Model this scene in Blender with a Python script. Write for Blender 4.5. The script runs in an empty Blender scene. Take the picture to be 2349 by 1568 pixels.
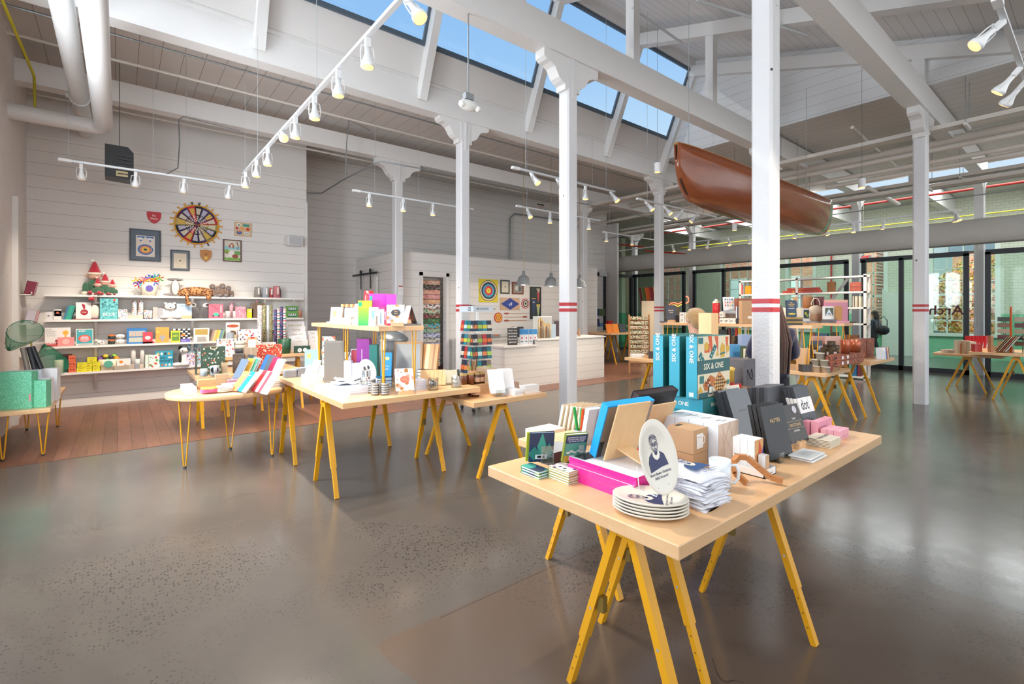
import bpy, math, random
from mathutils import Vector, Matrix, Euler
S = bpy.context.scene
COL = S.collection
R = random.Random(7)
PI = math.pi
# ---------------- camera, world, sun, added fills and daylight, exposure ----------------
F, YAW, YH, HC = 1111.5, .8899, 713., 1.6      # measured focal length, heading, horizon, eye height
cam = bpy.data.cameras.new('camera'); cam_o = bpy.data.objects.new('camera', cam); COL.objects.link(cam_o)
cam_o.location = (0, 0, HC); cam_o.rotation_euler = (PI/2, 0, YAW-PI/2)
cam.sensor_width = 36; cam.lens = 36*F/2349; cam.shift_y = -(784-YH)/2349; cam.clip_start = .05; cam.clip_end = 200
S.camera = cam_o
S.view_settings.view_transform = 'Standard'; S.view_settings.look = 'None'
S.view_settings.exposure = 0.0; S.view_settings.gamma = 1; S.view_settings.use_curve_mapping = False
S.cycles.use_denoising = True
S.cycles.max_bounces = 9; S.cycles.diffuse_bounces = 6; S.cycles.glossy_bounces = 3; S.cycles.transmission_bounces = 4
S.cycles.transparent_max_bounces = 10; S.cycles.caustics_reflective = False; S.cycles.caustics_refractive = False
S.cycles.sample_clamp_indirect = 6
W = bpy.data.worlds.new('sky'); S.world = W; W.use_nodes = True
wn = W.node_tree; wn.nodes.clear()
w_o = wn.nodes.new('ShaderNodeOutputWorld'); w_b = wn.nodes.new('ShaderNodeBackground')
w_t = wn.nodes.new('ShaderNodeTexCoord'); w_s = wn.nodes.new('ShaderNodeSeparateXYZ'); w_r = wn.nodes.new('ShaderNodeValToRGB')
wn.links.new(w_t.outputs['Generated'], w_s.inputs[0]); wn.links.new(w_s.outputs['Z'], w_r.inputs[0])
wn.links.new(w_r.outputs[0], w_b.inputs[0]); wn.links.new(w_b.outputs[0], w_o.inputs[0])
cr = w_r.color_ramp; cr.elements[0].position = 0; cr.elements[0].color = (.80, .82, .84, 1)
cr.elements[1].position = .62; cr.elements[1].color = (.22, .48, .88, 1)
for p, c in ((.08, (.74, .84, .95, 1)), (.30, (.56, .78, .98, 1)), (.45, (.34, .60, .94, 1))):
    e = cr.elements.new(p); e.color = c
w_b.inputs[1].default_value = 1.0
sun = bpy.data.lights.new('sun', 'SUN'); sun.energy = 1.0; sun.angle = .01; sun.color = (1, .95, .86)
sun_o = bpy.data.objects.new('sun', sun); COL.objects.link(sun_o); sun_o.rotation_euler = (.0, math.radians(48), math.radians(115))
def area_light(name, loc, rot, sx, sy, e, col=(.93, .97, 1)):  # rectangular area light, used for real openings and for added fills
    l = bpy.data.lights.new(name, 'AREA'); l.shape = 'RECTANGLE'; l.size = sx; l.size_y = sy; l.energy = e; l.color = col
    o = bpy.data.objects.new(name, l); COL.objects.link(o); o.location = loc; o.rotation_euler = rot; return o
area_light('fill_behind_camera', (8, -9.0, 2.7), (PI/2, 0, 0), 24, 5.0, 800, (.93, .965, 1))  # added fill panel behind the camera; no windows are built there
area_light('fill_left_side', (-1.0, 2.0, 2.4), (PI/2, 0, -PI/2), 4.5, 2.8, 170, (.80, .90, 1))  # added fill in front of solid brick; the wall has no opening here
area_light('fill_rear_overhead', (4, -2.6, 5.3), (0, 0, 0), 11, 2.6, 150, (.95, .98, 1))  # added overhead fill below the closed board ceiling behind the camera
area_light('daylight_left_window', (-1.50, 5.75, 2.3), (PI/2, 0, -PI/2), 1.5, 2.7, 280, (.85, .93, 1))
area_light('daylight_skylight_left', (.0, 6.55, 6.5), (math.radians(-62), 0, 0), 2.6, 1.4, 170, (.82, .91, 1))
area_light('fill_outside_facade', (24.2, 5, 7.5), (0, math.radians(-50), 0), 3, 16, 2600, (1, .98, .95))  # added lamp above the window view, brightens the brick building outside
area_light('daylight_corridor_skylight', (18.5, 4.8, 5.44), (0, 0, 0), 2.4, 13, 650, (.95, 1, .98))
# ---------------- materials ----------------
MC = {}
def lin(h):
    return [((int(h[i:i+2], 16)/255+.055)/1.055)**2.4 if int(h[i:i+2], 16) > 10 else int(h[i:i+2], 16)/3294 for i in (0, 2, 4)]+[1]
def newmat(n):
    m = bpy.data.materials.new(n); m.use_nodes = True; MC[n] = m
    nt = m.node_tree; return m, nt, nt.nodes['Principled BSDF']
def N(nt, t, **k):
    n = nt.nodes.new('ShaderNode'+t)
    for a, v in k.items():
        if a.startswith('i_'): n.inputs[int(a[2:])].default_value = v
        else: setattr(n, a, v)
    return n
def mt(s):
    """'rrggbb/rough/metal/emission' or the name of a registered material"""
    if s in MC: return MC[s]
    p = s.split('/'); m, nt, b = newmat(s); b.inputs['Base Color'].default_value = lin(p[0])
    b.inputs['Roughness'].default_value = float(p[1]) if len(p) > 1 and p[1] else .55
    if len(p) > 2 and p[2]: b.inputs['Metallic'].default_value = float(p[2])
    if len(p) > 3:
        b.inputs['Emission Color'].default_value = lin(p[0]); b.inputs['Emission Strength'].default_value = float(p[3])
    return m
def mth(nt, op, a, b=None, c=None):
    n = nt.nodes.new('ShaderNodeMath'); n.operation = op
    for i, v in enumerate((a, b, c)):
        if v is None: continue
        if isinstance(v, (int, float)): n.inputs[i].default_value = v
        else: nt.links.new(v, n.inputs[i])
    return n.outputs[0]
def pos(nt):
    g = N(nt, 'NewGeometry'); s = N(nt, 'SeparateXYZ'); nt.links.new(g.outputs['Position'], s.inputs[0]); return g.outputs['Position'], s.outputs
def noise(nt, vec, sc, det=3, rough=.5, dist=0):
    n = N(nt, 'TexNoise'); n.inputs['Scale'].default_value = sc; n.inputs['Detail'].default_value = det
    n.inputs['Roughness'].default_value = rough; n.inputs['Distortion'].default_value = dist
    if vec is not None: nt.links.new(vec, n.inputs['Vector'])
    return n.outputs['Fac']
def ramp(nt, f, stops, const=False):
    r = N(nt, 'ValToRGB'); nt.links.new(f, r.inputs[0]); c = r.color_ramp
    if const: c.interpolation = 'CONSTANT'
    while len(c.elements) < len(stops): c.elements.new(.5)
    for e, (p, col) in zip(c.elements, stops): e.position = p; e.color = lin(col) if isinstance(col, str) else (col, col, col, 1)
    return r.outputs[0]
def mix(nt, f, a, b, mode='MIX'):
    n = N(nt, 'Mix', data_type='RGBA', blend_type=mode)
    if isinstance(f, (int, float)): n.inputs[0].default_value = f
    else: nt.links.new(f, n.inputs[0])
    for v, k in ((a, 6), (b, 7)):
        if isinstance(v, str): n.inputs[k].default_value = lin(v)
        else: nt.links.new(v, n.inputs[k])
    return n.outputs[2]
def bump(nt, b, h, st=.3, d=.01):
    n = N(nt, 'Bump'); n.inputs['Strength'].default_value = st; n.inputs['Distance'].default_value = d
    nt.links.new(h, n.inputs['Height']); nt.links.new(n.outputs[0], b.inputs['Normal'])
def boards(name, axis, width, col, groove='6b6663', gw=.035, rough=.55, off=0, seam=0):
    m, nt, b = newmat(name); p, xyz = pos(nt)
    f = mth(nt, 'FRACT', mth(nt, 'DIVIDE', mth(nt, 'ADD', xyz[axis], 50+off), width))
    g = mth(nt, 'LESS_THAN', f, gw/width*.2)
    n = noise(nt, p, 1.3); base = mix(nt, n, col, col); 
    c = mix(nt, mth(nt, 'MULTIPLY', n, .10), col, 'a8a29c'); c = mix(nt, g, c, groove)
    nt.links.new(c, b.inputs['Base Color']); b.inputs['Roughness'].default_value = rough
    f2 = mth(nt, 'LESS_THAN', f, gw/width*.3)
    h = mth(nt, 'ADD', mth(nt, 'MULTIPLY', f2, -1), mth(nt, 'MULTIPLY', noise(nt, p, 30), .12)); bump(nt, b, h, .5, .01); return m
def paint(name, col, rough=.55, bs=18, st=.25, spots=None, dirt='b0aaa3', amt=.12):
    m, nt, b = newmat(name); p, xyz = pos(nt)
    c = mix(nt, mth(nt, 'MULTIPLY', noise(nt, p, 2.2, 5), amt), col, dirt)
    if spots:
        v = N(nt, 'TexVoronoi'); v.inputs['Scale'].default_value = spots; nt.links.new(p, v.inputs['Vector'])
        s = mth(nt, 'LESS_THAN', v.outputs['Distance'], .07); s = mth(nt, 'MULTIPLY', s, mth(nt, 'GREATER_THAN', noise(nt, p, 3), .56)); c = mix(nt, s, c, '4c4440')
    nt.links.new(c, b.inputs['Base Color']); b.inputs['Roughness'].default_value = rough
    bump(nt, b, noise(nt, p, bs, 4), st, .01); return m
def speck(name, base, cols, scale=60, thr=.3, rough=.6, rnd=1):
    """a printed pattern: cells of the given colours scattered on a base"""
    m, nt, b = newmat(name); tc = N(nt, 'TexCoord')
    v = N(nt, 'TexVoronoi'); v.inputs['Scale'].default_value = scale; v.inputs['Randomness'].default_value = rnd; nt.links.new(tc.outputs['Object'], v.inputs['Vector'])
    s = N(nt, 'SeparateColor'); nt.links.new(v.outputs['Color'], s.inputs[0])
    k = len(cols); c = ramp(nt, s.outputs[0], [(i/k, x) for i, x in enumerate(cols)], True) if k > 1 else None
    f = mth(nt, 'LESS_THAN', v.outputs['Distance'], thr)
    nt.links.new(mix(nt, f, base, c if c else cols[0]), b.inputs['Base Color']); b.inputs['Roughness'].default_value = rough; return m
def stripes(name, axis, w, cols, rough=.6, tilt=0):
    m, nt, b = newmat(name); tc = N(nt, 'TexCoord'); s = N(nt, 'SeparateXYZ'); nt.links.new(tc.outputs['Object'], s.inputs[0])
    v = s.outputs[axis]
    if tilt: v = mth(nt, 'ADD', v, mth(nt, 'MULTIPLY', s.outputs[2], tilt))
    f = mth(nt, 'FRACT', mth(nt, 'DIVIDE', mth(nt, 'ADD', v, 5), w)); k = len(cols)
    nt.links.new(ramp(nt, f, [(i/k, x) for i, x in enumerate(cols)], True), b.inputs['Base Color']); b.inputs['Roughness'].default_value = rough; return m
def grad(name, z0, z1, cols, rough=.35):
    m, nt, b = newmat(name); tc = N(nt, 'TexCoord'); s = N(nt, 'SeparateXYZ'); nt.links.new(tc.outputs['Object'], s.inputs[0])
    f = mth(nt, 'DIVIDE', mth(nt, 'SUBTRACT', s.outputs[2], z0), z1-z0); k = len(cols)-1
    nt.links.new(ramp(nt, f, [(i/k, x) for i, x in enumerate(cols)]), b.inputs['Base Color']); b.inputs['Roughness'].default_value = rough; return m
def glass(name, tint='ffffff', refl=.12, alpha=.9):
    m, nt, b = newmat(name); nt.nodes.remove(b); o = nt.nodes['Material Output']
    t = N(nt, 'BsdfTransparent'); t.inputs[0].default_value = lin(tint); g = N(nt, 'BsdfGlossy'); g.inputs['Roughness'].default_value = .03
    fr = N(nt, 'LayerWeight'); fr.inputs[0].default_value = .35
    f = mth(nt, 'ADD', mth(nt, 'MULTIPLY', fr.outputs['Facing'], refl*2), refl*.4); mx = N(nt, 'MixShader'); nt.links.new(f, mx.inputs[0])
    nt.links.new(t.outputs[0], mx.inputs[1]); nt.links.new(g.outputs[0], mx.inputs[2]); nt.links.new(mx.outputs[0], o.inputs[0]); return m
def woodm(name, c1, c2, axis=0, sc=1, rough=.4, seam=0):
    m, nt, b = newmat(name); tc = N(nt, 'TexCoord'); mp = N(nt, 'Mapping'); nt.links.new(tc.outputs['Object'], mp.inputs[0])
    k = [9*sc]*3; k[axis] = .9*sc; mp.inputs['Scale'].default_value = k
    n = noise(nt, mp.outputs[0], 2.2, 6, .6, .8); c = mix(nt, n, c1, c2)
    nt.links.new(c, b.inputs['Base Color']); b.inputs['Roughness'].default_value = rough; bump(nt, b, n, .08, .003); return m
def fuzzy(name, c1, c2, sc=60):
    m, nt, b = newmat(name); tc = N(nt, 'TexCoord'); n = noise(nt, tc.outputs['Object'], sc, 4, .7)
    nt.links.new(mix(nt, n, c1, c2), b.inputs['Base Color']); b.inputs['Roughness'].default_value = .95; bump(nt, b, n, .9, .01)
    b.inputs['Sheen Weight'].default_value = .4; return m
# ---------------- mesh building ----------------
FONTC = {}
def fontmesh(s):
    if s not in FONTC:
        c = bpy.data.curves.new('t', 'FONT'); c.body = s; c.align_x = 'CENTER'; c.align_y = 'CENTER'; c.resolution_u = 2; c.offset = .012
        o = bpy.data.objects.new('t', c); COL.objects.link(o); dg = bpy.context.evaluated_depsgraph_get(); dg.update()
        me = o.evaluated_get(dg).to_mesh(); FONTC[s] = ([v.co.copy() for v in me.vertices], [tuple(p.vertices) for p in me.polygons])
        o.evaluated_get(dg).to_mesh_clear(); bpy.data.objects.remove(o); bpy.data.curves.remove(c)
    return FONTC[s]
class MB:
    def __init__(s, X=None): s.v = []; s.f = []; s.m = []; s.sm = []; s.mats = []; s.X = X
    def mi(s, m):
        if m not in s.mats: s.mats.append(m)
        return s.mats.index(m)
    def add(s, vs, fs, m, sm=False, X=None):
        b = len(s.v); X = X or s.X
        s.v += [tuple(X @ Vector(v)) for v in vs] if X else [tuple(v) for v in vs]
        k = s.mi(m)
        for f in fs: s.f.append(tuple(i+b for i in f)); s.m.append(k); s.sm.append(sm)
        return s
    def box(s, x0, y0, z0, x1, y1, z1, m, X=None, top=None, front=None):
        vs = [(x, y, z) for z in (z0, z1) for y in (y0, y1) for x in (x0, x1)]
        fs = [(0, 2, 3, 1), (4, 5, 7, 6), (0, 1, 5, 4), (2, 6, 7, 3), (0, 4, 6, 2), (1, 3, 7, 5)]
        s.add(vs, fs, m, False, X)
        if top: s.m[-5] = s.mi(top)
        if front: s.m[-4] = s.mi(front)
        return s
    def cb(s, cx, cy, z0, w, d, h, m, X=None, **k): return s.box(cx-w/2, cy-d/2, z0, cx+w/2, cy+d/2, z0+h, m, X, **k)
    def beam(s, p, q, w, h, m, up=(0, 0, 1)):
        p, q = Vector(p), Vector(q); d = (q-p).normalized(); a = d.cross(Vector(up))
        if a.length < 1e-4: a = Vector((1, 0, 0))
        a.normalize(); b = a.cross(d)
        vs = [o+a*x*w/2+b*y*h/2 for o in (p, q) for x, y in ((-1, -1), (1, -1), (1, 1), (-1, 1))]
        return s.add(vs, [(0, 1, 2, 3), (7, 6, 5, 4), (0, 4, 5, 1), (1, 5, 6, 2), (2, 6, 7, 3), (3, 7, 4, 0)], m)
    def cyl(s, p, q, r, m, r2=None, n=12, sm=True, caps=True):
        p, q = Vector(p), Vector(q); d = (q-p).normalized(); a = d.orthogonal().normalized(); b = d.cross(a); r2 = r if r2 is None else r2
        ring = lambda o, r: [o+(a*math.cos(2*PI*i/n)+b*math.sin(2*PI*i/n))*r for i in range(n)]
        s.add(ring(p, r)+ring(q, r2), [(i, (i+1) % n, n+(i+1) % n, n+i) for i in range(n)], m, sm)
        if caps:
            if r > 0: s.add(ring(p, r), [tuple(range(n))[::-1]], m)
            if r2 > 0: s.add(ring(q, r2), [tuple(range(n))], m)
        return s
    def lathe(s, prof, m, n=24, c=(0, 0, 0), sx=1, sy=1, X=None):
        vs = []; k = len(prof)
        for r, z in prof:
            vs += [(c[0]+r*sx*math.cos(2*PI*i/n), c[1]+r*sy*math.sin(2*PI*i/n), c[2]+z) for i in range(n)]
        fs = [(j*n+i, j*n+(i+1) % n, (j+1)*n+(i+1) % n, (j+1)*n+i) for j in range(k-1) for i in range(n)]
        s.add(vs, fs, m, True, X)
        if prof[0][0] > 1e-5: s.add(vs[:n], [tuple(range(n))[::-1]], m, False, X)
        if prof[-1][0] > 1e-5: s.add(vs[-n:], [tuple(range(n))], m, False, X)
        return s
    def ell(s, c, rx, ry, rz, m, n=14, X=None, rot=None):
        k = n//2+1; prof = [(math.sin(PI*j/k), -math.cos(PI*j/k)) for j in range(k+1)]; vs = []
        M = rot.to_matrix() if rot else None
        for r, z in prof:
            for i in range(n):
                v = Vector((rx*r*math.cos(2*PI*i/n), ry*r*math.sin(2*PI*i/n), rz*z))
                if M: v = M @ v
                vs.append(v+Vector(c))
        return s.add(vs, [(j*n+i, j*n+(i+1) % n, (j+1)*n+(i+1) % n, (j+1)*n+i) for j in range(k) for i in range(n)], m, True, X)
    def tube(s, pts, r, m, n=8):
        pts = [Vector(p) for p in pts]; vs = []; a = None
        for i, p in enumerate(pts):
            d = (pts[min(i+1, len(pts)-1)]-pts[max(i-1, 0)]).normalized()
            if a is None: a = d.orthogonal().normalized()
            a = (a-d*a.dot(d)).normalized(); b = d.cross(a); rr = r[i] if isinstance(r, (list, tuple)) else r
            vs += [p+(a*math.cos(2*PI*j/n)+b*math.sin(2*PI*j/n))*rr for j in range(n)]
        k = len(pts)
        s.add(vs, [(i*n+j, i*n+(j+1) % n, (i+1)*n+(j+1) % n, (i+1)*n+j) for i in range(k-1) for j in range(n)], m, True)
        s.add(vs[:n], [tuple(range(n))[::-1]], m); s.add(vs[-n:], [tuple(range(n))], m); return s
    def prism(s, poly, o, u, v, w, m, sm=False):
        """extrude the 2D polygon poly (in axes u, v from o) along vector w"""
        o, u, v, w = map(Vector, (o, u, v, w)); a = [o+u*x+v*y for x, y in poly]; n = len(a)
        s.add(a+[p+w for p in a], [tuple(range(n))[::-1], tuple(range(n, 2*n))], m)
        return s.add(a+[p+w for p in a], [(i, (i+1) % n, n+(i+1) % n, n+i) for i in range(n)], m, sm)
    def disc(s, c, r, m, u=(1, 0, 0), v=(0, 0, 1), n=20, r2=None, a0=0, a1=2*PI):
        c, u, v = Vector(c), Vector(u), Vector(v); r2 = r if r2 is None else r2
        k = n+1 if a1-a0 < 6.28 else n; vs = [c+u*r*math.cos(a0+(a1-a0)*i/n)+v*r2*math.sin(a0+(a1-a0)*i/n) for i in range(k)]
        return s.add(vs, [tuple(range(k))], m)
    def text(s, st, size, m, o, u=(1, 0, 0), v=(0, 0, 1), sx=1):
        o, u, v = Vector(o), Vector(u), Vector(v); vs, fs = fontmesh(st)
        return s.add([o+u*p.x*size*sx+v*p.y*size for p in vs], fs, m)
    def build(s, name, parent=None, loc=None, rz=0, bev=0, sub=0, solid=0, **tags):
        vs = s.v; o_ = None
        if parent is None and loc is None and vs:
            xs, ys, zs = zip(*vs); o_ = ((min(xs)+max(xs))/2, (min(ys)+max(ys))/2, min(zs)); vs = [(x-o_[0], y-o_[1], z-o_[2]) for x, y, z in vs]
        me = bpy.data.meshes.new(name); me.from_pydata(vs, [], s.f)
        for m in s.mats: me.materials.append(mt(m))
        me.polygons.foreach_set('material_index', s.m); me.polygons.foreach_set('use_smooth', s.sm); me.update()
        o = bpy.data.objects.new(name, me); COL.objects.link(o); o.parent = parent
        if o_: o.location = o_
        elif loc is not None: o.location = loc
        o.rotation_euler = (0, 0, rz)
        if solid: q = o.modifiers.new('s', 'SOLIDIFY'); q.thickness = solid
        if bev: q = o.modifiers.new('b', 'BEVEL'); q.width = bev; q.segments = 2; q.limit_method = 'ANGLE'
        if sub: q = o.modifiers.new('u', 'SUBSURF'); q.levels = q.render_levels = sub
        for k, v in tags.items():
            if v: o[{'cat': 'category'}.get(k, k)] = v
        return o
def thing(name, label, cat, loc=(0, 0, 0), rz=0, group=None, rot=None):
    o = bpy.data.objects.new(name, None); COL.objects.link(o); o.location = loc; o.rotation_euler = rot or (0, 0, rz)
    o.empty_display_size = .1; o['label'] = label; o['category'] = cat
    if group: o['group'] = group
    return o
def dup(root, loc, rz=None, label=None, group=None, rot=None):
    r = root.copy(); COL.objects.link(r); r.location = loc
    if rz is not None: r.rotation_euler = (0, 0, rz)
    if rot is not None: r.rotation_euler = rot
    if label: r['label'] = label
    if group: r['group'] = group
    for ch in list(root.children):
        c = ch.copy(); COL.objects.link(c); c.parent = r
        for g in ch.children:
            d = g.copy(); COL.objects.link(d); d.parent = c
    return r
def struct(mb, name, **k): return mb.build(name, kind='structure', **k)
def ray(px, py):
    c, s = math.cos(YAW), math.sin(YAW); r = (px-1174.5)/F
    return (c+s*r, s-c*r, (YH-py)/F)
def PZ(px, py, z=0.):
    d = ray(px, py); t = (z-HC)/d[2]; return Vector((d[0]*t, d[1]*t, z))
def PX(px, py, X):
    d = ray(px, py); t = X/d[0]; return Vector((X, d[1]*t, HC+d[2]*t))
def PY(px, py, Y):
    d = ray(px, py); t = Y/d[1]; return Vector((d[0]*t, Y, HC+d[2]*t))
def dep(p): return p[0]*math.cos(YAW)+p[1]*math.sin(YAW)
NTH = ['bottom one', 'second from the bottom', 'third from the bottom', 'fourth from the bottom', 'fifth from the bottom', 'sixth from the bottom', 'seventh from the bottom', 'eighth from the bottom', 'ninth from the bottom', 'tenth from the bottom', 'eleventh from the bottom', 'twelfth from the bottom']
def nth(i, n): return 'topmost' if i == n-1 else NTH[i]
LFT = ['leftmost', 'second from left', 'third from left', 'fourth from left', 'fifth from left', 'sixth from left', 'seventh from left', 'eighth from left', 'ninth from left', 'tenth from left', 'eleventh from left', 'twelfth from left', 'thirteenth from left', 'fourteenth from left']
def lft(i, n): return 'rightmost' if i == n-1 else LFT[i]
# ---------------- surfaces of the building ----------------
def m_concrete():
    m, nt, b = newmat('concrete'); p, xyz = pos(nt)
    big = noise(nt, p, .55, 4, .6, .6); med = noise(nt, p, 2.6, 5, .6, .4)
    c = mix(nt, ramp(nt, big, [(.35, 0), (.65, 1)]), '544f4b', '5f5850')
    c = mix(nt, mth(nt, 'MULTIPLY', med, .55), c, '433e3a')
    px = mth(nt, 'GREATER_THAN', mth(nt, 'ADD', xyz[0], mth(nt, 'MULTIPLY', noise(nt, p, 1.1), .5)), 1.25)
    px = mth(nt, 'MULTIPLY', px, mth(nt, 'LESS_THAN', xyz[0], 3.72)); px = mth(nt, 'MULTIPLY', px, mth(nt, 'LESS_THAN', xyz[1], 2.22))
    c = mix(nt, mth(nt, 'MULTIPLY', px, .55), c, '594739')
    v = N(nt, 'TexVoronoi'); v.inputs['Scale'].default_value = 55; nt.links.new(p, v.inputs['Vector'])
    s = mth(nt, 'LESS_THAN', v.outputs['Distance'], .33)
    s2 = N(nt, 'SeparateColor'); nt.links.new(v.outputs['Color'], s2.inputs[0]); s = mth(nt, 'MULTIPLY', s, mth(nt, 'GREATER_THAN', s2.outputs[0], .45))
    msk = ramp(nt, noise(nt, p, .8, 3, .5, .3), [(.42, 0), (.56, 1)]); near = mth(nt, 'LESS_THAN', mth(nt, 'ADD', xyz[0], xyz[1]), 5.0)
    msk = mth(nt, 'MULTIPLY', msk, near); c = mix(nt, mth(nt, 'MULTIPLY', mth(nt, 'MULTIPLY', s, msk), .9), c, '2b2a2a')
    v2 = N(nt, 'TexVoronoi', feature='DISTANCE_TO_EDGE'); v2.inputs['Scale'].default_value = .36; v2.inputs['Randomness'].default_value = 1
    wv = N(nt, 'VectorMath', operation='ADD'); nt.links.new(p, wv.inputs[0]); nz = N(nt, 'TexNoise'); nz.inputs['Scale'].default_value = 3; nt.links.new(p, nz.inputs['Vector']); sc_ = N(nt, 'VectorMath', operation='SCALE'); sc_.inputs['Scale'].default_value = .35; nt.links.new(nz.outputs['Color'], sc_.inputs[0]); nt.links.new(sc_.outputs[0], wv.inputs[1]); nt.links.new(wv.outputs[0], v2.inputs['Vector'])
    crack = mth(nt, 'MULTIPLY', mth(nt, 'LESS_THAN', v2.outputs['Distance'], .001), mth(nt, 'GREATER_THAN', noise(nt, p, .6), .53))
    js = crack
    for ax, k, lo, hi in ((0, 3.7, -9, 2.2), (0, 6.8, -9, 7.1), (0, 8.35, -9, 7.1), (1, 2.2, 1.3, 3.7), (1, 4.67, 5, 16), (0, 12.5, -9, 7)):
        o = 1-ax; q = mth(nt, 'LESS_THAN', mth(nt, 'ABSOLUTE', mth(nt, 'SUBTRACT', xyz[ax], k)), .004)
        q = mth(nt, 'MULTIPLY', q, mth(nt, 'MULTIPLY', mth(nt, 'GREATER_THAN', xyz[o], lo), mth(nt, 'LESS_THAN', xyz[o], hi))); js = mth(nt, 'MAXIMUM', js, q)
    c = mix(nt, mth(nt, 'MULTIPLY', js, .7), c, '33302e')
    nt.links.new(c, b.inputs['Base Color'])
    nt.links.new(mth(nt, 'ADD', mth(nt, 'MULTIPLY', med, .16), .11), b.inputs['Roughness']); b.inputs['Specular IOR Level'].default_value = .8
    bump(nt, b, mth(nt, 'SUBTRACT', noise(nt, p, 9, 6), mth(nt, 'MULTIPLY', js, 2)), .05, .01)
def m_woodfloor():
    m, nt, b = newmat('plank_floor'); p, xyz = pos(nt); w = .135
    q = mth(nt, 'DIVIDE', mth(nt, 'ADD', xyz[0], 20), w); i = mth(nt, 'FLOOR', q); f = mth(nt, 'FRACT', q)
    cb = N(nt, 'CombineXYZ'); nt.links.new(i, cb.inputs[0]); wn_ = N(nt, 'TexWhiteNoise', noise_dimensions='3D')
    yo = mth(nt, 'ADD', mth(nt, 'DIVIDE', xyz[1], 1.7), mth(nt, 'MULTIPLY', mth(nt, 'FRACT', mth(nt, 'MULTIPLY', i, .618)), 1)); nt.links.new(mth(nt, 'FLOOR', yo), cb.inputs[1]); nt.links.new(cb.outputs[0], wn_.inputs[0])
    mp = N(nt, 'Mapping'); mp.inputs['Scale'].default_value = (12, 1.2, 1); nt.links.new(p, mp.inputs[0]); g = noise(nt, mp.outputs[0], 2, 6, .65, .5)
    c = mix(nt, wn_.outputs[0], '5d3a2a', '7d5340'); c = mix(nt, mth(nt, 'MULTIPLY', g, .5), c, '8d6450'); c = mix(nt, mth(nt, 'MULTIPLY', noise(nt, p, 1.2, 4), .35), c, '4a2f25')
    gap = mth(nt, 'MAXIMUM', mth(nt, 'LESS_THAN', f, .035), mth(nt, 'LESS_THAN', mth(nt, 'FRACT', yo), .004)); c = mix(nt, mth(nt, 'MULTIPLY', gap, .8), c, '241712')
    nt.links.new(c, b.inputs['Base Color']); nt.links.new(mth(nt, 'ADD', mth(nt, 'MULTIPLY', g, .2), .26), b.inputs['Roughness']); bump(nt, b, mth(nt, 'SUBTRACT', g, gap), .25, .004)
m_concrete(); m_woodfloor()
boards('shiplap', 2, .2, 'dcd8d4', '8f8a86', .022, .5)
boards('shiplap_panel', 2, .2, 'e0dbd6', '8f8a86', .022, .5, .07)
boards('shiplap_counter', 2, .155, 'dad5cf', '8f8a86', .02, .5, .03)
boards('ceiling_boards', 0, .27, 'cfcbc7', '5e5450', .028, .6)
boards('roof_boards', 1, .16, 'dedcda', '6f6b69', .022, .55)
boards('endwall_boards', 2, .19, 'd8d8d8', '807a78', .02, .55)
boards('far_boards', 0, .15, 'd2d3cc', '8d8a84', .02, .6)
paint('timber', 'dcdad8', .5, 30, .3); paint('column_paint', 'dad9da', .55, 45, .55, 4.5)
paint('drywall', 'd4d1ce', .7, 60, .05); paint('white_brick_rough', 'dcdad7', .75, 9, 1.0, 3, 'b4876b', .3)
paint('duct', 'c4c3bf', .75, 40, .3); paint('pipe_white', 'd6d5d4', .45, 25, .1); paint('pipe_beige', 'cfc8bf', .5, 25, .1)
paint('stripe_red', 'b5202c', .5, 45, .4)
def brickm(name, c1, c2, mor, sc, rough=.7, two=None, st=.5, axis=1):
    m, nt, b = newmat(name); p, xyz = pos(nt); cb = N(nt, 'CombineXYZ'); nt.links.new(xyz[axis], cb.inputs[0]); nt.links.new(xyz[2], cb.inputs[1])
    t = N(nt, 'TexBrick'); nt.links.new(cb.outputs[0], t.inputs['Vector']); t.inputs['Scale'].default_value = sc
    t.inputs['Color1'].default_value = lin(c1); t.inputs['Color2'].default_value = lin(c2); t.inputs['Mortar'].default_value = lin(mor); t.inputs['Mortar Size'].default_value = .018
    c = t.outputs['Color']
    if two: c = mix(nt, mth(nt, 'LESS_THAN', xyz[2], 1.5), c, mix(nt, .85, c, two))
    nt.links.new(c, b.inputs['Base Color']); b.inputs['Roughness'].default_value = rough
    bump(nt, b, mth(nt, 'SUBTRACT', noise(nt, p, 12, 3), mth(nt, 'MULTIPLY', t.outputs['Fac'], .8)), st, .02)
brickm('green_brick', 'd3d8c4', 'cdd3bf', 'b9bfae', 2.6, .6, '5fb98c')
brickm('red_brick', 'a8644f', 'bf7f66', 'c9b7a8', 3, .8)
glass('pane', 'e9f3ee', .06); glass('sky_pane', 'ffffff', .02); glass('acrylic', 'f6f9fa', .22)
paint('steel', '9aa0a3', .4, 60, .1); mt('steel').node_tree.nodes['Principled BSDF'].inputs['Metallic'].default_value = .7
BLK = '262a2f/.45'
RY = [2.06, 4.67, 7.29, 9.90, 12.52]; CX = [4.77, 10.76, 16.75]; BZ = 5.0; CZ = 5.46
# floors
struct(MB().box(-1.4, -6, -.15, 22, 7.1, 0, 'concrete').box(11.8, 7.1, -.15, 22, 24, -.001, 'concrete'), 'floor')
struct(MB().box(-1.4, 7.1, -.15, 16.4, 12.8, .004, 'plank_floor'), 'floor')
struct(MB().box(22, -10, -.3, 60, 30, -.25, '7c7468/.9'), 'floor')
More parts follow.
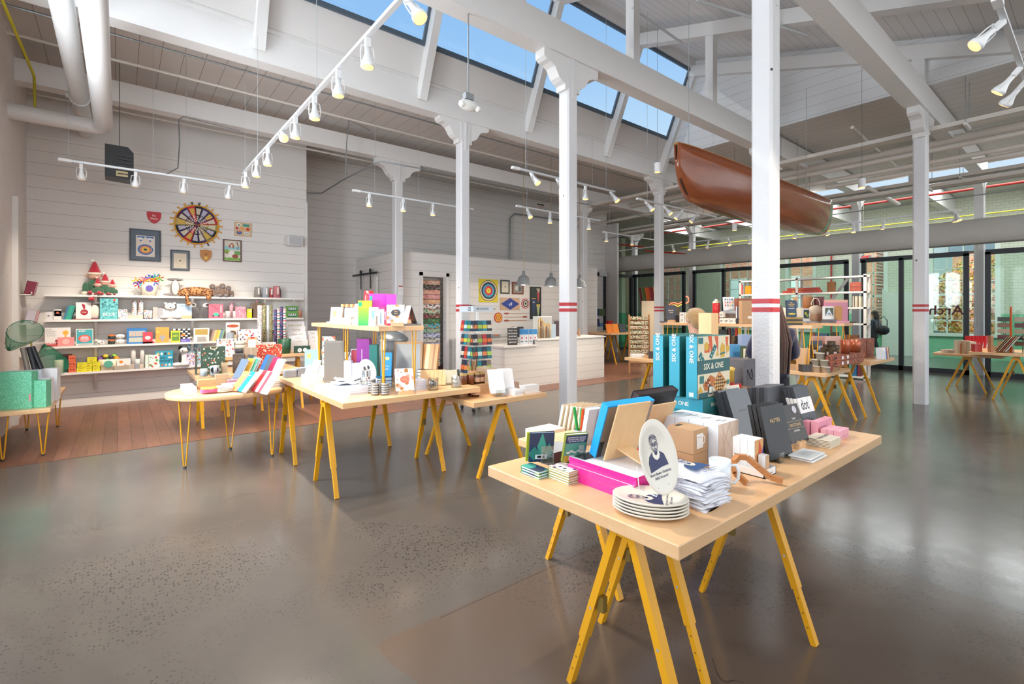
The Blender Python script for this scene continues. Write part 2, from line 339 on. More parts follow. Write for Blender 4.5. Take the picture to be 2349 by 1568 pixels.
# ceilings: flat board ceiling with the raised monitor left open over x<10.7, 0<y<7.2
struct(MB().box(-1.4, 7.2, CZ, 17.6, 24, CZ+.06, 'ceiling_boards').box(10.75, -6, CZ, 17.6, 7.2, CZ+.06, 'ceiling_boards')
       .box(-1.4, -6, CZ, 10.75, -.1, CZ+.06, 'ceiling_boards').box(19.4, -6, CZ, 22.2, 24, CZ+.06, 'far_boards').box(17.6, 8.5, CZ, 19.4, 24, CZ+.06, 'far_boards').box(17.6, -6, CZ, 19.4, 1.2, CZ+.06, 'far_boards'), 'ceiling')
b = MB(); b.beam((-1.4, 6.28, 7.5), (10.75, 6.28, 7.5), .1, .22, 'timber')
b.add([(-1.4, 6.4, 7.62), (10.75, 6.4, 7.62), (10.75, -.6, 5.45), (-1.4, -.6, 5.45)], [(0, 1, 2, 3)], 'roof_boards'); struct(b, 'ceiling', solid=.05)
# glazing apron under the skylight, panes and bars
RX = [-.9, 1.45, 3.88, 6.2, 8.55, 10.66]
gl = lambda z: 7.1-.42*(z-5.5)
b = MB(); b.add([(-1.4, gl(5.42), 5.42), (10.75, gl(5.42), 5.42), (10.75, gl(5.86), 5.86), (-1.4, gl(5.86), 5.86)], [(0, 1, 2, 3)], 'drywall'); struct(b, 'trim_1', solid=.03)
for i in range(5):
    x0, x1 = RX[i]+.07, RX[i+1]-.07; b = MB()
    A = lambda x, z: Vector((x, gl(z), z))
    for z in (5.89, 7.36): b.beam(A(x0, z), A(x1, z), .05, .07, '4a5a68/.4')
    for x in (x0+.02, x1-.02): b.beam(A(x, 5.89), A(x, 7.36), .05, .04, '4a5a68/.4')
    b.add([A(x0, 5.9), A(x1, 5.9), A(x1, 7.35), A(x0, 7.35)], [(0, 1, 2, 3)], 'sky_pane'); struct(b, 'window_%d' % (i+1))
for i, x in enumerate(RX):
    b = MB(); b.beam((x, gl(5.1)-.09, 5.1), (x, gl(7.4)-.09, 7.4), .13, .17, 'timber', up=(0, 1, 0)); struct(b, 'glazing_rafter')
    b = MB(); b.beam((x, 6.35, 7.33), (x, -.4, 5.26), .2, .24, 'timber', up=(0, 0, 1)); struct(b, 'roof_rafter')
    for y, zt in ((4.67, 6.85),): struct(MB().cb(x, y, 5.42, .15, .15, zt-5.42-.12, 'timber'), 'roof_post')
for x, y in ((10.66, 2.06), (6.2, 2.06), (3.88, 2.06)): struct(MB().cb(x, y, 5.42, .17, .17, .55, 'timber'), 'roof_post')
b = MB(); b.prism([(7.1, 5.42), (6.4, 7.62), (-.6, 5.45)], (10.69, 0, 0), (0, 1, 0), (0, 0, 1), (.06, 0, 0), 'endwall_boards'); struct(b, 'wall_monitor')
# corbel profile, columns and long beams
half = [(.52, 0), (.52, -.10), (.47, -.135), (.40, -.145), (.33, -.18), (.28, -.25), (.25, -.30), (.20, -.335), (.14, -.36), (.14, -.43)]
prof = [(-.6, .0)]+[(-x, z) for x, z in half]+half[::-1]+[(.6, 0)]
prof = [(-x, z) for x, z in half]+half[::-1]
def column(x, y, corbel=True, z=BZ, stripe=True):
    b = MB(); a = .096; c = .022
    oct_ = [(-a+c, -a), (a-c, -a), (a, -a+c), (a, a-c), (a-c, a), (-a+c, a), (-a, a-c), (-a, -a+c)]
    b.prism(oct_, (x, y, 0), (1, 0, 0), (0, 1, 0), (0, 0, z-.35), 'column_paint'); b.cb(x, y, z-.4, .19, .19, .42, 'column_paint')
    o = struct(b, 'column')
    if corbel: b = MB(); b.prism(prof, (x, y-.085, z), (1, 0, 0), (0, 0, 1), (0, .17, 0), 'timber'); b.cb(x, y-.1, z-.55, .03, .012, .85, 'timber'); b.cb(x, y-.1, z+.1, .22, .012, .03, 'timber'); q = struct(b, 'corbel')
    if stripe:
        for z0 in (1.59, 1.67): k = 1.012; b = MB(); b.prism([(p*k, q*k) for p, q in oct_], (x, y, z0), (1, 0, 0), (0, 1, 0), (0, 0, .045), 'stripe_red'); struct(b, 'painted_stripe')
for i, x in enumerate(CX):
    for j, y in enumerate(RY):
        if (i, j) in ((0, 4), (1, 4)): continue
        column(x, y, True, 4.88 if j > 2 else BZ, j < 3 and i < 2)
for y, z0, z1, x1 in ((2.06, BZ, 5.42, 17), (4.67, BZ, 5.42, 17), (7.29, BZ-.05, 5.42, 17), (9.9, 4.88, 5.2, 17), (-.55, BZ, 5.4, 17)):
    struct(MB().box(-1.3, y-.12, z0, x1, y+.12, z1, 'timber'), 'roof_beam')
struct(MB().box(-1.3, 7.15, 5.36, 10.7, 7.43, 5.45, 'timber'), 'roof_beam')
for y in (9.0, 3.4, 6.2, .7, 11.6): struct(MB().box(16.9, y-.1, 4.9, 22, y+.1, 5.4, 'timber'), 'roof_beam')
# walls
struct(MB().box(-1.2, 10.95, 0, 3.145, 11.1, 4.45, 'shiplap').box(-1.2, 10.95, 4.45, 3.145, 11.1, 5.46, 'drywall'), 'wall_back')
struct(MB().box(3.10, 10.93, 0, 3.16, 10.95, 3.95, 'dcd8d4/.5'), 'trim_2')
struct(MB().box(3.12, 12.6, 0, 15.05, 12.75, 5.46, 'shiplap').box(3.08, 11.0, 0, 3.145, 12.7, 5.46, 'drywall'), 'wall_recess')
struct(MB().box(14.95, 12.0, 0, 15.05, 12.75, 5.0, 'drywall'), 'wall_end')
b = MB(); b.box(4.87, 10.0, 0, 5.44, 10.12, 2.95, 'shiplap_panel').box(6.06, 10, 0, 11.5, 10.12, 2.95, 'shiplap_panel').box(5.44, 10, 2.4, 6.06, 10.12, 2.95, 'shiplap_panel').box(5.44, 10.35, 0, 6.06, 10.4, 2.4, 'drywall').box(4.87, 10.12, 0, 4.97, 11.3, 2.95, 'shiplap_panel').box(4.87, 11.3, 2.32, 4.97, 12.6, 2.95, 'shiplap_panel').box(4.87, 12.3, 0, 4.97, 12.6, 2.32, 'shiplap_panel')
struct(b, 'wall_partition')
struct(MB().box(-1.2, 10.92, 0, 3.1, 10.95, .14, 'dcd8d4/.5'), 'baseboard_back')
for x0, x1 in ((5.36, 5.44), (6.06, 6.14)): struct(MB().box(x0, 9.97, 0, x1, 10.0, 2.5, 'dcd8d4/.5'), 'trim_3')
struct(MB().box(5.36, 9.97, 2.42, 6.14, 10.0, 2.5, 'dcd8d4/.5'), 'trim_4')
# left wall: painted brick with a deep window opening nearer the camera
b = MB(); b.box(-1.65, 6.6, 0, -1.16, 11.1, 5.46, 'white_brick_rough'); b.box(-1.65, -6, 0, -1.16, 6.6, .8, 'white_brick_rough'); b.box(-1.65, -6, 3.75, -1.16, 6.6, 5.46, 'white_brick_rough'); b.box(-1.65, -6, .8, -1.16, 4.9, 3.75, 'white_brick_rough'); struct(b, 'wall_left')
b = MB()
for y in (4.95, 5.5, 6.05, 6.55): b.box(-1.62, y-.03, .8, -1.57, y+.03, 3.75, 'e0e2e2/.5')
for z in (.83, 1.5, 2.2, 2.9, 3.7): b.box(-1.62, 4.9, z-.03, -1.57, 6.6, z+.03, 'e0e2e2/.5')
b.box(-1.6, 4.9, .8, -1.59, 6.6, 3.75, 'pane'); struct(b, 'window_6')
# far glazed partition at x=16.5: dark frames
def glaz(y0, y1, ms, n, x=16.5, zt=3.04):
    b = MB(); b.box(x-.05, y0, zt-.06, x+.05, y1, zt+.06, BLK).box(x-.05, y0, 0, x+.05, y1, .12, BLK)
    for y in ms: b.box(x-.05, y-.05, 0, x+.05, y+.05, zt, BLK)
    b.box(x-.006, y0, .1, x+.006, y1, zt, 'pane'); struct(b, 'window_%d' % n)
glaz(-2.5, 1.92, [1.88, -.4, -2.4], 7); glaz(2.22, 4.50, [2.27, 3.57, 4.42], 8); glaz(4.8, 9.72, [4.85, 7.2, 8.55, 9.66], 9); glaz(10.05, 12.4, [10.1, 12.3], 10)
b = MB(); b.box(13.4, 12.55, 2.98, 16.7, 12.65, 3.1, BLK).box(13.4, 12.55, 0, 16.7, 12.65, .12, BLK)
for x in (14.9, 16.62): b.box(x-.06, 12.55, 0, x+.06, 12.65, 3, BLK)
b.box(15.1, 12.59, .1, 16.6, 12.61, 3, 'pane'); struct(b, 'window_11')
# outer wall with sash windows at x=22
WN = [(2.30, 3.92), (5.24, 5.98), (7.6, 8.6), (9.9, 11.5), (-1.6, 0.2), (13.6, 15.2)]
b = MB(); ys = sorted(WN); y = -6
for a0, a1 in ys: b.box(22, y, 0, 22.35, a0, 5.46, 'green_brick'); b.box(22, a0, 3.92, 22.35, a1, 5.46, 'green_brick'); b.box(22, a0, 0, 22.35, a1, .85, 'green_brick'); y = a1
b.box(22, y, 0, 22.35, 24, 5.46, 'green_brick'); struct(b, 'wall_right')
for i, (a0, a1) in enumerate(WN):
    b = MB(); WH = 'd9e4da/.5'; b.box(21.93, a0-.1, .74, 22.3, a1+.1, .85, WH); b.box(21.97, a0-.09, .8, 22.1, a0+.04, 3.98, WH); b.box(21.97, a1-.04, .8, 22.1, a1+.09, 3.98, WH); b.box(21.97, a0, 3.86, 22.1, a1, 3.98, WH)
    n = max(2, round((a1-a0)/.4))
    for k in range(1, n): yy = a0+(a1-a0)*k/n; b.box(22.03, yy-.015, .85, 22.08, yy+.015, 3.9, WH)
    for k in range(1, 7): zz = .85+3.05*k/7; w = .035 if k == 3 else .015; b.box(22.03, a0, zz-w, 22.08, a1, zz+w, WH)
    b.box(22.05, a0, .85, 22.06, a1, 3.9, 'pane'); struct(b, 'window_%d' % (12+i))
# white door in the corridor behind the shelving, and the far corridor end
struct(MB().box(21.9, 4.35, 0, 21.99, 5.2, 2.3, 'd9e0d6/.5').box(21.88, 4.25, 0, 21.99, 4.35, 2.4, 'd3dccf/.5').box(21.88, 5.2, 0, 21.99, 5.3, 2.4, 'd3dccf/.5'), 'door_1')
struct(MB().box(13.2, 19.5, 0, 22, 19.7, 5.46, 'e3d6c2/.7').box(13.2, 12.7, 0, 13.3, 19.6, 5.46, 'ddd8cc/.7'), 'wall_far')
# sliding door on the partition side
b = MB(); b.box(4.80, 11.1, .02, 4.85, 12.2, 2.42, 'shiplap_panel')
for y in (11.1, 12.1): b.box(4.785, y, .02, 4.80, y+.1, 2.42, 'dedad6/.5')
d = thing('sliding_door', 'white boarded sliding door hung from a black rail on the partition', 'door', (0, 0, 0)); b.build('door_panel', d, loc=(0, 0, 0))
b = MB(); b.box(4.76, 11.0, 2.5, 4.775, 12.95-.4, 2.545, BLK); b.build('rail', d, loc=(0, 0, 0))
for y in (11.35, 11.95):
    b = MB(); b.cyl((4.74, y, 2.58), (4.76, y, 2.58), .055, BLK, n=16).box(4.745, y-.02, 2.15, 4.755, y+.02, 2.58, BLK); b.build('roller', d, loc=(0, 0, 0))
# long wrapped duct under the far ceiling
b = MB(); pts = [(0, -.27), (.1, -.31), (.22, -.28), (.27, -.1), (.27, .2), (.2, .28), (0, .3), (-.2, .28), (-.27, .2), (-.27, -.1), (-.22, -.28), (-.1, -.31)]
b.prism(pts, (16.05, -4, 3.52), (1, 0, 0), (0, 0, 1), (0, 17.4, 0), 'duct', True); struct(b, 'duct')
# brick building and sky-side greenery outside the windows
b = MB(); b.box(30, -6, -.3, 38, 4.6, 4.4, 'red_brick').box(29.8, -6, 4.3, 38, 4.8, 4.75, '4c5a68/.6').box(30, 7.5, -.3, 38, 26, 7.5, 'red_brick')
for y in (11, 14, 17, 20):
    b.box(29.9, y, 1.2, 30, y+1.1, 3.6, 'dfe4ea/.4')
o = b.build('brick_building', label='red brick building seen outside through the far windows', cat='building')
# ---------------- track lights, pendants, pipes, canoe ----------------
TZ = 3.6; ALU = 'd5d8da/.35/.2'; WP = 'e3e3e2/.35'; WARM = 'ffb869/.5/0/3'
def make_head():
    r = thing('track_light', 'x', 'spotlight', (0, 0, 0))
    MB().box(-.018, -.018, -.07, .018, .018, 0, WP).build('mount', r)
    b = MB()
    for s in (-1, 1): b.tube([(0, 0, -.06), (s*.045, 0, -.07), (s*.052, 0, -.12), (s*.05, 0, -.19)], .0045, WP, 6)
    b.build('yoke', r)
    MB().lathe([(.0, -.07), (.02, -.072), (.021, -.12), (.03, -.15), (.048, -.19), (.05, -.215), (.045, -.215)], WP, 16).build('lamp_housing', r)
    b = MB(); b.lathe([(.0, -.222), (.043, -.219), (.043, -.2155), (0, -.2155)], WARM, 16); b.build('bulb', r)
    return r
head0 = make_head()
sp = bpy.data.lights.new('lamp', 'SPOT'); sp.energy = 98; sp.spot_size = 1.5; sp.spot_blend = .8; sp.color = (1, .86, .70); sp.shadow_soft_size = .05
used = [0]
def head(x, y, z, label, tilt=(0, 0), grp='track light heads', lit=True):
    if used[0]: z -= .002; r = dup(head0, (x, y, z), label=label, group=grp)
    else: r = head0; r.location = (x, y, z); r['label'] = label; r['group'] = grp; used[0] = 1
    r.rotation_euler = (tilt[0], tilt[1], 0)
    if lit: l = bpy.data.objects.new('lamp', sp); COL.objects.link(l); l.parent = r; l.location = (0, 0, -.24)
    return r
def track(name, p, q, label, drops=(.15, .85), top=4.95):
    p, q = Vector(p), Vector(q); t = thing('lighting_track', label, 'light track', p, 0, 'lighting tracks')
    b = MB(); b.beam((0, 0, .012), q-p+Vector((0, 0, .012)), .036, .026, ALU); b.build('rail', t)
    e = (q-p).normalized(); b = MB(); b.beam(-e*.03+Vector((0, 0, .01)), e*.1+Vector((0, 0, .01)), .05, .036, WP); b.build('end_feed', t)
    for k in drops:
        b = MB(); c = (q-p)*k; b.cyl(c+Vector((0, 0, .02)), c+Vector((0, 0, top-p.z)), .0025, 'a8abad/.4', n=5); b.build('hanger_wire', t)
track('t', (-.6, 8.78, TZ), (1.63, 8.78, TZ), 'white lighting track hung in front of the shelf wall', (.03, .44, .62), 5.46)
for i, px in enumerate((186, 311, 422, 526)): head(PY(px, 400, 8.78).x, 8.78, TZ, 'white track spotlight, %s of four in front of the toy shelves' % lft(i, 4), (.5, 0))
track('t', (1.41, 1.2, TZ), (1.41, 8.0, TZ), 'long white lighting track running overhead towards the shelf wall', (.5, .86, .98), 5.4)
for i, (px, py) in enumerate(((930, 30), (843, 125), (776, 195), (722, 250), (678, 295), (648, 333), (614, 362), (588, 387), (563, 410))):
    y = PX(px, py, 1.41).y
    head(1.41, y, TZ, 'white track spotlight on the long overhead track, %s' % (['nearest the camera and glowing', 'second along', 'third along', 'fourth along', 'fifth along', 'tilted one in sixth place', 'seventh along', 'eighth along', 'last one by the wall'][i]), ((-.55, -.25) if i == 0 else (-.9, .2) if i == 5 else (0, 0)))
track('t', (3.05, 7.95, TZ), (5.45, 7.95, TZ), 'white lighting track above the wrapping paper niche', (.15, .5, .9), 5.46)
for i, px in enumerate((847, 925, 993)): head(PY(px, 450, 7.95).x, 7.95, TZ, 'white track spotlight, %s of three above the sliding door' % lft(i, 3))
track('t', (4.3, 5.27, TZ), (6.5, 5.27, TZ), 'white lighting track crossing behind the near striped column', (.1, .9), 7.1)
for i, px in enumerate((1217, 1277, 1343, 1400)): head(PY(px, 420, 5.27).x, 5.27, TZ, 'white track spotlight, %s of four around the near striped column' % lft(i, 4), ((-.6, -.2) if i != 2 else (0, 0)))
track('t', (5.93, 7.15, TZ), (8.3, 7.15, TZ), 'white lighting track between the pendant lamps and the near striped column', (.1, .9), 5.4)
for i, px in enumerate((1209, 1262, 1351)): head(PY(px, 490, 7.15).x, 7.15, TZ, 'white track spotlight, %s of three near the pendant chains' % lft(i, 3), ((-.5, 0) if i == 0 else (0, 0)))
track('t', (7.23, 5.33, TZ), (9.98, 5.33, TZ), 'white lighting track left of the canoe', (.1, .95), 7.1)
for i, px in enumerate((1480, 1522, 1567, 1601)): head(PY(px, 480, 5.33).x, 5.33, TZ, 'white track spotlight, %s of four left of the canoe' % lft(i, 4), ((-.6, -.3) if i < 2 else (.5, .5)))
track('t', (13.0, 1.9, TZ), (13.0, 11.5, TZ), 'very long grey lighting track in front of the wrapped duct', (.05, .3, .6, .9), 5.46)
for i, px in enumerate((1542, 1583, 1626, 1670, 1719, 1830, 1892, 1959, 2031, 2197, 2286)): head(13.0, max(1.95, PX(px, 500, 13.0).y), TZ, 'small spotlight on the far grey track, %s of eleven' % lft(i, 11), (.3*(i % 3-1), .2*(i % 2)))
track('t', (4.4, .46, TZ), (7.5, .46, TZ), 'white lighting track at the top right close to the camera', (.06, .8), 5.7)
for i, px in enumerate((2303, 2338, 2346)): head(PY(px, 100, .46).x+i*.12, .46, TZ, 'white spotlight at the top right, %s' % ['nearest the camera', 'middle of three', 'last of three'][i], (.7, .5-.5*i))
p = PZ(1385, 533, TZ); track('t', p, (p.x+2.2, p.y, TZ), 'white lighting track beside the recess wall end', (.1, .9), 5.46)
for i, px in enumerate((1391, 1450)): head(PY(px, 540, p.y).x, p.y, TZ, 'white spotlight beside the recess wall end, %s of two' % ['left', 'right'][i])
# slim cylinder pendants
for i, (px, py, z, zt, lb) in enumerate(((1508, 395, 4.0, 6.6, 'left of the canoe tip'), (1977, 430, 3.8, 6.3, 'right of the canoe'), (1829, 508, 3.6, 5.47, 'below the canoe'), (1685, 528, 3.5, 5.47, 'beyond the canoe, far back'))):
    p = PZ(px, py, z); t = thing('cylinder_pendant', 'small white cylinder pendant light '+lb, 'pendant light', p, 0, 'white cylinder pendants')
    MB().cyl((0, 0, 0), (0, 0, .16), .055, WP, n=18).build('lamp_shade', t); MB().disc((0, 0, -.002), .045, WARM, (1, 0, 0), (0, -1, 0)).build('bulb', t)
    MB().cyl((0, 0, .16), (0, 0, zt-z), .003, '5a5350/.5', n=5).build('cord', t)
# grey dome pendants over the counter
def dome(x, y, z, lb):
    t = thing('dome_pendant', 'glossy grey dome pendant lamp on a chain over the counter, '+lb, 'pendant lamp', (x, y, z), 0, 'grey dome pendants over the counter')
    G = '85888a/.15'; b = MB(); b.lathe([(.165, 0), (.168, .02), (.155, .04), (.15, .10), (.125, .17), (.085, .215), (.045, .235), (.04, .25), (.035, .33), (.0, .34)], G, 28); b.lathe([(.16, .005), (.145, .09), (.11, .17), (.03, .21)], 'f4e9d6/.4', 28); b.build('lamp_shade', t)
    MB().ell((0, 0, .1), .04, .04, .05, 'ffd9a0/.4/0/20').build('bulb', t)
    b = MB(); zz = .34; k = 0; H = 5.44-z
    while zz < H: b.cyl((-.006 if k % 2 else 0, 0, zz), (.006 if k % 2 else 0, 0, zz+.05), .006, 'b39a6c/.4/.6', n=5); zz += .055; k += 1
    b.build('chain', t); l = bpy.data.lights.new('lamp', 'POINT'); l.energy = 45; l.color = (1, .82, .6); l.shadow_soft_size = .05; o = bpy.data.objects.new('lamp', l); COL.objects.link(o); o.parent = t; o.location = (0, 0, .02)
for i, px in enumerate((1201, 1264, 1330)): q = PY(px, 656, 8.6); dome(q.x, 8.6, 2.2, lft(i, 3))
# black unit heater
t = thing('unit_heater', 'black louvred unit heater hanging by a rod near the back wall', 'heater', (0, 9.6, 3.62)); HB = '1d1d1e/.4'
b = MB(); b.prism([(-.17, 0), (.17, -.02), (.17, .40), (.1, .48), (-.17, .48)], (0, -.16, 0), (1, 0, 0), (0, 0, 1), (0, .32, 0), HB); b.build('casing', t)
for k in range(6): MB().box(-.02, -.19, .05+k*.055, .165, -.16, .062+k*.055, '3a3a3b/.4').build('louvre', t)
MB().cyl((0, 0, .48), (0, 0, 1.84), .006, '6a6a6a/.5', n=6).build('rod', t); MB().box(-.04, -.165, .02, .1, -.161, .1, 'c9b98e/.5').build('rating_label', t)
# emergency light and its conduit
t = thing('emergency_light', 'white oval emergency light on a steel box under a thin conduit', 'emergency light', (3.1, 4.62, 3.95))
MB().ell((0, 0, .0), .13, .07, .06, 'e2e1dc/.4').build('casing', t)
for s in (-1, 1): MB().ell((s*.11, -.03, -.02), .035, .035, .035, 'eceae4/.3').build('lamp_head', t)
MB().cb(0, 0, .06, .11, .07, .07, 'steel').build('junction_box', t); MB().cyl((0, 0, .13), (0, 0, 1.06), .008, 'steel', n=6).build('conduit', t)
# pipes
def pipe(name, label, pts, r, m, n=10, flag=None):
    b = MB(); b.tube(pts, r, m, n); return b.build(name, label=label, cat='pipe', group=flag)
E1 = PZ(232, 292, 4.3)
def arc(c, u, v, r, k=6): return [Vector(c)+Vector(u)*r*math.sin(PI/2*i/k)+Vector(v)*r*(1-math.cos(PI/2*i/k)) for i in range(k+1)]
pipe('vent_pipe', 'thick white pipe overhead that turns left into the brick wall', [(E1.x+.03, 0, 4.3), (E1.x+.03, 5, 4.3)]+arc((E1.x+.03, E1.y-.16, 4.3), (0, 1, 0), (-1, 0, 0), .16)+[(-1.16, E1.y, 4.3)], .108, 'pipe_white', 20)
E2 = PZ(140, 0, 4.62); pipe('vent_pipe', 'thick white pipe overhead ending in a clamp at the back wall', [(-.44, 0, 4.62), (-.44, 5, 4.62), (-.44, 10.95, 4.62)], .10, 'pipe_white', 20)
b = MB(); b.cyl((-.44, 9.2, 4.62), (-.44, 9.24, 4.62), .115, 'pipe_white', n=20); b.cb(-.56, 9.22, 4.60, .05, .04, .05, 'pipe_white').cb(-.32, 9.22, 4.6, .05, .04, .05, 'pipe_white'); b.build('pipe_clamp', label='white clamp around the pipe that meets the back wall', cat='clamp')
pipe('gas_pipe', 'thin yellow gas pipe beside the thick white pipes', [(-1.02, 3, 4.86), (-.98, 6, 4.86), (-.92, 9.4, 4.86), (-.92, 9.5, 4.4)], .017, 'b5a91e/.4')
def pX(px, py, Y, x0, x1, r, m, label, **k):
    q = PY(px, py, Y); return pipe('conduit' if r < .02 else 'sprinkler_pipe', label, [(x0, Y, q.z), (x1, Y, q.z)], r, m, 8)
def pY(px, py, z, y0, y1, r, m, label, name='sprinkler_pipe'):
    q = PZ(px, py, z); return pipe(name, label, [(q.x, y0, z), (q.x, y1, z)], r, m, 10)
pX(600, 173, 7.75, -1.1, 12, .014, 'steel', 'long grey steel conduit under the boarded ceiling')
pX(600, 222, 8.7, -1.1, 9, .022, 'pipe_beige', 'thin white sprinkler pipe under the boarded ceiling, nearer one')
pX(500, 300, 10.4, -1.1, 9, .02, 'pipe_beige', 'thin white sprinkler pipe close to the back wall')
pipe('conduit', 'bent grey conduit crossing the recess wall above the sliding door', [PY(705, 442, 12.4), PY(738, 443, 12.4), PY(788, 412, 11), PY(870, 370, 9), PY(1000, 392, 9), PY(1290, 450, 9)], .014, 'steel', 8)
pipe('conduit', 'curved grey conduit dropping to a junction box above the sliding door', [PY(850, 300, 9.5), PY(800, 275, 9.5), PY(795, 330, 9.5), PY(793, 408, 9.5)], .011, 'steel', 8)
pipe('conduit', 'grey flexible conduit feeding the shelf wall track', [PY(550, 300, 9.7), PY(420, 267, 9.7), PY(410, 275, 9.6), PY(412, 330, 9.2), PY(408, 385, 8.9), PY(384, 398, 8.78)], .009, 'steel', 8)
pipe('conduit', 'grey conduit elbow on the recess wall right of the warning sign', [PY(1170, 600, 12.5), PY(1170, 500, 12.5), PY(1180, 490, 12.5), PY(1290, 505, 12.5)], .025, 'steel', 8)
pX(1500, 500, 8.6, 9, 16, .012, 'steel', 'thin grey conduit far back left of the canoe')
for i, (px, py, z, r, m, lb, y0, y1) in enumerate(((2349, 303, 4.75, .05, 'pipe_beige', 'upper beige pipe right of the canoe', -3, 8), (2349, 333, 4.6, .05, 'pipe_beige', 'middle beige pipe right of the canoe', -3, 12), (2349, 350, 4.5, .05, 'pipe_beige', 'lower beige pipe right of the canoe', -3, 4.2),
    (2100, 452, 4.9, .035, 'c33a33/.4', 'red sprinkler pipe along the glazed corridor', -3, 12), (2100, 508, 4.4, .02, 'c8bb28/.4', 'yellow gas pipe above the wrapped duct', -3, 12), (2100, 517, 4.3, .016, 'd0c42e/.4', 'thin yellow gas pipe just above the wrapped duct', -3, 12),
    (1960, 462, 4.3, .014, 'steel', 'grey conduit above the far track', -3, 12), (1700, 420, 5.0, .09, 'pipe_beige', 'thick beige pipe behind the canoe', -3, 12.4), (2000, 480, 4.2, .012, 'steel', 'second grey conduit above the far track', -3, 12))):
    pY(px, py, z, y0, y1, r, m, lb, 'gas_pipe' if 'yellow' in lb else 'sprinkler_pipe')
for i, (px, py, z) in enumerate(((1794, 380, 4.7), (2349, 385, 4.45), (2349, 400, 4.3))):
    q = PZ(px, py, z); t = thing('cable_tray', 'beige metal cable tray, %s of three right of the canoe' % ['highest', 'middle', 'lowest'][i], 'cable tray', (q.x, 0, z), 0, 'cable trays')
    MB().box(-.13, -3, 0, .13, 11, .012, 'pipe_beige').build('tray', t); b = MB()
    for s in (-1, 1): b.box(s*.13-.006, -3, 0, s*.13+.006, 11, .07, 'pipe_beige')
    b.build('side_rail', t)
    for y in (1.5+.5*i, 4.5+.5*i, 7.5+.5*i): MB().box(-.2, y-.02, -.04, .2, y+.02, 0, 'd5d3d0/.4').cyl((-.17-.03*i, y, 0), (-.17-.03*i, y, CZ-z), .005, 'steel', n=5).cyl((.17, y, 0), (.17, y, CZ-z), .005, 'steel', n=5).build('hanger', t)
pipe('sprinkler_pipe', 'white sprinkler branch with a capped end under the far ceiling', [PZ(1955, 292, 5.0), PZ(1985, 320, 5.0), PZ(2060, 385, 5.1)], .03, 'pipe_beige', 10)
pipe('fluorescent_tube_pipe', 'white pipe end with a brown collar left of the second column row', [PZ(1990, 430, 4.4), PZ(2060, 468, 4.4)], .05, 'pipe_beige', 12)['category'] = 'pipe'
for i, (a, b_) in enumerate((((1600, 0), (1850, 80)), ((1450, 18), (1566, 100)))):
    pipe('sprinkler_pipe', 'grey sprinkler branch under the monitor roof, %s' % ['right of the big column', 'left of the big column'][i], [PZ(*a, 6.25), PZ(*b_, 6.25)], .022, 'c9ccce/.4', 10)
for k, (px, py) in enumerate(((1290, 545), (1480, 575), (1420, 590))): pipe('sprinkler_pipe', 'red sprinkler pipe far back left of the glazing, %s' % ['upper', 'middle', 'lower'][k], [PX(px, py, 15.5+k*.2), PX(px+190, py+22-k*8, 15.7+k*.2)], .03, 'b8402f/.5', 8)
# canoe
t = thing('canoe', 'long varnished copper-brown canoe hanging from the roof behind the big column', 'canoe', (8.05, 3.45, 3.0)); L = 2.55
woodm('canoe_hull', '6b3319', '8f4e2c', 0, .5, .2)
def sec(tt, off=0.):
    u = abs(tt); w = .43*max(0, 1-u**2.8)**.75-off; zs = .50+.22*u**3; zk = .0+off+(.06*u**2+.5*max(0, (u-.8)/.2)**3*.9); w = max(w, .012); n = 8
    return [(L*(tt+(.012*math.copysign(1, tt)*u**20)*1), s*w*math.sin(PI/2*a/n)**.75, zs-(zs-zk)*math.cos(PI/2*a/n)**.9 if a < n else zs) for s, a in [(-1, k) for k in range(n, 0, -1)]+[(1, k) for k in range(0, n+1)]]
TT = [-1, -.985, -.96, -.92, -.86, -.78, -.66, -.5, -.3, -.1, .1, .3, .5, .66, .78, .86, .92, .96, .985, 1]
def hull(off, m): 
    vs = []; k = 17
    for q in TT: vs += sec(q, off)
    return vs, [(i*k+j, i*k+j+1, (i+1)*k+j+1, (i+1)*k+j) for i in range(len(TT)-1) for j in range(k-1)]
vs, fs = hull(0, 0); b = MB(); b.add(vs, fs, 'canoe_hull', True); b.build('hull', t, solid=-.02)
for s in (0, 16): MB().tube([vs[i*17+s] for i in range(len(TT))], .018, 'a4763f/.3', 6).build('gunwale', t)
for x, c in ((.74, '5f8f6f/.2'), (.80, 'a23a2e/.2'), (.86, 'c9a93a/.2'), (.91, '6d8f7b/.2')):
    pts = [(p[0], p[1]*1.06, p[2]-.022) for p in sec(x)]; p2 = [(p[0]+.07, p[1], p[2]) for p in sec(x+.028)]; b = MB(); b.add(pts+[(q[0], q[1]*1.06, q[2]-.022) for q in p2], [(j, j+1, 18+j, 17+j) for j in range(16)], c, True); b.build('painted_band', t)
for x in (-.5, 0, .5): MB().box(x*L-.02, -.4*(1-abs(x)**2.8)**.75, .47, x*L+.02, .4*(1-abs(x)**2.8)**.75, .49, 'a4763f/.4').build('thwart', t)
for x in (-.9, .62): MB().cyl((x*L, 0, .5), (x*L, 0, 2.6), .004, '8b8f92/.4', n=5).build('suspension_wire', t)
MB().tube([(-L*.98, 0, .06+.45*.5), (-L*.93, 0, .12), (0, 0, -.012), (L*.93, 0, .12), (L*.98, 0, .3)], .012, '3b1e12/.3', 6).build('keel_strip', t)
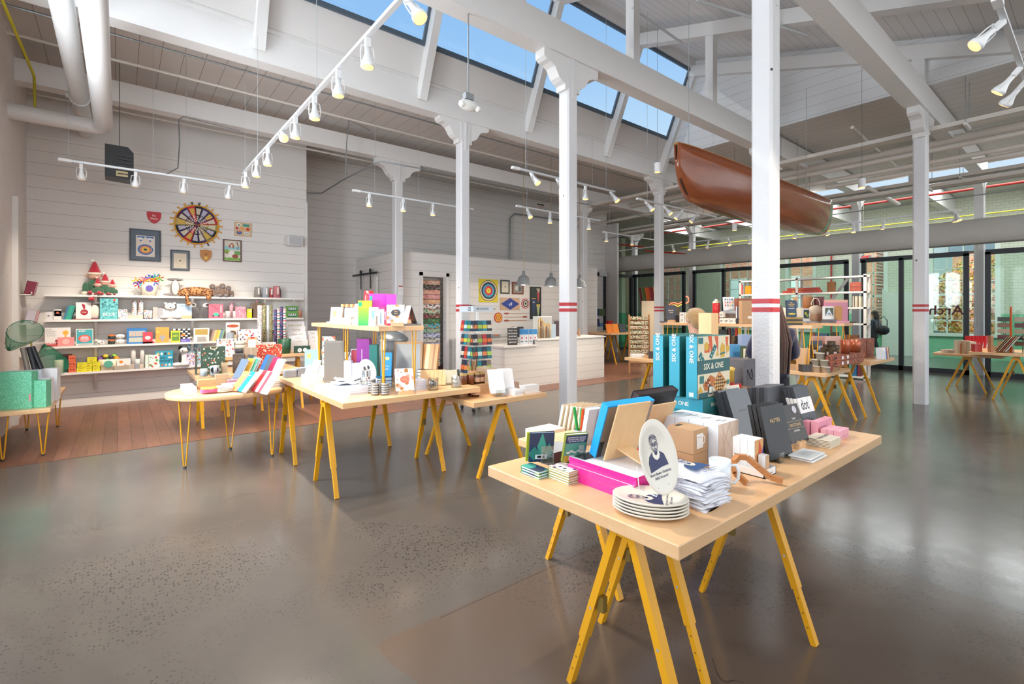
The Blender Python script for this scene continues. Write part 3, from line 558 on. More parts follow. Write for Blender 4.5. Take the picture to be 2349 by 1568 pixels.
# fire rated sign, wall speaker, sockets
q = PY(1240, 474, 12.58); b = MB(); b.box(q.x-.16, 12.585, q.z-.09, q.x+.16, 12.598, q.z+.09, 'e9e4dd/.5').box(q.x-.16, 12.58, q.z+.05, q.x+.16, 12.586, q.z+.09, '1e1c1c/.5').text('1 HR RATED', .055, 'b5202c/.5', (q.x, 12.58, q.z+.0)).text('FIRE WALL', .045, 'b5202c/.5', (q.x, 12.58, q.z-.055))
b.build('warning_sign', label='small red and white 1 HR RATED sign high on the recess wall', cat='sign')
for lb, px, py, Y, w in (('beside the framed dog on the shelf wall', 672, 554, 10.93, .3), ('high on the recess wall by its right end', 1380, 628, 12.5, .34)):
    q = PY(px, py, Y); t = thing('wall_speaker', 'boxy white wall speaker '+lb, 'speaker', (q.x, Y-.09, q.z-.1), .15)
    MB().box(-w/2, -.08, 0, w/2, .08, .2, 'dcdbd9/.5').build('casing', t, bev=.01); MB().box(-w/2+.02, -.085, .015, w/2-.02, -.08, .185, 'b5b6b8/.7').build('grille', t)
# ---------------- furniture and merchandise builders ----------------
woodm('maple', 'c99d70', 'dbb58a', 0, .7, .28); woodm('maple_y', 'c99d70', 'dbb58a', 1, .7, .28); woodm('ply', 'c9a072', 'dfbd90', 2, 1, .45); woodm('pine', 'd3a36c', 'e6c191', 2, 1.4, .5); woodm('beech', 'cc9f72', 'e0bd96', 0, 2, .5)
paint('yellow_metal', 'd99a12', .35, 60, .02, None, 'c98a0c', .1)
YM = 'yellow_metal'; WHT = 'e9e7e4/.5'; CRM = 'e8dfcd/.5'; KRF = 'b3906c/.75'; NVY = '262d47/.5'; PAG = 'e6e3da/.8'
def frame_legs(t, x, y, h, sp=.29, w=.045):
    """one A-frame: two telescoping legs spreading along local y, each a leg part with its holes"""
    for s in (-1, 1):
        b = MB(); top = Vector((x, y+s*.03, h)); ft = Vector((x, y+s*sp, 0)); q = top+(ft-top)*(1-.37); e = top+(ft-top)*.69
        b.beam(top, e, w, w*.72, YM, up=(0, 1, .3)); b.beam(q, ft, w*.78, w*.56, YM, up=(0, 1, .3))
        leg = b.build('leg', t); b = MB()
        for k in (.74, .82, .90):
            c = top+(ft-top)*k; b.cyl(c+Vector((-w*.4, 0, 0)), c+Vector((w*.4, 0, 0)), .005, '8a6a20/.5', n=6)
        c = top+(ft-top)*.5; b.cyl(c+Vector((-w*.52, 0, 0)), c+Vector((w*.52, 0, 0)), .006, 'c9ccd0/.3/.8', n=8); b.build('bolt', leg)
    MB().box(x-w*.45, y-.05, h-.04, x+w*.45, y+.05, h, YM).build('hinge', t)
    MB().box(x-w*.3, y+.10, h*.50, x+w*.3, y+.13, h*.58, '6d5518/.4').build('lock_plate', t)
def table(name, label, x0, y0, x1, y1, zt, frames, th=.05, round_=False, legs=None, grp=None, rz=0, wood='maple'):
    t = thing(name, label, 'table', (x0, y0, 0), rz, grp); w, d = x1-x0, y1-y0
    MB().box(0, 0, zt-th, w, d, zt, wood).build('tabletop', t, bev=.004)
    for fr in frames or ():
        (ax, ay), (bx, by) = fr[:2]; h = zt-th
        frame_legs(t, ax-x0, ay-y0, h-.03); h and (ax, ay) != (bx, by) and frame_legs(t, bx-x0, by-y0, h-.03)
        MB().beam((ax-x0, ay-y0, h-.015), (bx-x0+.0+(.3 if (ax, ay) == (bx, by) else 0), by-y0, h-.015), .05, .03, YM).build('crossbeam', t)
    for (lx, ly, dx, dy) in legs or (): hairpin(t, lx-x0, ly-y0, dx, dy, zt-th)
    return t
def hairpin(t, x, y, dx, dy, h, m=YM, foot=True):
    b = MB(); b.tube([(x-dx, y-dy, h), (x-dx*.2, y-dy*.2, .03), (x, y, .012), (x+dx*.2, y+dy*.2, .03), (x+dx, y+dy, h)], .007, m, 8); q = b.build('leg', t)
    if foot: MB().cyl((x, y, 0), (x, y, .02), .017, '1e2226/.6', r2=.012, n=10).build('rubber_foot', q)
def deco(o, w, d, h, items, name='print'):
    b = MB(); e = .0012
    for ii, it in enumerate(items):
        f, k, u, v, a, c, m = (list(it)+[None]*2)[:7]
        if f == 'f': O, U, V, Wd, Hh = (0, -e, 0), (1, 0, 0), (0, 0, 1), w, h
        elif f == 's': O, U, V, Wd, Hh = (-e, d, 0), (0, -1, 0), (0, 0, 1), d, h
        elif f == 't': O, U, V, Wd, Hh = (0, 0, h+e), (1, 0, 0), (0, 1, 0), w, d
        elif f == 'b': O, U, V, Wd, Hh = (w, d+e, 0), (-1, 0, 0), (0, 0, 1), w, h
        O, U, V = Vector(O), Vector(U), Vector(V); p = O+U*u*Wd+V*v*Hh; n_ = U.cross(V); p += n_*.00009*ii
        if k == 'R': b.add([p-U*a*Wd/2-V*c*Hh/2, p+U*a*Wd/2-V*c*Hh/2, p+U*a*Wd/2+V*c*Hh/2, p-U*a*Wd/2+V*c*Hh/2], [(0, 1, 2, 3)], m)
        elif k == 'O': b.disc(p, a*min(Wd, Hh), m, U, V, 20, (c or a)*min(Wd, Hh))
        elif k == 'D': b.add([p-U*a*Wd/2, p-V*c*Hh/2, p+U*a*Wd/2, p+V*c*Hh/2], [(0, 1, 2, 3)], m)
        elif k == 'P': b.add([O+U*x*Wd+V*y*Hh+n_*.00009*ii for x, y in a], [tuple(range(len(a)))], m)
        else: b.text(k, a*Hh, m, p, U, V, c or 1)
    return b.build(name, o)
def bq(name, label, cat, pl, pf, pr, yb, yt, z, m, n=1, deco_=None, grp=None, top=None, side=None, jit=0, gap=.001, pages=None, bev=0, dims=None):
    """box aligned with the building, measured from the photograph: left, front and right corner, base and top line, surface height"""
    if dims: x, y, w, d, h = dims
    else:
        P = PZ(pf, yb, z); x, y = P.x, P.y; d = max(.01, PX(pl, 0, x).y-y); w = max(.01, PY(pr, 0, y).x-x); h = (yb-yt)/F*dep(P)
    r = []; me0 = None
    for i in range(n):
        hh = h/n; jx, jy = R.uniform(-jit, jit), R.uniform(-jit, jit)
        lb = label if n == 1 else '%s, %s' % (label, nth(i, n) if n > 2 else ['lower', 'upper'][i])
        if me0: o = me0.copy(); COL.objects.link(o); o['label'] = lb; o.location = (x+jx, y+jy, z+i*hh)
        else:
            b = MB(); mm = m if isinstance(m, str) else m[0]
            if pages:
                c = min(.003, hh*.15); b.box(0, 0, 0, w, d, c, mm).box(0, 0, hh-gap-c, w, d, hh-gap, mm)
                if side == 'y': b.box(0, d-c, c, w, d, hh-gap-c, mm)
                else: b.box(w-c, 0, c, w, d, hh-gap-c, mm)
                o = b.build(name, loc=(x+jx, y+jy, z+i*hh), label=lb, cat=cat, group=grp); MB().box(.002, .002, c, w-.004, d-.004, hh-gap-c, pages).build('pages', o)
            else:
                b.box(0, 0, 0, w, d, hh-gap, mm, top=top); o = b.build(name, loc=(x+jx, y+jy, z+i*hh), label=lb, cat=cat, group=grp, bev=bev)
                if n > 3: me0 = o
        if not me0 or i == 0:
            if deco_ and (i == n-1 or n <= 3): deco(o, w, d, hh-gap, deco_ if (i == n-1) else [q for q in deco_ if q[0] != 't'])
        r.append(o)
        if n > 3 and i == 0 and not pages: me0 = o
        if pages and n > 1 and i < n-1: pass
    if n > 3 and deco_ and [q for q in deco_ if q[0] == 't']: deco(r[-1], w, d, h/n-gap, [q for q in deco_ if q[0] == 't'])
    return r, (x, y, w, d, h)
def lean(name, label, cat, loc, rz, w, h, t, ang, cover, pages=PAG, deco_=None, grp=None, spine='l', front='f', book=True):
    """a book, board or card standing on its edge; ang degrees: its top leans towards local -y when positive"""
    o = thing(name, label, cat, loc, 0, grp, (math.radians(ang), 0, math.radians(rz))) if book else None; c = min(.003, t*.2)
    if not book:
        o = MB().box(0, 0, 0, w, t, h, cover).build(name, loc=loc, label=label, cat=cat, group=grp); o.rotation_euler = (math.radians(ang), 0, math.radians(rz))
    else:
        b = MB(); b.box(0, 0, 0, w, c, h, cover).box(0, t-c, 0, w, t, h, cover)
        if spine == 'l': b.box(0, c, 0, c, t-c, h, cover)
        elif spine == 'r': b.box(w-c, c, 0, w, t-c, h, cover)
        b.build('cover', o); MB().box(c, c, .003, w-c*1.3, t-c, h-.003, pages).build('pages', o)
    if deco_: deco(o, w, t, h, deco_)
    return o
def easel(label, loc, rz, w=.1, h=.06, m='acrylic'):
    t = thing('display_stand', label, 'stand', loc, math.radians(rz))
    if m == 'acrylic':
        MB().box(0, .0, 0, w, .003, h, m).build('back_plate', t); MB().box(0, .003, 0, w, .05, .003, m).build('foot', t)
    else:
        MB().prism([(0, 0), (w, 0), (w*.92, h*.7), (w*.7, h), (w*.55, h*.75), (w*.45, h*.75), (w*.3, h), (w*.08, h*.7)], (0, 0, 0), (1, 0, 0), (0, 0, 1), (0, .02, 0), m).build('back_plate', t); MB().box(w*.1, .02, 0, w*.9, .09, .012, m).build('foot', t)
    return t
def jar(name, label, cat, loc, r, h, body, lid, grp=None, lab=None, n=16):
    o = MB().lathe([(0, 0), (r, 0), (r, h*.78), (r*.86, h*.84), (r*.86, h*.86)], body, n).build(name, loc=loc, label=label, cat=cat, group=grp)
    MB().cyl((0, 0, h*.85), (0, 0, h), r*.92, lid, n=n).build('lid', o)
    if lab: b = MB(); b.lathe([(r*1.015, h*.2), (r*1.015, h*.6)], lab, n); b.build('label_band', o)
    return o
def cup(name, label, cat, loc, r, h, m, r2=None, handle=0, grp=None, tilt=None):
    r2 = r2 or r; o = MB().lathe([(0, 0), (r, 0), (r2, h), (r2*.93, h), (r*.93, .006), (0, .006)], m, 20).build(name, loc=loc, label=label, cat=cat, group=grp)
    if handle: MB().tube([(r*.95, 0, h*.8), (r*1.5, 0, h*.82), (r*1.75, 0, h*.6), (r*1.7, 0, h*.35), (r*1.35, 0, h*.18), (r*.95, 0, h*.22)], handle, m, 8).build('handle', o); o.rotation_euler[2] = tilt or 0
    return o
def portrait(b, o, u, v, s, m='2b3058/.5'):
    """line drawing of a bust in a dark robe with a pale collar"""
    o, u, v = Vector(o), Vector(u), Vector(v); P = lambda x, y: o+(u*x+v*y)*s; nn = u.cross(v)*.0006
    rob = [(-.30, -.42), (-.30, -.2), (-.24, -.06), (-.12, .02), (-.05, .03), (.06, .02), (.14, .0), (.26, -.08), (.33, -.3), (.34, -.36), (.1, -.36)]
    b.add([P(x, y) for x, y in rob], [tuple(range(len(rob)))], m)
    col = [(-.12, .03), (-.13, -.06), (-.08, -.14), (0, -.18), (.08, -.14), (.12, -.06), (.1, .03), (.06, .02), (.04, -.04), (0, -.07), (-.05, -.04), (-.06, .03)]
    b.add([P(x, y)+nn for x, y in col], [tuple(range(len(col)))], 'e6dccb/.3')
    ln = lambda pts, w=.008: [b.add([P(x0, y0)+nn*2+q for q in (-k, k)]+[P(x1, y1)+nn*2+q for q in (k, -k)], [(0, 1, 2, 3)], m) for (x0, y0), (x1, y1) in zip(pts, pts[1:]) for k in [((P(x1, y1)-P(x0, y0)).cross(nn)).normalized()*w*s]]
    ov = lambda cx, cy, a, c, k0=0, k1=1, n=14: [(cx+a*math.cos(2*PI*(k0+(k1-k0)*i/n)), cy+c*math.sin(2*PI*(k0+(k1-k0)*i/n))) for i in range(n+1)]
    ln(ov(0, .2, .115, .155, -.45, .0)); ln([(-.115, .2), (-.125, .3), (-.1, .38), (-.03, .42), (.06, .4), (.11, .34), (.115, .2)]); ln(ov(0, .31, .115, .07, .05, .45)); ln([(-.1, .3), (-.04, .38), (.02, .33), (.1, .36)]); ln([(-.09, .26), (0, .34), (.09, .29)])
    for s_ in (-1, 1): ln(ov(s_*.05, .19, .042, .032)); ln([(s_*.03, .19), (s_*.07, .19)], .01); ln([(s_*.03, .24), (s_*.08, .245)])
    ln([(0, .19), (.012, .13), (-.01, .12)]); ln([(-.035, .085), (0, .092), (.035, .085)]); ln([(-.06, .07), (-.06, .03)]); ln([(.06, .07), (.06, .02)])
    b.text('Ruth Bader Ginsburg', .085*s, m, P(.02, -.48)+nn, u, v); b.text('RBG forever!', .085*s, m, P(.02, -.58)+nn, u, v)
# ---------------- front table ----------------
ZT = .85
table('display_table', 'large maple display table on yellow trestles nearest the camera', 1.388, .866, 3.57, 1.9, ZT, [((1.52, 1.18), (2.59, 1.18)), ((1.93, 1.36), (1.93, 1.36))])
table('display_table', 'lower maple table pushed behind the left end of the nearest table', 2.07, 1.93, 3.5, 2.49, .75, [((2.157, 2.0), (3.2, 2.1))])
speck('leaf_cover', '2c3a52', ['2f7f76', '3d9a8a', '8db84f'], 16, .6); speck('botany_cover', 'e6dcd8', ['3b3350', '6f9e8f', 'c8a6b0'], 40, .35)
r, g = bq('book', 'small teal leaf-patterned book in the leftmost stack', 'book', 1194, 1235, 1259, 1099.5, 1081.6, ZT, 'leaf_cover', 3, grp='leaf-patterned books', pages='dff0ee/.7', side='y', jit=.004)
r, g = bq('book', 'mint-edged drinks book in the second stack', 'book', 1258, 1305, 1338, 1112.5, 1084, ZT, 'b9a85a/.5', 5, grp='mint-edged drinks books', pages='cfe8e6/.7', side='y', jit=.003)
o = r[-1]; MB().box(.002, .002, g[4]/5, g[2]-.002, g[3]-.002, g[4]/5+.001, 'botany_cover').build('cover_art', o)
LB = lambda: [('f', 'R', .5, .18, .5, .16, 'dfe8ea/.5'), ('f', 'R', .42, .18, .16, .08, '1b1b1b/.5'), ('f', 'R', .6, .18, .08, .08, '1b1b1b/.5')]
lean('book', 'navy and teal leaf book standing in a clear stand on the leftmost stack', 'book', (1.49, 1.715, .892), -30, .115, .152, .014, 17, '27395a/.4', 'd9e9ef/.7', [('f', 'D', .5, .55, .38, .95, '3f9c8c/.5'), ('f', 'D', .2, .3, .5, .5, '2f7f76/.5'), ('f', 'D', .8, .35, .4, .6, '3a8d80/.5')]+LB())
lean('book', 'yellow leaf book hidden behind the navy leaf book in the clear stand', 'book', (1.488, 1.735, .892), -30, .113, .15, .012, 17, 'a8b52e/.4', 'e8e2c0/.7')
easel('clear acrylic stand holding the navy leaf book', (1.52, 1.66, .892), -30, .06, .08)
lean('book', 'olive drinks book standing in a clear stand on the second stack', 'book', (1.555, 1.56, .914), -23, .108, .145, .018, 20, '7f8a2e/.4', 'dbe6e8/.7', [('f', 'R', .5, .5, .94, .96, '4e8f80/.5'), ('f', 'R', .5, .84, .94, .28, '2c3560/.5'), ('f', 'EXPERIENCE THE BEST', .5, .9, .06, 1, 'e8e6e0/.5'), ('f', 'STORIES AND DRINKS', .5, .83, .06, 1, 'e8e6e0/.5'), ('f', 'IN YOUR KITCHEN', .5, .76, .06, 1, 'e8e6e0/.5'), ('f', 'R', .5, .14, .94, .24, 'a98f2c/.5')]+[('f', 'O', .2+.15*k, .36+.05*(k % 2), .09, .05, 'd9cdbf/.5') for k in range(5)]+LB())
easel('clear acrylic stand holding the olive drinks book', (1.60, 1.50, .914), -23, .05, .085)
# shrink-wrapped pink books
r, g = bq('book', 'shrink-wrapped book with hot pink edges under the photo album', 'book', 0, 0, 0, 0, 0, ZT, 'dd2f8d/.15', 3, dims=(1.56, 1.17, .30, .36, .10), grp='pink-edged books in shrink wrap', top='e6e4e6/.12', jit=.006)
deco(r[-1], .30, .36, .032, [('t', 'R', .5, .88, .9, .2, '2c3136/.12')])
# photo album on wooden easel, seen from behind
o = lean('photo_album', 'shrink-wrapped album with bright blue edges leaning on a plywood easel', 'book', (1.63, 1.43, .955), -6, .29, .25, .035, 19, '8c8076/.15', '1e9be6/.4', [('f', 'R', .06, .15, .1, .3, '2c3136/.2')]); MB().box(-.002, -.002, .245, .29, .037, .252, '1e9be6/.35').box(-.003, -.002, 0, .003, .037, .25, '1e9be6/.35').build('painted_edge', o)
def ply_easel(label, loc, rz, w, h, ang=20):
    t = thing('plywood_easel', label, 'easel', loc, math.radians(rz)); X = Matrix.Rotation(math.radians(ang), 4, 'X')
    MB(X).box(0, 0, 0, w, .008, h, 'ply').build('panel', t, bev=.003); MB(Matrix.Translation((w*.3, -.02, .05)) @ Matrix.Rotation(math.radians(-62), 4, 'X')).box(0, -.004, -.0, w*.42, .004, .0, 'ply')
    MB().beam((w*.5, .0, .055), (w*.62, -.16, .006), w*.42, .007, 'ply').build('foot', t); return t
ply_easel('plywood easel with a slanting foot behind the blue-edged album', (1.625, 1.375, .953), -8, .19, .27)
lean('game_box', 'black box with a pink inside leaning on an easel behind the blue-edged album', 'box', (2.05, 1.62, .90), -4, .32, .30, .045, 24, '1d1c20/.5', '2a1418/.5', spine='r'); MB().box(3.0-.7, 1.585, 1.163, 2.34, 1.60, 1.18, 'd0265f/.5')
ply_easel('plywood easel behind the black box', (2.12, 1.56, .90), -5, .19, .24, 24)
bq('book', 'red and grey book lying behind the wooden easel foot', 'book', 0, 0, 0, 0, 0, ZT, 'a93a36/.3', 3, dims=(1.9, 1.3, .14, .2, .07), grp='red and grey books')
# oval platters
OV = [(0, .0), (.1, .0), (.132, .014), (.138, .019), (.134, .021), (.102, .007), (0, .005)]
paint('glaze', 'ddd5c6', .12, 20, .02)
def platter(label, loc, rz, rot=None, pic=False):
    o = MB().lathe(OV, 'glaze', 40, sx=1.0, sy=.71).build('oval_platter', loc=loc, rz=rz, label=label, cat='plate', group='oval portrait platters')
    if rot: o.rotation_euler = rot
    if pic: b = MB(); portrait(b, (.015, .0, .0075) if pic == 1 else (-.015, 0, .0075), (0, -1, 0) if pic == 1 else (0, 1, 0), (1, 0, 0) if pic == 1 else (-1, 0, 0), .155); b.build('portrait_drawing', o)
    return o
pc = (1.535, 1.078)
for i in range(5): platter('cream oval platter lying in the stack at the table edge, '+nth(i, 5), (pc[0], pc[1], ZT+i*.0115), math.radians(-58), pic=2 if i == 4 else 0)
uv = Vector((math.cos(-.12), math.sin(-.12), 0)); vv = Vector((-.06, .24, .97)).normalized(); uv = (uv-vv*uv.dot(vv)).normalized(); nn_ = uv.cross(vv)
platter('cream oval platter with a portrait drawing standing upright on the platter stack', (1.555, 1.07, ZT+.207), 0, Matrix((vv, -uv, nn_)).transposed().to_euler(), pic=1)
b = MB()
for s_ in (-1, 1): b.tube([Vector((1.555, 1.03, ZT+.11))+uv*s_*.03, Vector((1.555, 1.04, ZT+.075))+uv*s_*.03, Vector((1.56, 1.12, ZT+.075))+uv*s_*.03, Vector((1.56, 1.13, ZT+.16))+uv*s_*.03], .002, 'e8eaea/.2', 6)
b.build('plate_stand', label='thin clear wire stand under the upright platter', cat='stand')
# folded tea towels
paint('linen', 'e4e4ea', .9, 70, .5)
def towel(i, n, x, y, z, w, d, rz):
    b = MB(); k = 10; vs = []; ph = R.random()*6
    for zz in (0, 1):
        for a in range(k+1):
            for c in range(k+1):
                u, v = a/k, c/k; e = max(abs(u-.5), abs(v-.5))*2; wob = .005*math.sin(7*u+ph)*e**3+.004*math.cos(9*v+ph*1.3)*e**3; sag = -.006*e**6*(zz*1.2)
                top = (.016*max(0, 1-((u-.45)**2+(v-.5)**2)*5) if i == n-1 else 0)
                vs.append((x0_(u, ph)*w+wob, (v-.5)*d*(1+.03*math.sin(ph+5*u))+wob, z*0+zz*.0095+sag*1.1+wob*.5*zz+top*zz))
    m = (k+1)**2; fs = [(a*(k+1)+c, a*(k+1)+c+1, (a+1)*(k+1)+c+1, (a+1)*(k+1)+c) for a in range(k) for c in range(k)]
    bd = [(c) for c in range(k+1)]+[(a*(k+1)+k) for a in range(1, k+1)]+[(k*(k+1)+c) for c in range(k-1, -1, -1)]+[(a*(k+1)) for a in range(k-1, 0, -1)]; q = len(bd)
    b.add(vs, [f[::-1] for f in fs]+[tuple(j+m for j in f) for f in fs]+[(bd[j], bd[(j+1) % q], bd[(j+1) % q]+m, bd[j]+m) for j in range(q)], 'linen', True)
    return b.build('tea_towel', loc=(x, y, z), rz=rz, label='folded white tea towel in the crumpled stack beside the platters, '+nth(i, n), cat='towel', group='folded tea towels')
def x0_(u, ph): return (u-.5)*(1+.02*math.sin(ph))
for i in range(11):
    o = towel(i, 11, 1.785+R.uniform(-.005, .005), 1.07+R.uniform(-.005, .005), ZT+i*.0108, .185, .25, R.uniform(-.09, .09)-.05)
b = MB(); portrait(b, (.0, .0, .027), (1, .0, 0), (0, 1, 0), .17, '33507f/.8'); b.build('portrait_drawing', o)
# mug with handle, kraft mug boxes
cup('mug', 'white ceramic mug beside the tea towels', 'mug', (1.985, 1.045, ZT), .043, .12, 'dfe3e6/.2', .044, .0065, tilt=-.85)
KB = [('s', 'R', .5, .5, .0, .0, KRF), ('f', 'R', .42, .5, .42, .62, 'e2dfdb/.6'), ('f', 'O', .66, .52, .16, .2, 'e2dfdb/.6'), ('f', 'O', .66, .52, .1, .14, 'b3906c/.75'), ('f', 'R', .5, .5, .3, .6, 'e2dfdb/.6'), ('f', 'RARE CANDLE', .42, .66, .05, .9, '55504a/.6'), ('t', 'R', .4, .8, .35, .14, '4c463f/.6')]
bq('mug_box', 'square kraft carton printed with a white mug', 'box', 1533, 1589, 1623, 1051, 983, ZT+.065, KRF, 1, KB, dims=(2.125, 1.25, .13, .14, .115))
bq('mug_box', 'kraft carton hidden under the carton printed with a mug', 'box', 0, 0, 0, 0, 0, ZT, KRF, dims=(2.127, 1.252, .128, .138, .064))
CL = [('f', 'P', 0, 0, [(a, 0), (a+.012, 0), (c+.012, 1), (c, 1)], None, 'bb8a6e/.5') for a, c in ((.1, .9), (.3, .2), (.6, .95), (.75, .1), (.95, .5), (.02, .55))]
for i in range(4):
    bq('gift_box', 'tall white box with copper lines on one end in the row behind the mug, %s' % ['nearest', 'second', 'third', 'farthest'][i], 'box', 0, 0, 0, 0, 0, ZT, 'd5dbe2/.45', 1, [('f', 'R', .5, .5, 1, 1, 'd8c3b2/.45')]*(i == 0)+CL*(i == 0)+[('t', 'VASES', .45, .62, .22, 1, '5a4f4a/.6'), ('t', 'VISION', .55, .36, .22, 1, '5a4f4a/.6')], grp='white boxes with copper lines', dims=(2.265, 1.2+i*.08, .2, .078, .197))
# block puzzles in a tray
o = thing('display_tray', 'shallow white card tray holding the block puzzles', 'tray', (2.238, .972, ZT)); b = MB(); b.box(0, 0, 0, .12, .16, .004, WHT)
for q in ((0, 0, .12, .004), (0, .156, .12, .16), (0, 0, .004, .16), (.116, 0, .12, .16)): b.box(q[0], q[1], 0, q[2], q[3], .035, WHT)
b.build('tray_body', o); b = MB(); b.text('snake block', .01, '444444/.6', (.06, -.001, .015)); b.build('lettering', o)
for i in range(3): bq('puzzle_box', 'white Snake Block puzzle box in the row on the tray, %s' % ['nearest with orange and blue art', 'middle', 'farthest'][i], 'box', 0, 0, 0, 0, 0, ZT+.004, 'dbdcdc/.5', 1, [('s', 'Block', .5, .5, .06, .9, '333333/.6')]+([('f', 'R', .5, .5, 1, 1, 'd8a26a/.5'), ('f', 'P', 0, 0, [(.2, 0), (.6, 0), (.9, .6), (.5, 1), (.35, .5)], None, 'c8502e/.5'), ('f', 'P', 0, 0, [(.6, 0), (1, .3), (1, .8), (.75, .5)], None, '3b3a8a/.5')] if i == 0 else []), grp='snake puzzle boxes', dims=(2.25, 1.02+i*.034, .085, .033, .155))
bq('puzzle_box', 'tiny white and kraft box standing at the front of the tray', 'box', 0, 0, 0, 0, 0, ZT+.004, 'dedfde/.5', 1, [('f', 'R', .5, .5, 1, 1, 'c9a37c/.5')], dims=(2.268, .980, .036, .032, .092))
woodm('walnutish', 'a5683a', 'c08450', 0, 3, .45); b = MB(); pts = [(2.10, .985, .0), (2.09, 1.03, .035), (2.12, 1.055, .07), (2.155, 1.05, .09), (2.175, 1.02, .09), (2.185, .975, .055), (2.20, .93, .02), (2.215, .885, .012)]
t = thing('wooden_snake_puzzle', 'folded brown wooden snake puzzle in front of the white tray', 'puzzle', (2.10, .985, ZT))
for i in range(len(pts)-1): MB().beam(Vector(pts[i])-Vector((2.1, .985, 0))+Vector((0, 0, .008)), (Vector(pts[i+1])-Vector((2.1, .985, 0)))+Vector((0, 0, .008)), .022, .022, 'walnutish').build('block', t)
# notebooks
fz = '1c1b1d/.45'
for i in range(3): lean('notebook', ['black NOTES notebook with gold lettering standing in front', 'black notebook directly behind the NOTES notebook', 'black notebook second behind the NOTES notebook'][i], 'notebook', (2.495+i*.006, 1.053+i*.026, ZT+.012), -7, .205, .262, .02, -12, fz, 'c7c5bb/.7', [('f', 'NOTES', .5, .7, .1, 1.1, 'c9a56a/.35')] if i == 0 else None, grp='black gold-lettered notebooks')
easel('clear stand holding the NOTES notebook', (2.52, 1.02, ZT), 0, .05, .05)
lean('journal', 'dark brown DAILY GRATITUDE JOURNAL leaning behind the NOTES notebook', 'notebook', (2.83, 1.085, ZT+.03), -8, .175, .205, .02, -20, '37302c/.45', 'b9b3a6/.7', [('f', 'DAILY', .55, .62, .065, 1, 'e6e0d5/.4'), ('f', 'GRATITUDE', .5, .45, .105, .95, 'c9a56a/.35'), ('f', 'JOURNAL', .5, .3, .065, 1, 'e6e0d5/.4'), ('f', 'R', .5, .55, .9, .006, 'c9a56a/.35'), ('f', 'R', .5, .37, .9, .006, 'c9a56a/.35'), ('f', 'O', .72, .85, .12, .12, 'b9b0b8/.3')])
easel('small beech stand under the gratitude journal', (2.86, 1.06, ZT), 0, .1, .04, 'beech')
for i in range(2): lean('notebook', 'grey notebook wrapped in clear film behind the NOTES notebook, %s' % ['nearer', 'farther'][i], 'notebook', (2.75+i*.0-.03*i, 1.33+i*.035, ZT+.02), -4, .225, .275, .03, -18, '45464a/.15', 'a9a9ac/.4', [('f', 'HOTEFY.CO', .5, .55, .04, 1.2, '8a6a5c/.4')] if i == 0 else None, grp='film-wrapped grey notebooks')
bq('book', 'black book flat under the film-wrapped notebooks', 'book', 0, 0, 0, 0, 0, ZT, '2a2a2c/.4', 2, dims=(2.50, 1.20, .2, .12, .05), pages=PAG)
lean('paper_pad', 'cream paper pad standing behind the film-wrapped notebooks', 'notepad', (2.90, 1.42, ZT+.01), -4, .14, .285, .02, -14, 'd9d0c0/.6', 'd9d0c0/.7')
for i in range(5): bq('folder', 'dark grey folder standing in the block behind the notebooks, %s' % (['nearest', 'second', 'third', 'fourth', 'fifth', 'sixth', 'farthest'][i]), 'folder', 0, 0, 0, 0, 0, ZT, ['55585f/.5', '3f4147/.5'][i % 2], dims=(3.15, 1.35+i*.024, .25, .022, .27-.003*i), grp='dark grey folders')
for i in range(3): lean('notebook', 'black notebook with a white dot band, %s in its row' % ['nearest', 'middle', 'farthest'][i], 'notebook', (3.30+i*.004, 1.19+i*.024, ZT+.03), -5, .18, .25, .02, -17, '3a3c42/.4', 'cfcfc9/.6', [('f', 'R', .5, .52, 1, .38, 'e2e0de/.5'), ('f', 'dot', .42, .52, .36, .75, '2b2b2d/.5'), ('f', 'R', .72, .52, .012, .38, '2b2b2d/.5'), ('s', 'R', .5, .52, 1, .38, 'e2e0de/.5')] if i < 3 else None, grp='black notebooks with a dot band')
bq('note_card_box', 'cream card box under the notebooks with a dot band', 'box', 0, 0, 0, 0, 0, ZT, 'ddd0b4/.5', dims=(3.30, 1.17, .1, .09, .028))
# white trays, plates, pink boxes
for i in range(6): bq('ceramic_tray', 'cream rectangular tray in the stack beside the pink boxes, '+nth(i, 6), 'tray', 0, 0, 0, 0, 0, ZT+i*.0075, 'dcd2be/.3', 1, [('t', 'SPECIAL GUEST', .5, .5, .2, .9, '4a4038/.5')] if i == 5 else None, dims=(3.0, .955, .16, .125, .0065), grp='cream rectangular trays', bev=.003)
for i in range(2): bq('small_plate', 'small white square plate at the table edge, %s' % ['lower', 'upper'][i], 'plate', 0, 0, 0, 0, 0, ZT+i*.013, 'e1e3e2/.2', 1, [('t', 'R', .5, .3+.1*k, .6, .02, '8d8f92/.5') for k in range(5)] if i else None, dims=(2.65-i*.01, .92+i*.006, .19, .105, .01), grp='small white plates', bev=.003)
speck('pink_label', 'dc9fb0', ['e8bfc9', 'd78fa4'], 120, .3)
k = 0
for i in range(4):
    for j in range(3): bq('soap_box', 'small pink box in the front block of pink boxes, row %s, column %s' % (['one', 'two', 'three'][j], ['one', 'two', 'three', 'four'][i]), 'box', 0, 0, 0, 0, 0, ZT, 'dc9fb0/.5', 1, [('f', 'R', .3, .3, .12, .2, '7a6a6a/.5')] if j == 0 else None, dims=(3.245+i*.038, .985+j*.034, .036, .032, .052), grp='small pink boxes')
for i in range(5): bq('soap_box', 'taller pink box in the rear row of pink boxes, '+lft(i, 5), 'box', 0, 0, 0, 0, 0, ZT, 'd995a8/.5', dims=(3.25+i*.046, 1.10, .044, .04, .085), grp='taller pink boxes')
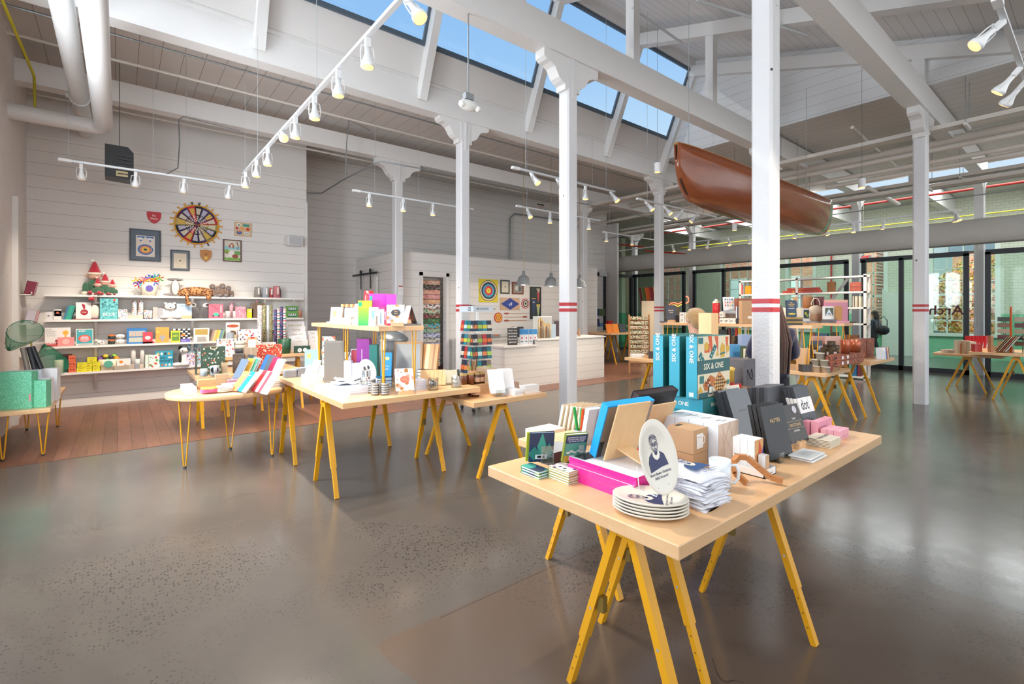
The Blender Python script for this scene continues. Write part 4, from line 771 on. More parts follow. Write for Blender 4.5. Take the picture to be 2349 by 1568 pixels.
bq('soap_box', 'taller pink box set apart at the left of the rear row', 'box', 0, 0, 0, 0, 0, ZT, 'c98397/.5', dims=(3.24, 1.145, .07, .04, .08))
# SIX & ONE games
TEAL = '1f8ba3/.45'; DTL = '1f6a6c/.45'
def glyph(f, u, v, a, m, al=1): return [(f, '&', u, v, a, al, m)]
for i in range(3):
    bq('board_game', 'flat teal SIX & ONE box in the pile, '+nth(i, 3), 'board game', 0, 0, 0, 0, 0, ZT+i*.081, DTL, 1, [('s', 'R', .5, .5, 1, .98, TEAL), ('s', 'R', .55, .5, .42, .62, '3a9db2/.45'), ('s', 'R', .55, .5, .41, .56, TEAL), ('s', 'SIX & ONE', .55, .5, .42, 1, 'e8e6dc/.5'), ('f', 'SIX & ONE', .4, .5, .36, 1, 'd9d3bf/.5')], grp='flat six and one games', dims=(2.60, 1.47, .38, .37, .08))
def artgame(o, w, d, h):
    T, O, G, C, M_ = '1f6a6c/.45', 'c9572f/.5', 'cba13a/.5', 'd9cdb0/.5', '2f5a5c/.5'
    it = [('f', 'R', .5, .5, .99, .99, C), ('f', 'R', .28, .80, .16, .14, O), ('f', 'P', 0, 0, [(.3, 1), (.42, 1), (.46, .72), (.4, .72)], 0, O), ('f', 'P', 0, 0, [(.5, .99), (.62, .99), (.62, .70)], 0, O), ('f', 'P', 0, 0, [(.85, .97), (.95, .97), (.9, .66)], 0, O), ('f', 'P', 0, 0, [(.02, .68), (.1, .76), (.2, .62), (.12, .56)], 0, T), ('f', 'P', 0, 0, [(.34, .66), (.5, .86), (.58, .82), (.42, .62)], 0, T), ('f', 'O', .26, .83, .07, .07, G), ('f', 'P', 0, 0, [(.70, .63), (.82, .63), (.84, .82), (.74, .88), (.68, .78)], 0, G), ('f', 'O', .93, .77, .06, .06, G), ('f', 'P', 0, 0, [(.68, .67), (.84, .69), (.84, .72), (.68, .70)], 0, T), ('f', 'R', .09, .93, .14, .1, T), ('f', 'P', 0, 0, [(.55, .66), (.6, .76), (.64, .66)], 0, G),
          ('f', 'R', .5, .5, .99, .22, M_), ('f', 'SIX & ONE', .48, .5, .135, 1.0, 'e8dfc4/.5'),
          ('f', 'P', 0, 0, [(.0, .1), (.08, .2), (.16, .1)], 0, G), ('f', 'R', .12, .3, .12, .12, '3a6f6c/.5'), ('f', 'P', 0, 0, [(.16, .22), (.38, .36), (.52, .3), (.4, .1), (.2, .12)], 0, 'b56a35/.5'), ('f', 'D', .66, .2, .46, .40, 'c87a3e/.5'), ('f', 'D', .66, .2, .38, .33, 'd9a765/.5')]
    for a in range(6):
        for c in range(6):
            if (a+c) % 2: it.append(('f', 'D', .66+(a-c)*.031, .2+(a+c-5)*.027, .055, .05, '3b2a22/.5'))
    for q in ((.06, .66), (.12, .68), (.1, .62), (.44, .74), (.48, .78), (.4, .68)): it.append(('f', 'O', q[0], q[1], .012, .012, 'e8e2cf/.5'))
    for a in range(3):
        for c in range(3): it.append(('f', 'R', .24+a*.05, .28-c*.04, .03, .025, ['e8e2cf/.5', '3b2a22/.5', 'a5302a/.5'][(a+c) % 3]))
    it += [('f', 'R', .15, .05, .26, .08, '2f5a5c/.5'), ('f', 'R', .36, .12, .1, .14, '3d5560/.5'), ('f', 'R', .36, .12, .07, .1, 'e0dccb/.5'), ('f', 'O', .92, .2, .04, .04, '1f7f76/.5')]
    return it
for i in range(3):
    x, y, w, d, h = 2.575, 1.49+i*.112, .375, .072, .36; tx = (1, -1)[i < 1]
    it = [('s', 'R', .5, .5, .96, .99, TEAL), ('s', 'R', .5, .8, .62, .30, '4aa5b8/.45'), ('s', 'R', .5, .8, .56, .29, TEAL)]
    r, g = bq('board_game', 'upright teal SIX & ONE game box on the flat pile, %s' % ['nearest showing its cover', 'middle', 'farthest'][i], 'board game', 0, 0, 0, 0, 0, ZT+.243, DTL, 1, it, grp='upright six and one games', dims=(x, y, w, d, h)); o = r[0]
    b = MB(); v = Vector((0, 1, 0)) if i > 0 else Vector((0, -1, 0)); u = Vector((0, 0, 1)) if i > 0 else Vector((0, 0, -1))
    b.text('SIX & ONE', .036, 'e8e6dc/.5', (-.0035, d*.5, h*.8), u, v); b.add([(-.003, d*.3, .01), (-.003, d*.7, .01), (-.003, d*.7, .035), (-.003, d*.3, .035)], [(3, 2, 1, 0)], 'bcd6da/.5'); b.build('lettering', o)
    if i == 0: deco(o, w, d, h, artgame(o, w, d, h), 'cover_art')
woodm('tin_gold', 'c9a23c', 'd8b550', 2, .5, .35)
# things behind, on the lower table
ZL = .75
bq('notepad', 'cream paper notepad in the low stack behind the leaf books', 'notepad', 1202, 1222, 1270, 1004, 980, ZL, 'e6dfcc/.6', 6, grp='cream notepads', dims=(2.10, 2.3, .22, .15, .07))
bq('notepad', 'brown-edged notepad in the low stack left of the olive book', 'notepad', 0, 0, 0, 0, 0, ZL, 'd4b78e/.6', 5, dims=(2.14, 2.06, .24, .17, .07), grp='brown-edged notepads')
for i in range(5): lean('book', 'cream book standing in the row behind the coloured pens, '+lft(i, 5), 'book', (2.36+i*.012, 2.40-i*.03, ZL+.0), -6, .2, .21, .022, 15, 'd9cfba/.6', 'b28a63/.7', grp='cream books behind the pens')
cup('pen_cup', 'grey cup holding green and orange pens', 'cup', (2.27, 2.12, ZL+.0), .04, .1, '8f8f93/.4')
for i, (dx, dy, c) in enumerate(((-.02, 0, '1f9a4a/.4'), (0, -.01, 'e2542a/.4'), (.02, .01, '1f9a4a/.4'), (.008, .02, '2a8a50/.4'))): MB().cyl((2.27+dx*.4, 2.12+dy*.4, ZL+.02), (2.27+dx*2.4, 2.12+dy*3, ZL+.245-.012*i), .009, c, n=8).build('pen', label='%s pen in the grey cup, %s' % (['green', 'orange', 'green', 'dark green'][i], ['leaning left', 'upright', 'leaning right', 'at the back'][i]), cat='pen')
lean('book', 'grey photo book beside the coloured pens', 'book', (2.08, 1.80, ZT), -6, .2, .19, .05, 16, 'a9a4a6/.3', 'c9c4c6/.5')
lean('book', 'pale blue book standing beside the grey photo book', 'book', (2.02, 1.86, ZT), -6, .1, .21, .03, 14, 'c9d2dd/.4', 'dfe3e8/.5')
bq('tin_box', 'dark tin box behind the second leaf book stack', 'tin', 0, 0, 0, 0, 0, ZT, '2a2c30/.3', dims=(1.62, 1.68, .17, .14, .07), top='9a9ca0/.2')
bq('game_box', 'white game box behind the mug boxes', 'box', 0, 0, 0, 0, 0, ZT, 'b9b5a2/.5', dims=(2.33, 1.58, .18, .2, .17), top='7f7a3f/.5')
cup('black_bowl', 'black bowl on the white books left of the black box', 'bowl', (2.45, 2.06, ZL+.16), .035, .05, '18181a/.15', .07)
bq('book', 'wide white book in the pile left of the black box', 'book', 0, 0, 0, 0, 0, ZL, 'e4ded8/.5', 4, dims=(2.36, 2.0, .3, .22, .155), pages='c9aa92/.7', grp='wide white books')
# right rear of the pile: tin, gift bag, leather pouch, blue roll
o = MB().lathe([(0, 0), (.07, 0), (.07, .1), (.075, .105), (.075, .122), (.06, .127), (0, .127)], 'tin_gold', 28, sx=1.0, sy=.8).build('yellow_tin', loc=(3.22, 1.66, ZT+.24), label='round yellow tin right of the upright game boxes', cat='tin'); MB().lathe([(.0715, .01), (.0715, .03)], 'a5382c/.4', 28, sx=1, sy=.8).build('red_band', o)
bq('gift_bag', 'dark grey paper gift bag beside the big column', 'bag', 0, 0, 0, 0, 0, ZT, '59555a/.6', dims=(3.36, 1.6, .18, .2, .41)); b = MB(); b.tube([(3.42, 1.598, 1.19), (3.43, 1.585, 1.14), (3.45, 1.58, 1.12), (3.47, 1.585, 1.14), (3.48, 1.598, 1.19)], .004, '2a282b/.5', 6); b.build('bag_handle', label='dark cord handle of the grey gift bag', cat='handle')
bq('red_ruler', 'red wooden bar lying in front of the yellow tin', 'bar', 0, 0, 0, 0, 0, ZT, 'c22a22/.4', dims=(3.04, 1.53, .1, .02, .04)) if 0 else bq('red_bar', 'red painted bar lying in front of the yellow tin', 'bar', 0, 0, 0, 0, 0, ZT+.24, 'c22a22/.4', dims=(3.03, 1.55, .2, .02, .025)); bq('storage_box', 'brown carton under the yellow tin', 'box', 0, 0, 0, 0, 0, ZT, '8b6a50/.7', dims=(3.0, 1.53, .32, .3, .239))
MB().cyl((3.55, 1.62, ZT+.05), (3.55, 1.82, ZT+.05), .045, '24386e/.4', n=16).build('blue_roll', label='navy rolled cloth at the foot of the big column', cat='roll')
# ---------------- middle, oval and back-left tables ----------------
def onl(px, ln, z):
    p = (PX if ln[0] == 'X' else PY)(px, 700, ln[1]); return Vector((p.x, p.y, z))
def fc(name, label, cat, p0, p1, yt, z, ln, m, dp=.05, k='b', rz=None, deco_=None, grp=None, top=None, n=1, h=None, pages=PAG, ang=0, lid=None, bev=0):
    """stand something on a surface of height z so that it spans the columns p0..p1 seen from the eye and reaches the line yt"""
    z += .0015; P = onl((p0+p1)/2, ln, z); D = dep(P); rz = (YAW-PI/2) if rz is None else math.radians(rz)
    if abs(rz) < 1e-6 and ln[0] == 'Y': a, b_ = onl(p0, ln, z), onl(p1, ln, z); w = b_.x-a.x; o = a
    elif rz and abs(rz+PI/2) < 1e-6 and ln[0] == 'X': o = onl(p0, ln, z); w = o.y-onl(p1, ln, z).y
    else: w = (p1-p0)/F*D; o = P-Vector((math.cos(rz), math.sin(rz), 0))*w/2
    h = h or max(.008, HC-(yt-YH)/F*D-z)
    if k == 'c': q = MB().lathe([(0, 0), (w/2, 0), (w/2, h*.98), (w*.47, h), (0, h)], m, 18).build(name, loc=P, label=label, cat=cat, group=grp); return q, w, h, P
    if k == 'j': return jar(name, label, cat, P, w/2, h, m, lid or 'b9a45a/.3', grp, top), w, h, P
    if k == 'l': return lean(name, label, cat, o, math.degrees(rz), w, h/max(.5, math.cos(math.radians(ang))), dp, ang, m, pages, deco_, grp), w, h, o
    r = []
    for i in range(n):
        b = MB(); b.box(0, 0, 0, w, dp, h/n-.001, m, top=top)
        lb = label if n == 1 else label+', '+(nth(i, n) if n > 2 else ['lower', 'upper'][i])
        q = b.build(name, loc=(o.x+R.uniform(-.002, .002)*(n > 1), o.y, z+i*h/n), rz=rz, label=lb, cat=cat, group=grp, bev=bev)
        if deco_ and (n == 1 or i == n-1): deco(q, w, dp, h/n-.001, deco_)
        r.append(q)
    return (r[-1] if n == 1 else r), w, h, o
ZM = .86
table('display_table', 'maple table in the middle holding white stationery and a yellow-legged riser', 1.39, 3.87, 2.74, 5.98, ZM, [((1.42, 5.61), (2.49, 5.66)), ((1.44, 4.44), (2.52, 4.48))])
b = MB(); t = thing('riser_shelf', 'long maple riser on thin yellow legs standing on the middle table', 'shelf', (1.75, 4.0, ZM)); ZR = 1.464
MB().box(0, 0, ZR-ZM-.042, .44, 1.9, ZR-ZM, 'maple_y').build('shelf_board', t, bev=.003)
for x in (.07, .37):
    for y in (.06, .95, 1.84): hairpin(t, x, y, .0, .035, ZR-ZM-.042, foot=False)
BAND = lambda f='f': [(f, 'R', .62, .5, .13, 1, 'b08a63/.6')]
bq('notecard_set', 'banded set of white notecards at the front corner of the middle table', 'notecards', 757, 775.6, 849.3, 910, 892.5, ZM, 'd9dbe8/.6', 4, BAND(), grp='banded notecards, front pile', jit=.002)
bq('notecard_set', 'unbanded white notecards just left of the front banded pile', 'notecards', 742, 756, 776, 903, 888, ZM, 'd9dbe8/.6', 3, jit=.002, grp='unbanded notecards', dims=(1.475, 4.07, .05, .14, .05))
bq('notecard_set', 'banded set of white notecards under the folded flour-sack towel', 'notecards', 731, 741, 811, 897, 877, ZM, 'd6dbe6/.6', 6, BAND(), grp='banded notecards, rear pile', jit=.002, dims=(1.45, 4.28, .26, .16, .075))
bq('notecard_set', 'white notecards at the left edge of the middle table', 'notecards', 691, 706, 740, 879, 863, ZM, 'd9dde6/.6', 4, grp='notecards at the left edge', jit=.002)
bq('notecard_set', 'white notecards in the short pile beside the folded towel', 'notecards', 717, 730, 748, 884, 871, ZM, 'd9dde8/.6', 3, grp='short pile of notecards', jit=.002, dims=(1.44, 4.6, .12, .14, .05))
for i, (x, y, w, d, r_, c) in enumerate(((1.50, 4.30, .22, .16, .1, 'linen'), (1.53, 4.34, .2, .15, -.15, 'linen'))):
    b = MB(); k = 8; vs = [((u/k-.5)*w, (v/k-.5)*d, .012+.014*math.sin(u*.9+i)*math.cos(v*.8)*(1 if u > 2 else .3)) for u in range(k+1) for v in range(k+1)]; b.add(vs, [(a*(k+1)+c_, (a+1)*(k+1)+c_, (a+1)*(k+1)+c_+1, a*(k+1)+c_+1) for a in range(k) for c_ in range(k)], c, True)
    o = b.build('flour_sack_towel', loc=(x+.1, y+.07, ZM+.077+i*.02), rz=r_, label='folded printed white flour-sack towel on the notecards, %s' % ['lower', 'upper'][i], cat='towel', solid=-.012, group='flour-sack towels on the notecards')
    if i: MB().ell((0, 0, .03), .035, .022, .004, 'c98f98/.7').build('print', o)
SIL = 'b9bdbf/.25/.85'
def tin_stack(cx, cy, n, where, r=.038, h=.021):
    o = MB().lathe([(0, 0), (r*.96, 0), (r*.96, h*.5), (r, h*.5), (r, h*.95), (r*.95, h), (0, h)], SIL, 22).build('round_tin', loc=(cx, cy, ZM), label='round silver tin in the stack %s, %s' % (where, nth(0, n)), cat='tin', group='round silver tins')
    for i in range(1, n): c = o.copy(); COL.objects.link(c); c.location = (cx, cy, ZM+i*h); c['label'] = 'round silver tin in the stack %s, %s' % (where, nth(i, n))
for (px, y, n, wh) in ((1060/5.2275+680, 4.03, 5, 'nearest the table edge on the right'), (945/5.2275+680, 4.08, 5, 'nearest the table edge on the left'), (1020/5.2275+680, 4.16, 6, 'behind on the right'), (900/5.2275+680, 4.2, 6, 'behind on the left')):
    tin_stack(PY(px, 800, y).x, y, n, wh)
cup('acrylic_cup', 'clear acrylic cup of silver clips on the tins', 'cup', (PY(850, 800, 4.17).x, 4.29, ZM+.0), .042, .2, 'acrylic')
for i in range(7): MB().box(0, 0, 0, .012, .03, .06, 'd2d5da/.3/.4').build('silver_clip', loc=(PY(850, 800, 4.17).x-.03+.009*i, 4.27+.006*(i % 3), ZM+.14), rz=i, label='silver clip in the clear acrylic cup', cat='clip', group='silver clips in the cup')
for i in range(8): MB().lathe([(0, 0), (.04, 0), (.055, .006), (.055, .008), (.04, .004), (0, .004)], 'ddd8cc/.3', 24).build('saucer', loc=(PY(824, 800, 4.42).x, 4.42, ZM+i*.0085), label='cream saucer in the pile left of the tins, '+nth(i, 8), cat='plate', group='cream saucers')
o = MB().lathe(OV, 'e0e2dc/.15', 32, sx=.9, sy=.6).build('oval_dish', loc=(PY(843, 800, 4.45).x, 4.45, ZM+.16), label='white oval dish with a red lobster drawing propped upright', cat='dish')
o.rotation_euler = Matrix((Vector((-.12, .3, .95)).normalized(), Vector((-.8, .55, -.25)).normalized(), Vector((-.45, -.78, .2)).normalized())).transposed().to_euler()
b = MB(); b.ell((-.02, 0, .009), .05, .013, .002, 'b56a5f/.4', 10).ell((-.075, .01, .009), .02, .02, .002, 'b56a5f/.4', 10)
for s in (-1, 1): b.ell((.04, s*.018, .009), .02, .01, .002, '3c3a3c/.4', 10)
b.build('lobster_drawing', o)
speck('dog_print', 'e9e3dd', ['c97f4f', '9aa3c9', 'd98b7c'], 24, .42); speck('paw_print', 'ece4dd', ['a9713a', 'd99a8c', '9aa7b8'], 22, .42)
lean('book', 'patterned book with a coral disc on a beech stand at the middle table edge', 'book', (1.895, 3.955, ZM+.035), -14, .16, .20, .035, -18, 'paw_print', 'dfe4ee/.7', [('f', 'O', .5, .5, .27, .2, 'e2725f/.5'), ('f', 'PAWS', .5, .5, .08, 1, 'e8a25a/.5')])
easel('beech stand holding the book with a coral disc', (1.90, 3.93, ZM), -14, .15, .045, 'beech')
bq('notecard_set', 'white notecards in the neat pile right of the beech book stand', 'notecards', 937, 953.5, 978.8, 895.4, 872.4, ZM, 'dcdce8/.6', 6, grp='notecards right of the stand')
bq('notecard_set', 'banded white notecards behind the neat pile', 'notecards', 0, 0, 0, 0, 0, ZM, 'd9d6dc/.6', 4, BAND(), dims=(2.05, 4.13, .1, .13, .11), grp='banded notecards behind the pile')
def glasspot(px, y, z, r, h, label, n=4):
    p = PY(px, 800, y); return cup('glass_jar', label, 'jar', (p.x, y, z), r, h, 'acrylic'), p
g, p = glasspot(994, 4.0, ZM, .05, .11, 'square glass jar of folded blue spectacles')
for i in range(5): MB().tube([(-.03, 0, .02+.012*i), (-.01, .01*(i % 2), .05+.008*i), (.015, -.01, .055+.01*i), (.03, .01, .03+.01*i)], .006, ['22354a/.3', '1b1d22/.3', '2f6d7a/.3'][i % 3], 6).build('folded_spectacles', loc=(p.x, 4.0, ZM), rz=i, label='folded spectacles in the square glass jar', cat='spectacles', group='spectacles in the glass jar')
g, p = glasspot(1047, 4.0, ZM, .05, .1, 'glass jar of clear cubes at the right end of the middle table')
for i in range(5): MB().box(-.016, -.016, 0, .016, .016, .03, 'e3e1de/.3').build('clear_cube', loc=(p.x-.012+.022*(i % 2), 4.0, ZM+.006+.034*(i//2)+.003*i), rz=i*.5, label='pale cube in the glass jar', cat='cube', group='pale cubes in the glass jar')
for i in range(5): lean('wooden_kit', 'folded wooden kit in the fan behind the glass jars, '+lft(i, 5), 'kit', (2.30+i*.035, 4.28-i*.02, ZM+.01), -35, .09, .16, .016, -28, 'c79c6c/.5', '8d6a45/.5', grp='wooden kits in the fan')
lean('frame', 'tall grey-glass picture frame leaning at the right of the middle table', 'frame', (2.22, 4.72, ZM), -42, .30, .42, .025, -10, '9c7f60/.5', '8f969b/.3', [('f', 'R', .5, .5, .86, .9, '8f9599/.2')])
lean('serving_board', 'tall striped wooden serving board leaning on the picture frame', 'board', (2.44, 4.56, ZM), -62, .19, .40, .03, -12, 'woodstripe' if 0 else 'b98a5d/.45', 'c99b6e/.5', [('f', 'R', .35, .5, .25, 1, 'd9b088/.45'), ('f', 'R', .75, .5, .1, 1, '8f6840/.45')])
# galvanised can
GALV = 'galv'; paint('galv', '868b8e', .38, 30, .3, None, '5f6568', .5); mt('galv').node_tree.nodes['Principled BSDF'].inputs['Metallic'].default_value = .6
p = PY(900, 800, 5.2); pr_ = [(0, 0), (.175, 0)]+[(.175+(.006 if k % 2 else 0), .02+.03*k) for k in range(10)]+[(.175, .33), (.165, .40), (.17, .42), (.10, .48), (.09, .52), (0, .52)]
t = thing('galvanised_can', 'big ribbed galvanised can with a conical lid under the riser', 'can', (p.x, 5.2, ZM)); MB().lathe(pr_[:-5]+[(.165, .40)], GALV, 32).build('can_body', t); MB().lathe([(.18, .40), (.182, .425), (.12, .48), (.05, .51), (0, .515)], GALV, 32).build('lid', t)
# cards, boxes and books on the left half of the middle table
X1, X2 = ('X', 1.62), ('X', 1.66)
lean('card_pack', 'mint card pack with gold print leaning in the front left group', 'card', onl(709, X1, ZM+.02), -60, .10, .19, .02, -20, 'cfe3df/.5', 'e8ecec/.6', [('f', 'R', .55, .2, .5, .22, 'c9a85c/.3')])
lean('card_pack', 'small mint card pack lowest in the front left group', 'card', onl(697, ('X', 1.58), ZM+.02), -60, .08, .13, .016, -20, 'c3dfdd/.5', 'e8ecec/.6')
lean('card_pack', 'white card pack with a gold square in the front left group', 'card', onl(727, X1, ZM+.02), -60, .08, .15, .016, -20, 'dfe4e4/.5', 'e8ecec/.6', [('f', 'R', .5, .6, .3, .15, 'd8c163/.3')])
lean('card_pack', 'patterned cream card pack standing behind the mint packs', 'card', onl(742, ('X', 1.74), ZM+.08), -50, .08, .12, .015, -14, 'd8bfa0/.5', 'e8dfd0/.6', [('f', 'O', .5, .5, .25, .2, 'e9e3da/.5')])
for i in range(4): lean('card_pack', 'white card pack with gold bars in the leaning row, %s' % ['front', 'second', 'third', 'back'][i], 'card', onl(752+i*6, ('X', 1.68+.05*i), ZM+.04+.012*i), -62, .10, .20+.01*i, .016, -24, 'dcdfe2/.5', 'e5e7ea/.6', [('f', 'R', .5, .16, .4, .12, 'b08d2f/.3')], grp='white card packs with gold bars')
fc('teal_box', 'pale teal card box at the far left of the middle table', 'box', 699, 733, 802, ZM, ('X', 1.76), '86b4b5/.5', .05, deco_=[('f', 'R', .3, .75, .25, .2, 'c0a35a/.4')])
fc('memo_board', 'dark grey memo board standing under the left end of the riser', 'board', 743, 789, 781, ZM, ('X', 1.72), '77736d/.6', .02, deco_=[('f', 'R', .5, .5, .92, .9, '6b6863/.6')])
speck('fox_print', 'b9d3c6', ['c9643c', '7b4a35'], 30, .4); fc('patterned_box', 'mint box with an orange pattern behind the memo board', 'box', 739, 769, 771, ZM, ('X', 1.85), 'fox_print', .05)
for i, (a, c, yt, ln, lb) in enumerate(((786, 803, 815, 1.98, 'left'), (803, 826, 808, 2.06, 'right'), (805, 825, 800, 2.2, 'rear'))): fc('jewellery_box', 'small white jewellery box in the cluster under the riser, '+lb, 'box', a, c, yt, ZM, ('X', ln), 'cfd5e4/.5', .06, grp='white jewellery boxes')
for i in range(3): fc('card_box', 'low white card box in front of the jewellery boxes, '+lft(i, 3), 'box', 761+i*14, 775+i*15, 829-i*1, ZM, ('X', 1.80), 'd3d8e6/.5', .06, grp='low white card boxes', deco_=[('f', 'O', .5, .6, .15, .12, 'b5bccf/.5')])
for i in range(3): fc('greeting_card_pack', 'tall white greeting card pack left of the oval dish, '+lft(i, 3), 'card', 799+i*7, 812+i*7, 832, ZM, ('X', 1.86), 'dcdfe9/.5', .05, grp='tall white greeting card packs')
fc('greeting_card_pack', 'white card pack with a gold line behind the oval dish', 'card', 803, 825, 818, ZM, ('X', 1.95), 'dde0e9/.5', .05, deco_=[('f', 'R', .5, .93, .5, .03, 'c0a35a/.4')])
grad('g_green', 0, .3, ['0d9c5a', '8fd32b', 'f2e21a']); grad('g_mag', 0, .2, ['e0186f', 'd92a9c', 'c945b8']); grad('g_pur', 0, .2, ['2b3fae', '6a2c9c', '8d2a90'])
fc('gradient_box', 'blue to purple gradient box under the riser', 'box', 818, 847, 777, ZM, ('X', 1.95), 'g_pur', .09, deco_=[('f', 'R', .42, .42, .06, .7, 'c9b7e0/.3')])
fc('teal_box', 'dark teal box under the riser right of the purple box', 'box', 847, 865, 790, ZM, ('X', 2.0), '15706a/.4', .08); fc('red_card_box', 'low red-topped box left of the purple box', 'box', 806, 820, 803, ZM, ('X', 1.9), 'b5404e/.5', .06)
lean('book', 'bright blue book with yellow art leaning behind the riser leg', 'book', onl(872, ('Y', 4.5), ZM+.10), -35, .105, .235, .03, -12, '1f94cf/.4', 'cfe0ee/.7', [('f', 'O', .6, .75, .2, .16, 'e9df8e/.5'), ('f', 'WE ALL', .5, .42, .08, 1, 'dfeef5/.5'), ('f', 'SHINE', .5, .3, .08, 1, 'dfeef5/.5')])
bq('book', 'bright blue book lying under the standing blue book', 'book', 0, 0, 0, 0, 0, ZM, '2a7fb5/.4', 3, dims=(1.93, 4.42, .14, .16, .095), pages='cfe0ee/.7', grp='blue books lying flat')
# ---- on the riser
XR, XB = ('X', 1.80), ('X', 1.98); YR = ('Y', 4.06)
fc('card_pack', 'pack of gold and pink cards in a clear stand on the riser', 'card', 756, 783, 704, ZR, XR, 'e5c2ad/.5', .03, 'l', ang=-14, deco_=[('f', 'R', .35, .6, .28, .35, 'd9b866/.4'), ('f', 'R', .68, .6, .25, .4, 'e3a58d/.4')])
fc('notecard_set', 'cream notecards under the gold and pink cards', 'notecards', 749, 782, 737, ZR, ('X', 1.79), 'ddd4c6/.6', .06, n=2)
for i, px in enumerate((787, 797, 808)): fc('corked_jar', 'clear corked jar at the back of the riser, '+lft(i, 3), 'jar', px-5, px+6, 697, ZR, XB, 'acrylic', 0, 'j', lid='c49a68/.7')
fc('notecard_set', 'cream boxed cards in the left pile on the riser', 'notecards', 784, 806, 728, ZR, ('X', 1.79), 'e2ddd0/.6', .08, n=5, grp='cream boxed cards, left pile'); fc('notecard_set', 'cream boxed cards in the pile touching the green box', 'notecards', 807, 822, 730, ZR, ('X', 1.79), 'e2ddd0/.6', .08, n=5, grp='cream boxed cards, right pile')
fc('card_pack', 'white card pack standing on the left cream pile', 'card', 790, 812, 706, ZR+.07, ('X', 1.81), 'e6e4e0/.5', .03, 'l', ang=-10); fc('card_pack', 'white card pack standing beside the green gradient box', 'card', 812, 823, 707, ZR+.07, ('X', 1.82), 'e2e0e0/.5', .03, 'l', ang=-10)
for i in range(6): lean('notebook', 'white notebook with red print in the fan behind the green box, '+lft(i, 6), 'notebook', onl(806+i*4, ('X', 2.0), ZR+.03), -40+3*i, .10, .20, .012, -22, 'e5e3e2/.5', 'e8e8ea/.6', [('f', 'R', .5, .2, .8, .3, 'c9a680/.5'), ('f', 'HOW', .5, .6, .12, 1, 'b5303c/.5')], grp='white notebooks with red print')
o, w, h, p = fc('lidded_tin', 'tin with a red lid at the back of the riser', 'tin', 836, 856, 667, ZR, ('X', 2.05), 'a9a48f/.4', 0, 'c'); MB().lathe([(w*.54, h*.68), (w*.56, h*.8), (w*.5, h*1.0), (0, h*1.0)], 'd42a2f/.25', 20).build('lid', o)
fc('gradient_box', 'tall box fading from yellow to green at the front of the riser', 'box', 822, 852, 689, ZR, ('X', 1.79), 'g_green', .11, rz=-30, deco_=[('f', 'R', .16, .86, .26, .17, '1f9c72/.4')])
fc('gradient_box', 'tall magenta box behind the green one on the riser', 'box', 848, 888, 673, ZR, ('X', 1.97), 'g_mag', .1, rz=-20, deco_=[('f', 'R', .1, .8, .13, .25, '1fa59a/.4')]); fc('gradient_box', 'tall pink box right of the magenta box on the riser', 'box', 889, 909, 674, ZR, ('X', 2.05), 'g_mag', .1, rz=-20); fc('gradient_box', 'smaller purple box in front of the magenta box', 'box', 852, 872, 688, ZR, ('X', 1.90), 'a22f9c/.35', .04, rz=-20); fc('gradient_box', 'small crimson box beside the dog book stand', 'box', 886, 896, 712, ZR, ('Y', 4.2), 'c4145c/.35', .05)
fc('card_pack', 'pale green card pack beside the glass bottle on the riser', 'card', 845, 862, 704, ZR, ('X', 1.78), 'c5ddd0/.5', .04, 'l', ang=-8, deco_=[('f', 'R', .55, .6, .35, .4, '69b89c/.5')])
o, w, h, p = fc('glass_bottle', 'clear glass bottle of blue-labelled sachets on the riser', 'bottle', 861, 887, 704, ZR, ('X', 1.77), 'acrylic', 0, 'c'); fc('card_pack', 'white sachet pack with a blue drawing in the glass bottle', 'card', 866, 881, 709, ZR+.01, ('X', 1.775), 'd3e3ef/.5', .008, deco_=[('f', 'R', .5, .45, .1, .7, '3b6f96/.5')])
lean('book', 'dog-patterned book with a dark oval title on a beech stand on the riser', 'book', (1.84, 4.03, ZR+.03), -22, .155, .165, .03, -12, 'dog_print', 'dfe4ee/.7', [('f', 'O', .5, .56, .27, .2, '3d3f45/.5'), ('f', 'Dog', .5, .64, .09, 1, 'd9b37c/.5'), ('f', 'Best', .5, .52, .09, 1, 'd9b37c/.5')])
easel('beech stand under the dog-patterned book', (1.86, 4.005, ZR), -22, .12, .04, 'beech')
b = MB(); b.prism([(0, 0), (.05, .165), (.055, .165), (.012, 0)], (2.03, 4.04, ZR+.02), (1, 0, 0), (0, 0, 1), (0, .09, 0), 'e2ddd6/.5').prism([(.115, 0), (.055, .165), (.05, .165), (.103, 0)], (2.03, 4.04, ZR+.02), (1, 0, 0), (0, 0, 1), (0, .09, 0), '2a2624/.5'); b.build('desk_calendar', label='tent-shaped white desk calendar at the right end of the riser', cat='calendar')
for i in range(3): bq('notebook', 'thin black notebook under the desk calendar', 'notebook', 0, 0, 0, 0, 0, ZR+i*.0067, '35302d/.5', dims=(2.0, 4.02, .17, .14, .006), pages='cfc9be/.6', grp='thin black notebooks')
t = thing('washi_tape_roll', 'row of rainbow washi tape rolls lying on the riser', 'tape', onl(910, ('Y', 4.35), ZR+.09)); 
for i, c in enumerate(('d9605a', 'e8857a', 'f0b7a5', 'efe2dc', 'f2d9a5', 'f0b34a', 'f29f2a', 'e8642f', 'd94a5a', 'c93a6a')): MB().cyl((i*.0145, 0, 0), (i*.0145+.013, 0, 0), .036, c+'/.4', n=18).build('tape_roll', t)
bq('display_box', 'wooden block under the washi tapes', 'block', 0, 0, 0, 0, 0, ZR, 'beech', dims=(onl(905, ('Y', 4.35), 0).x-.0, 4.32, .17, .06, .052))
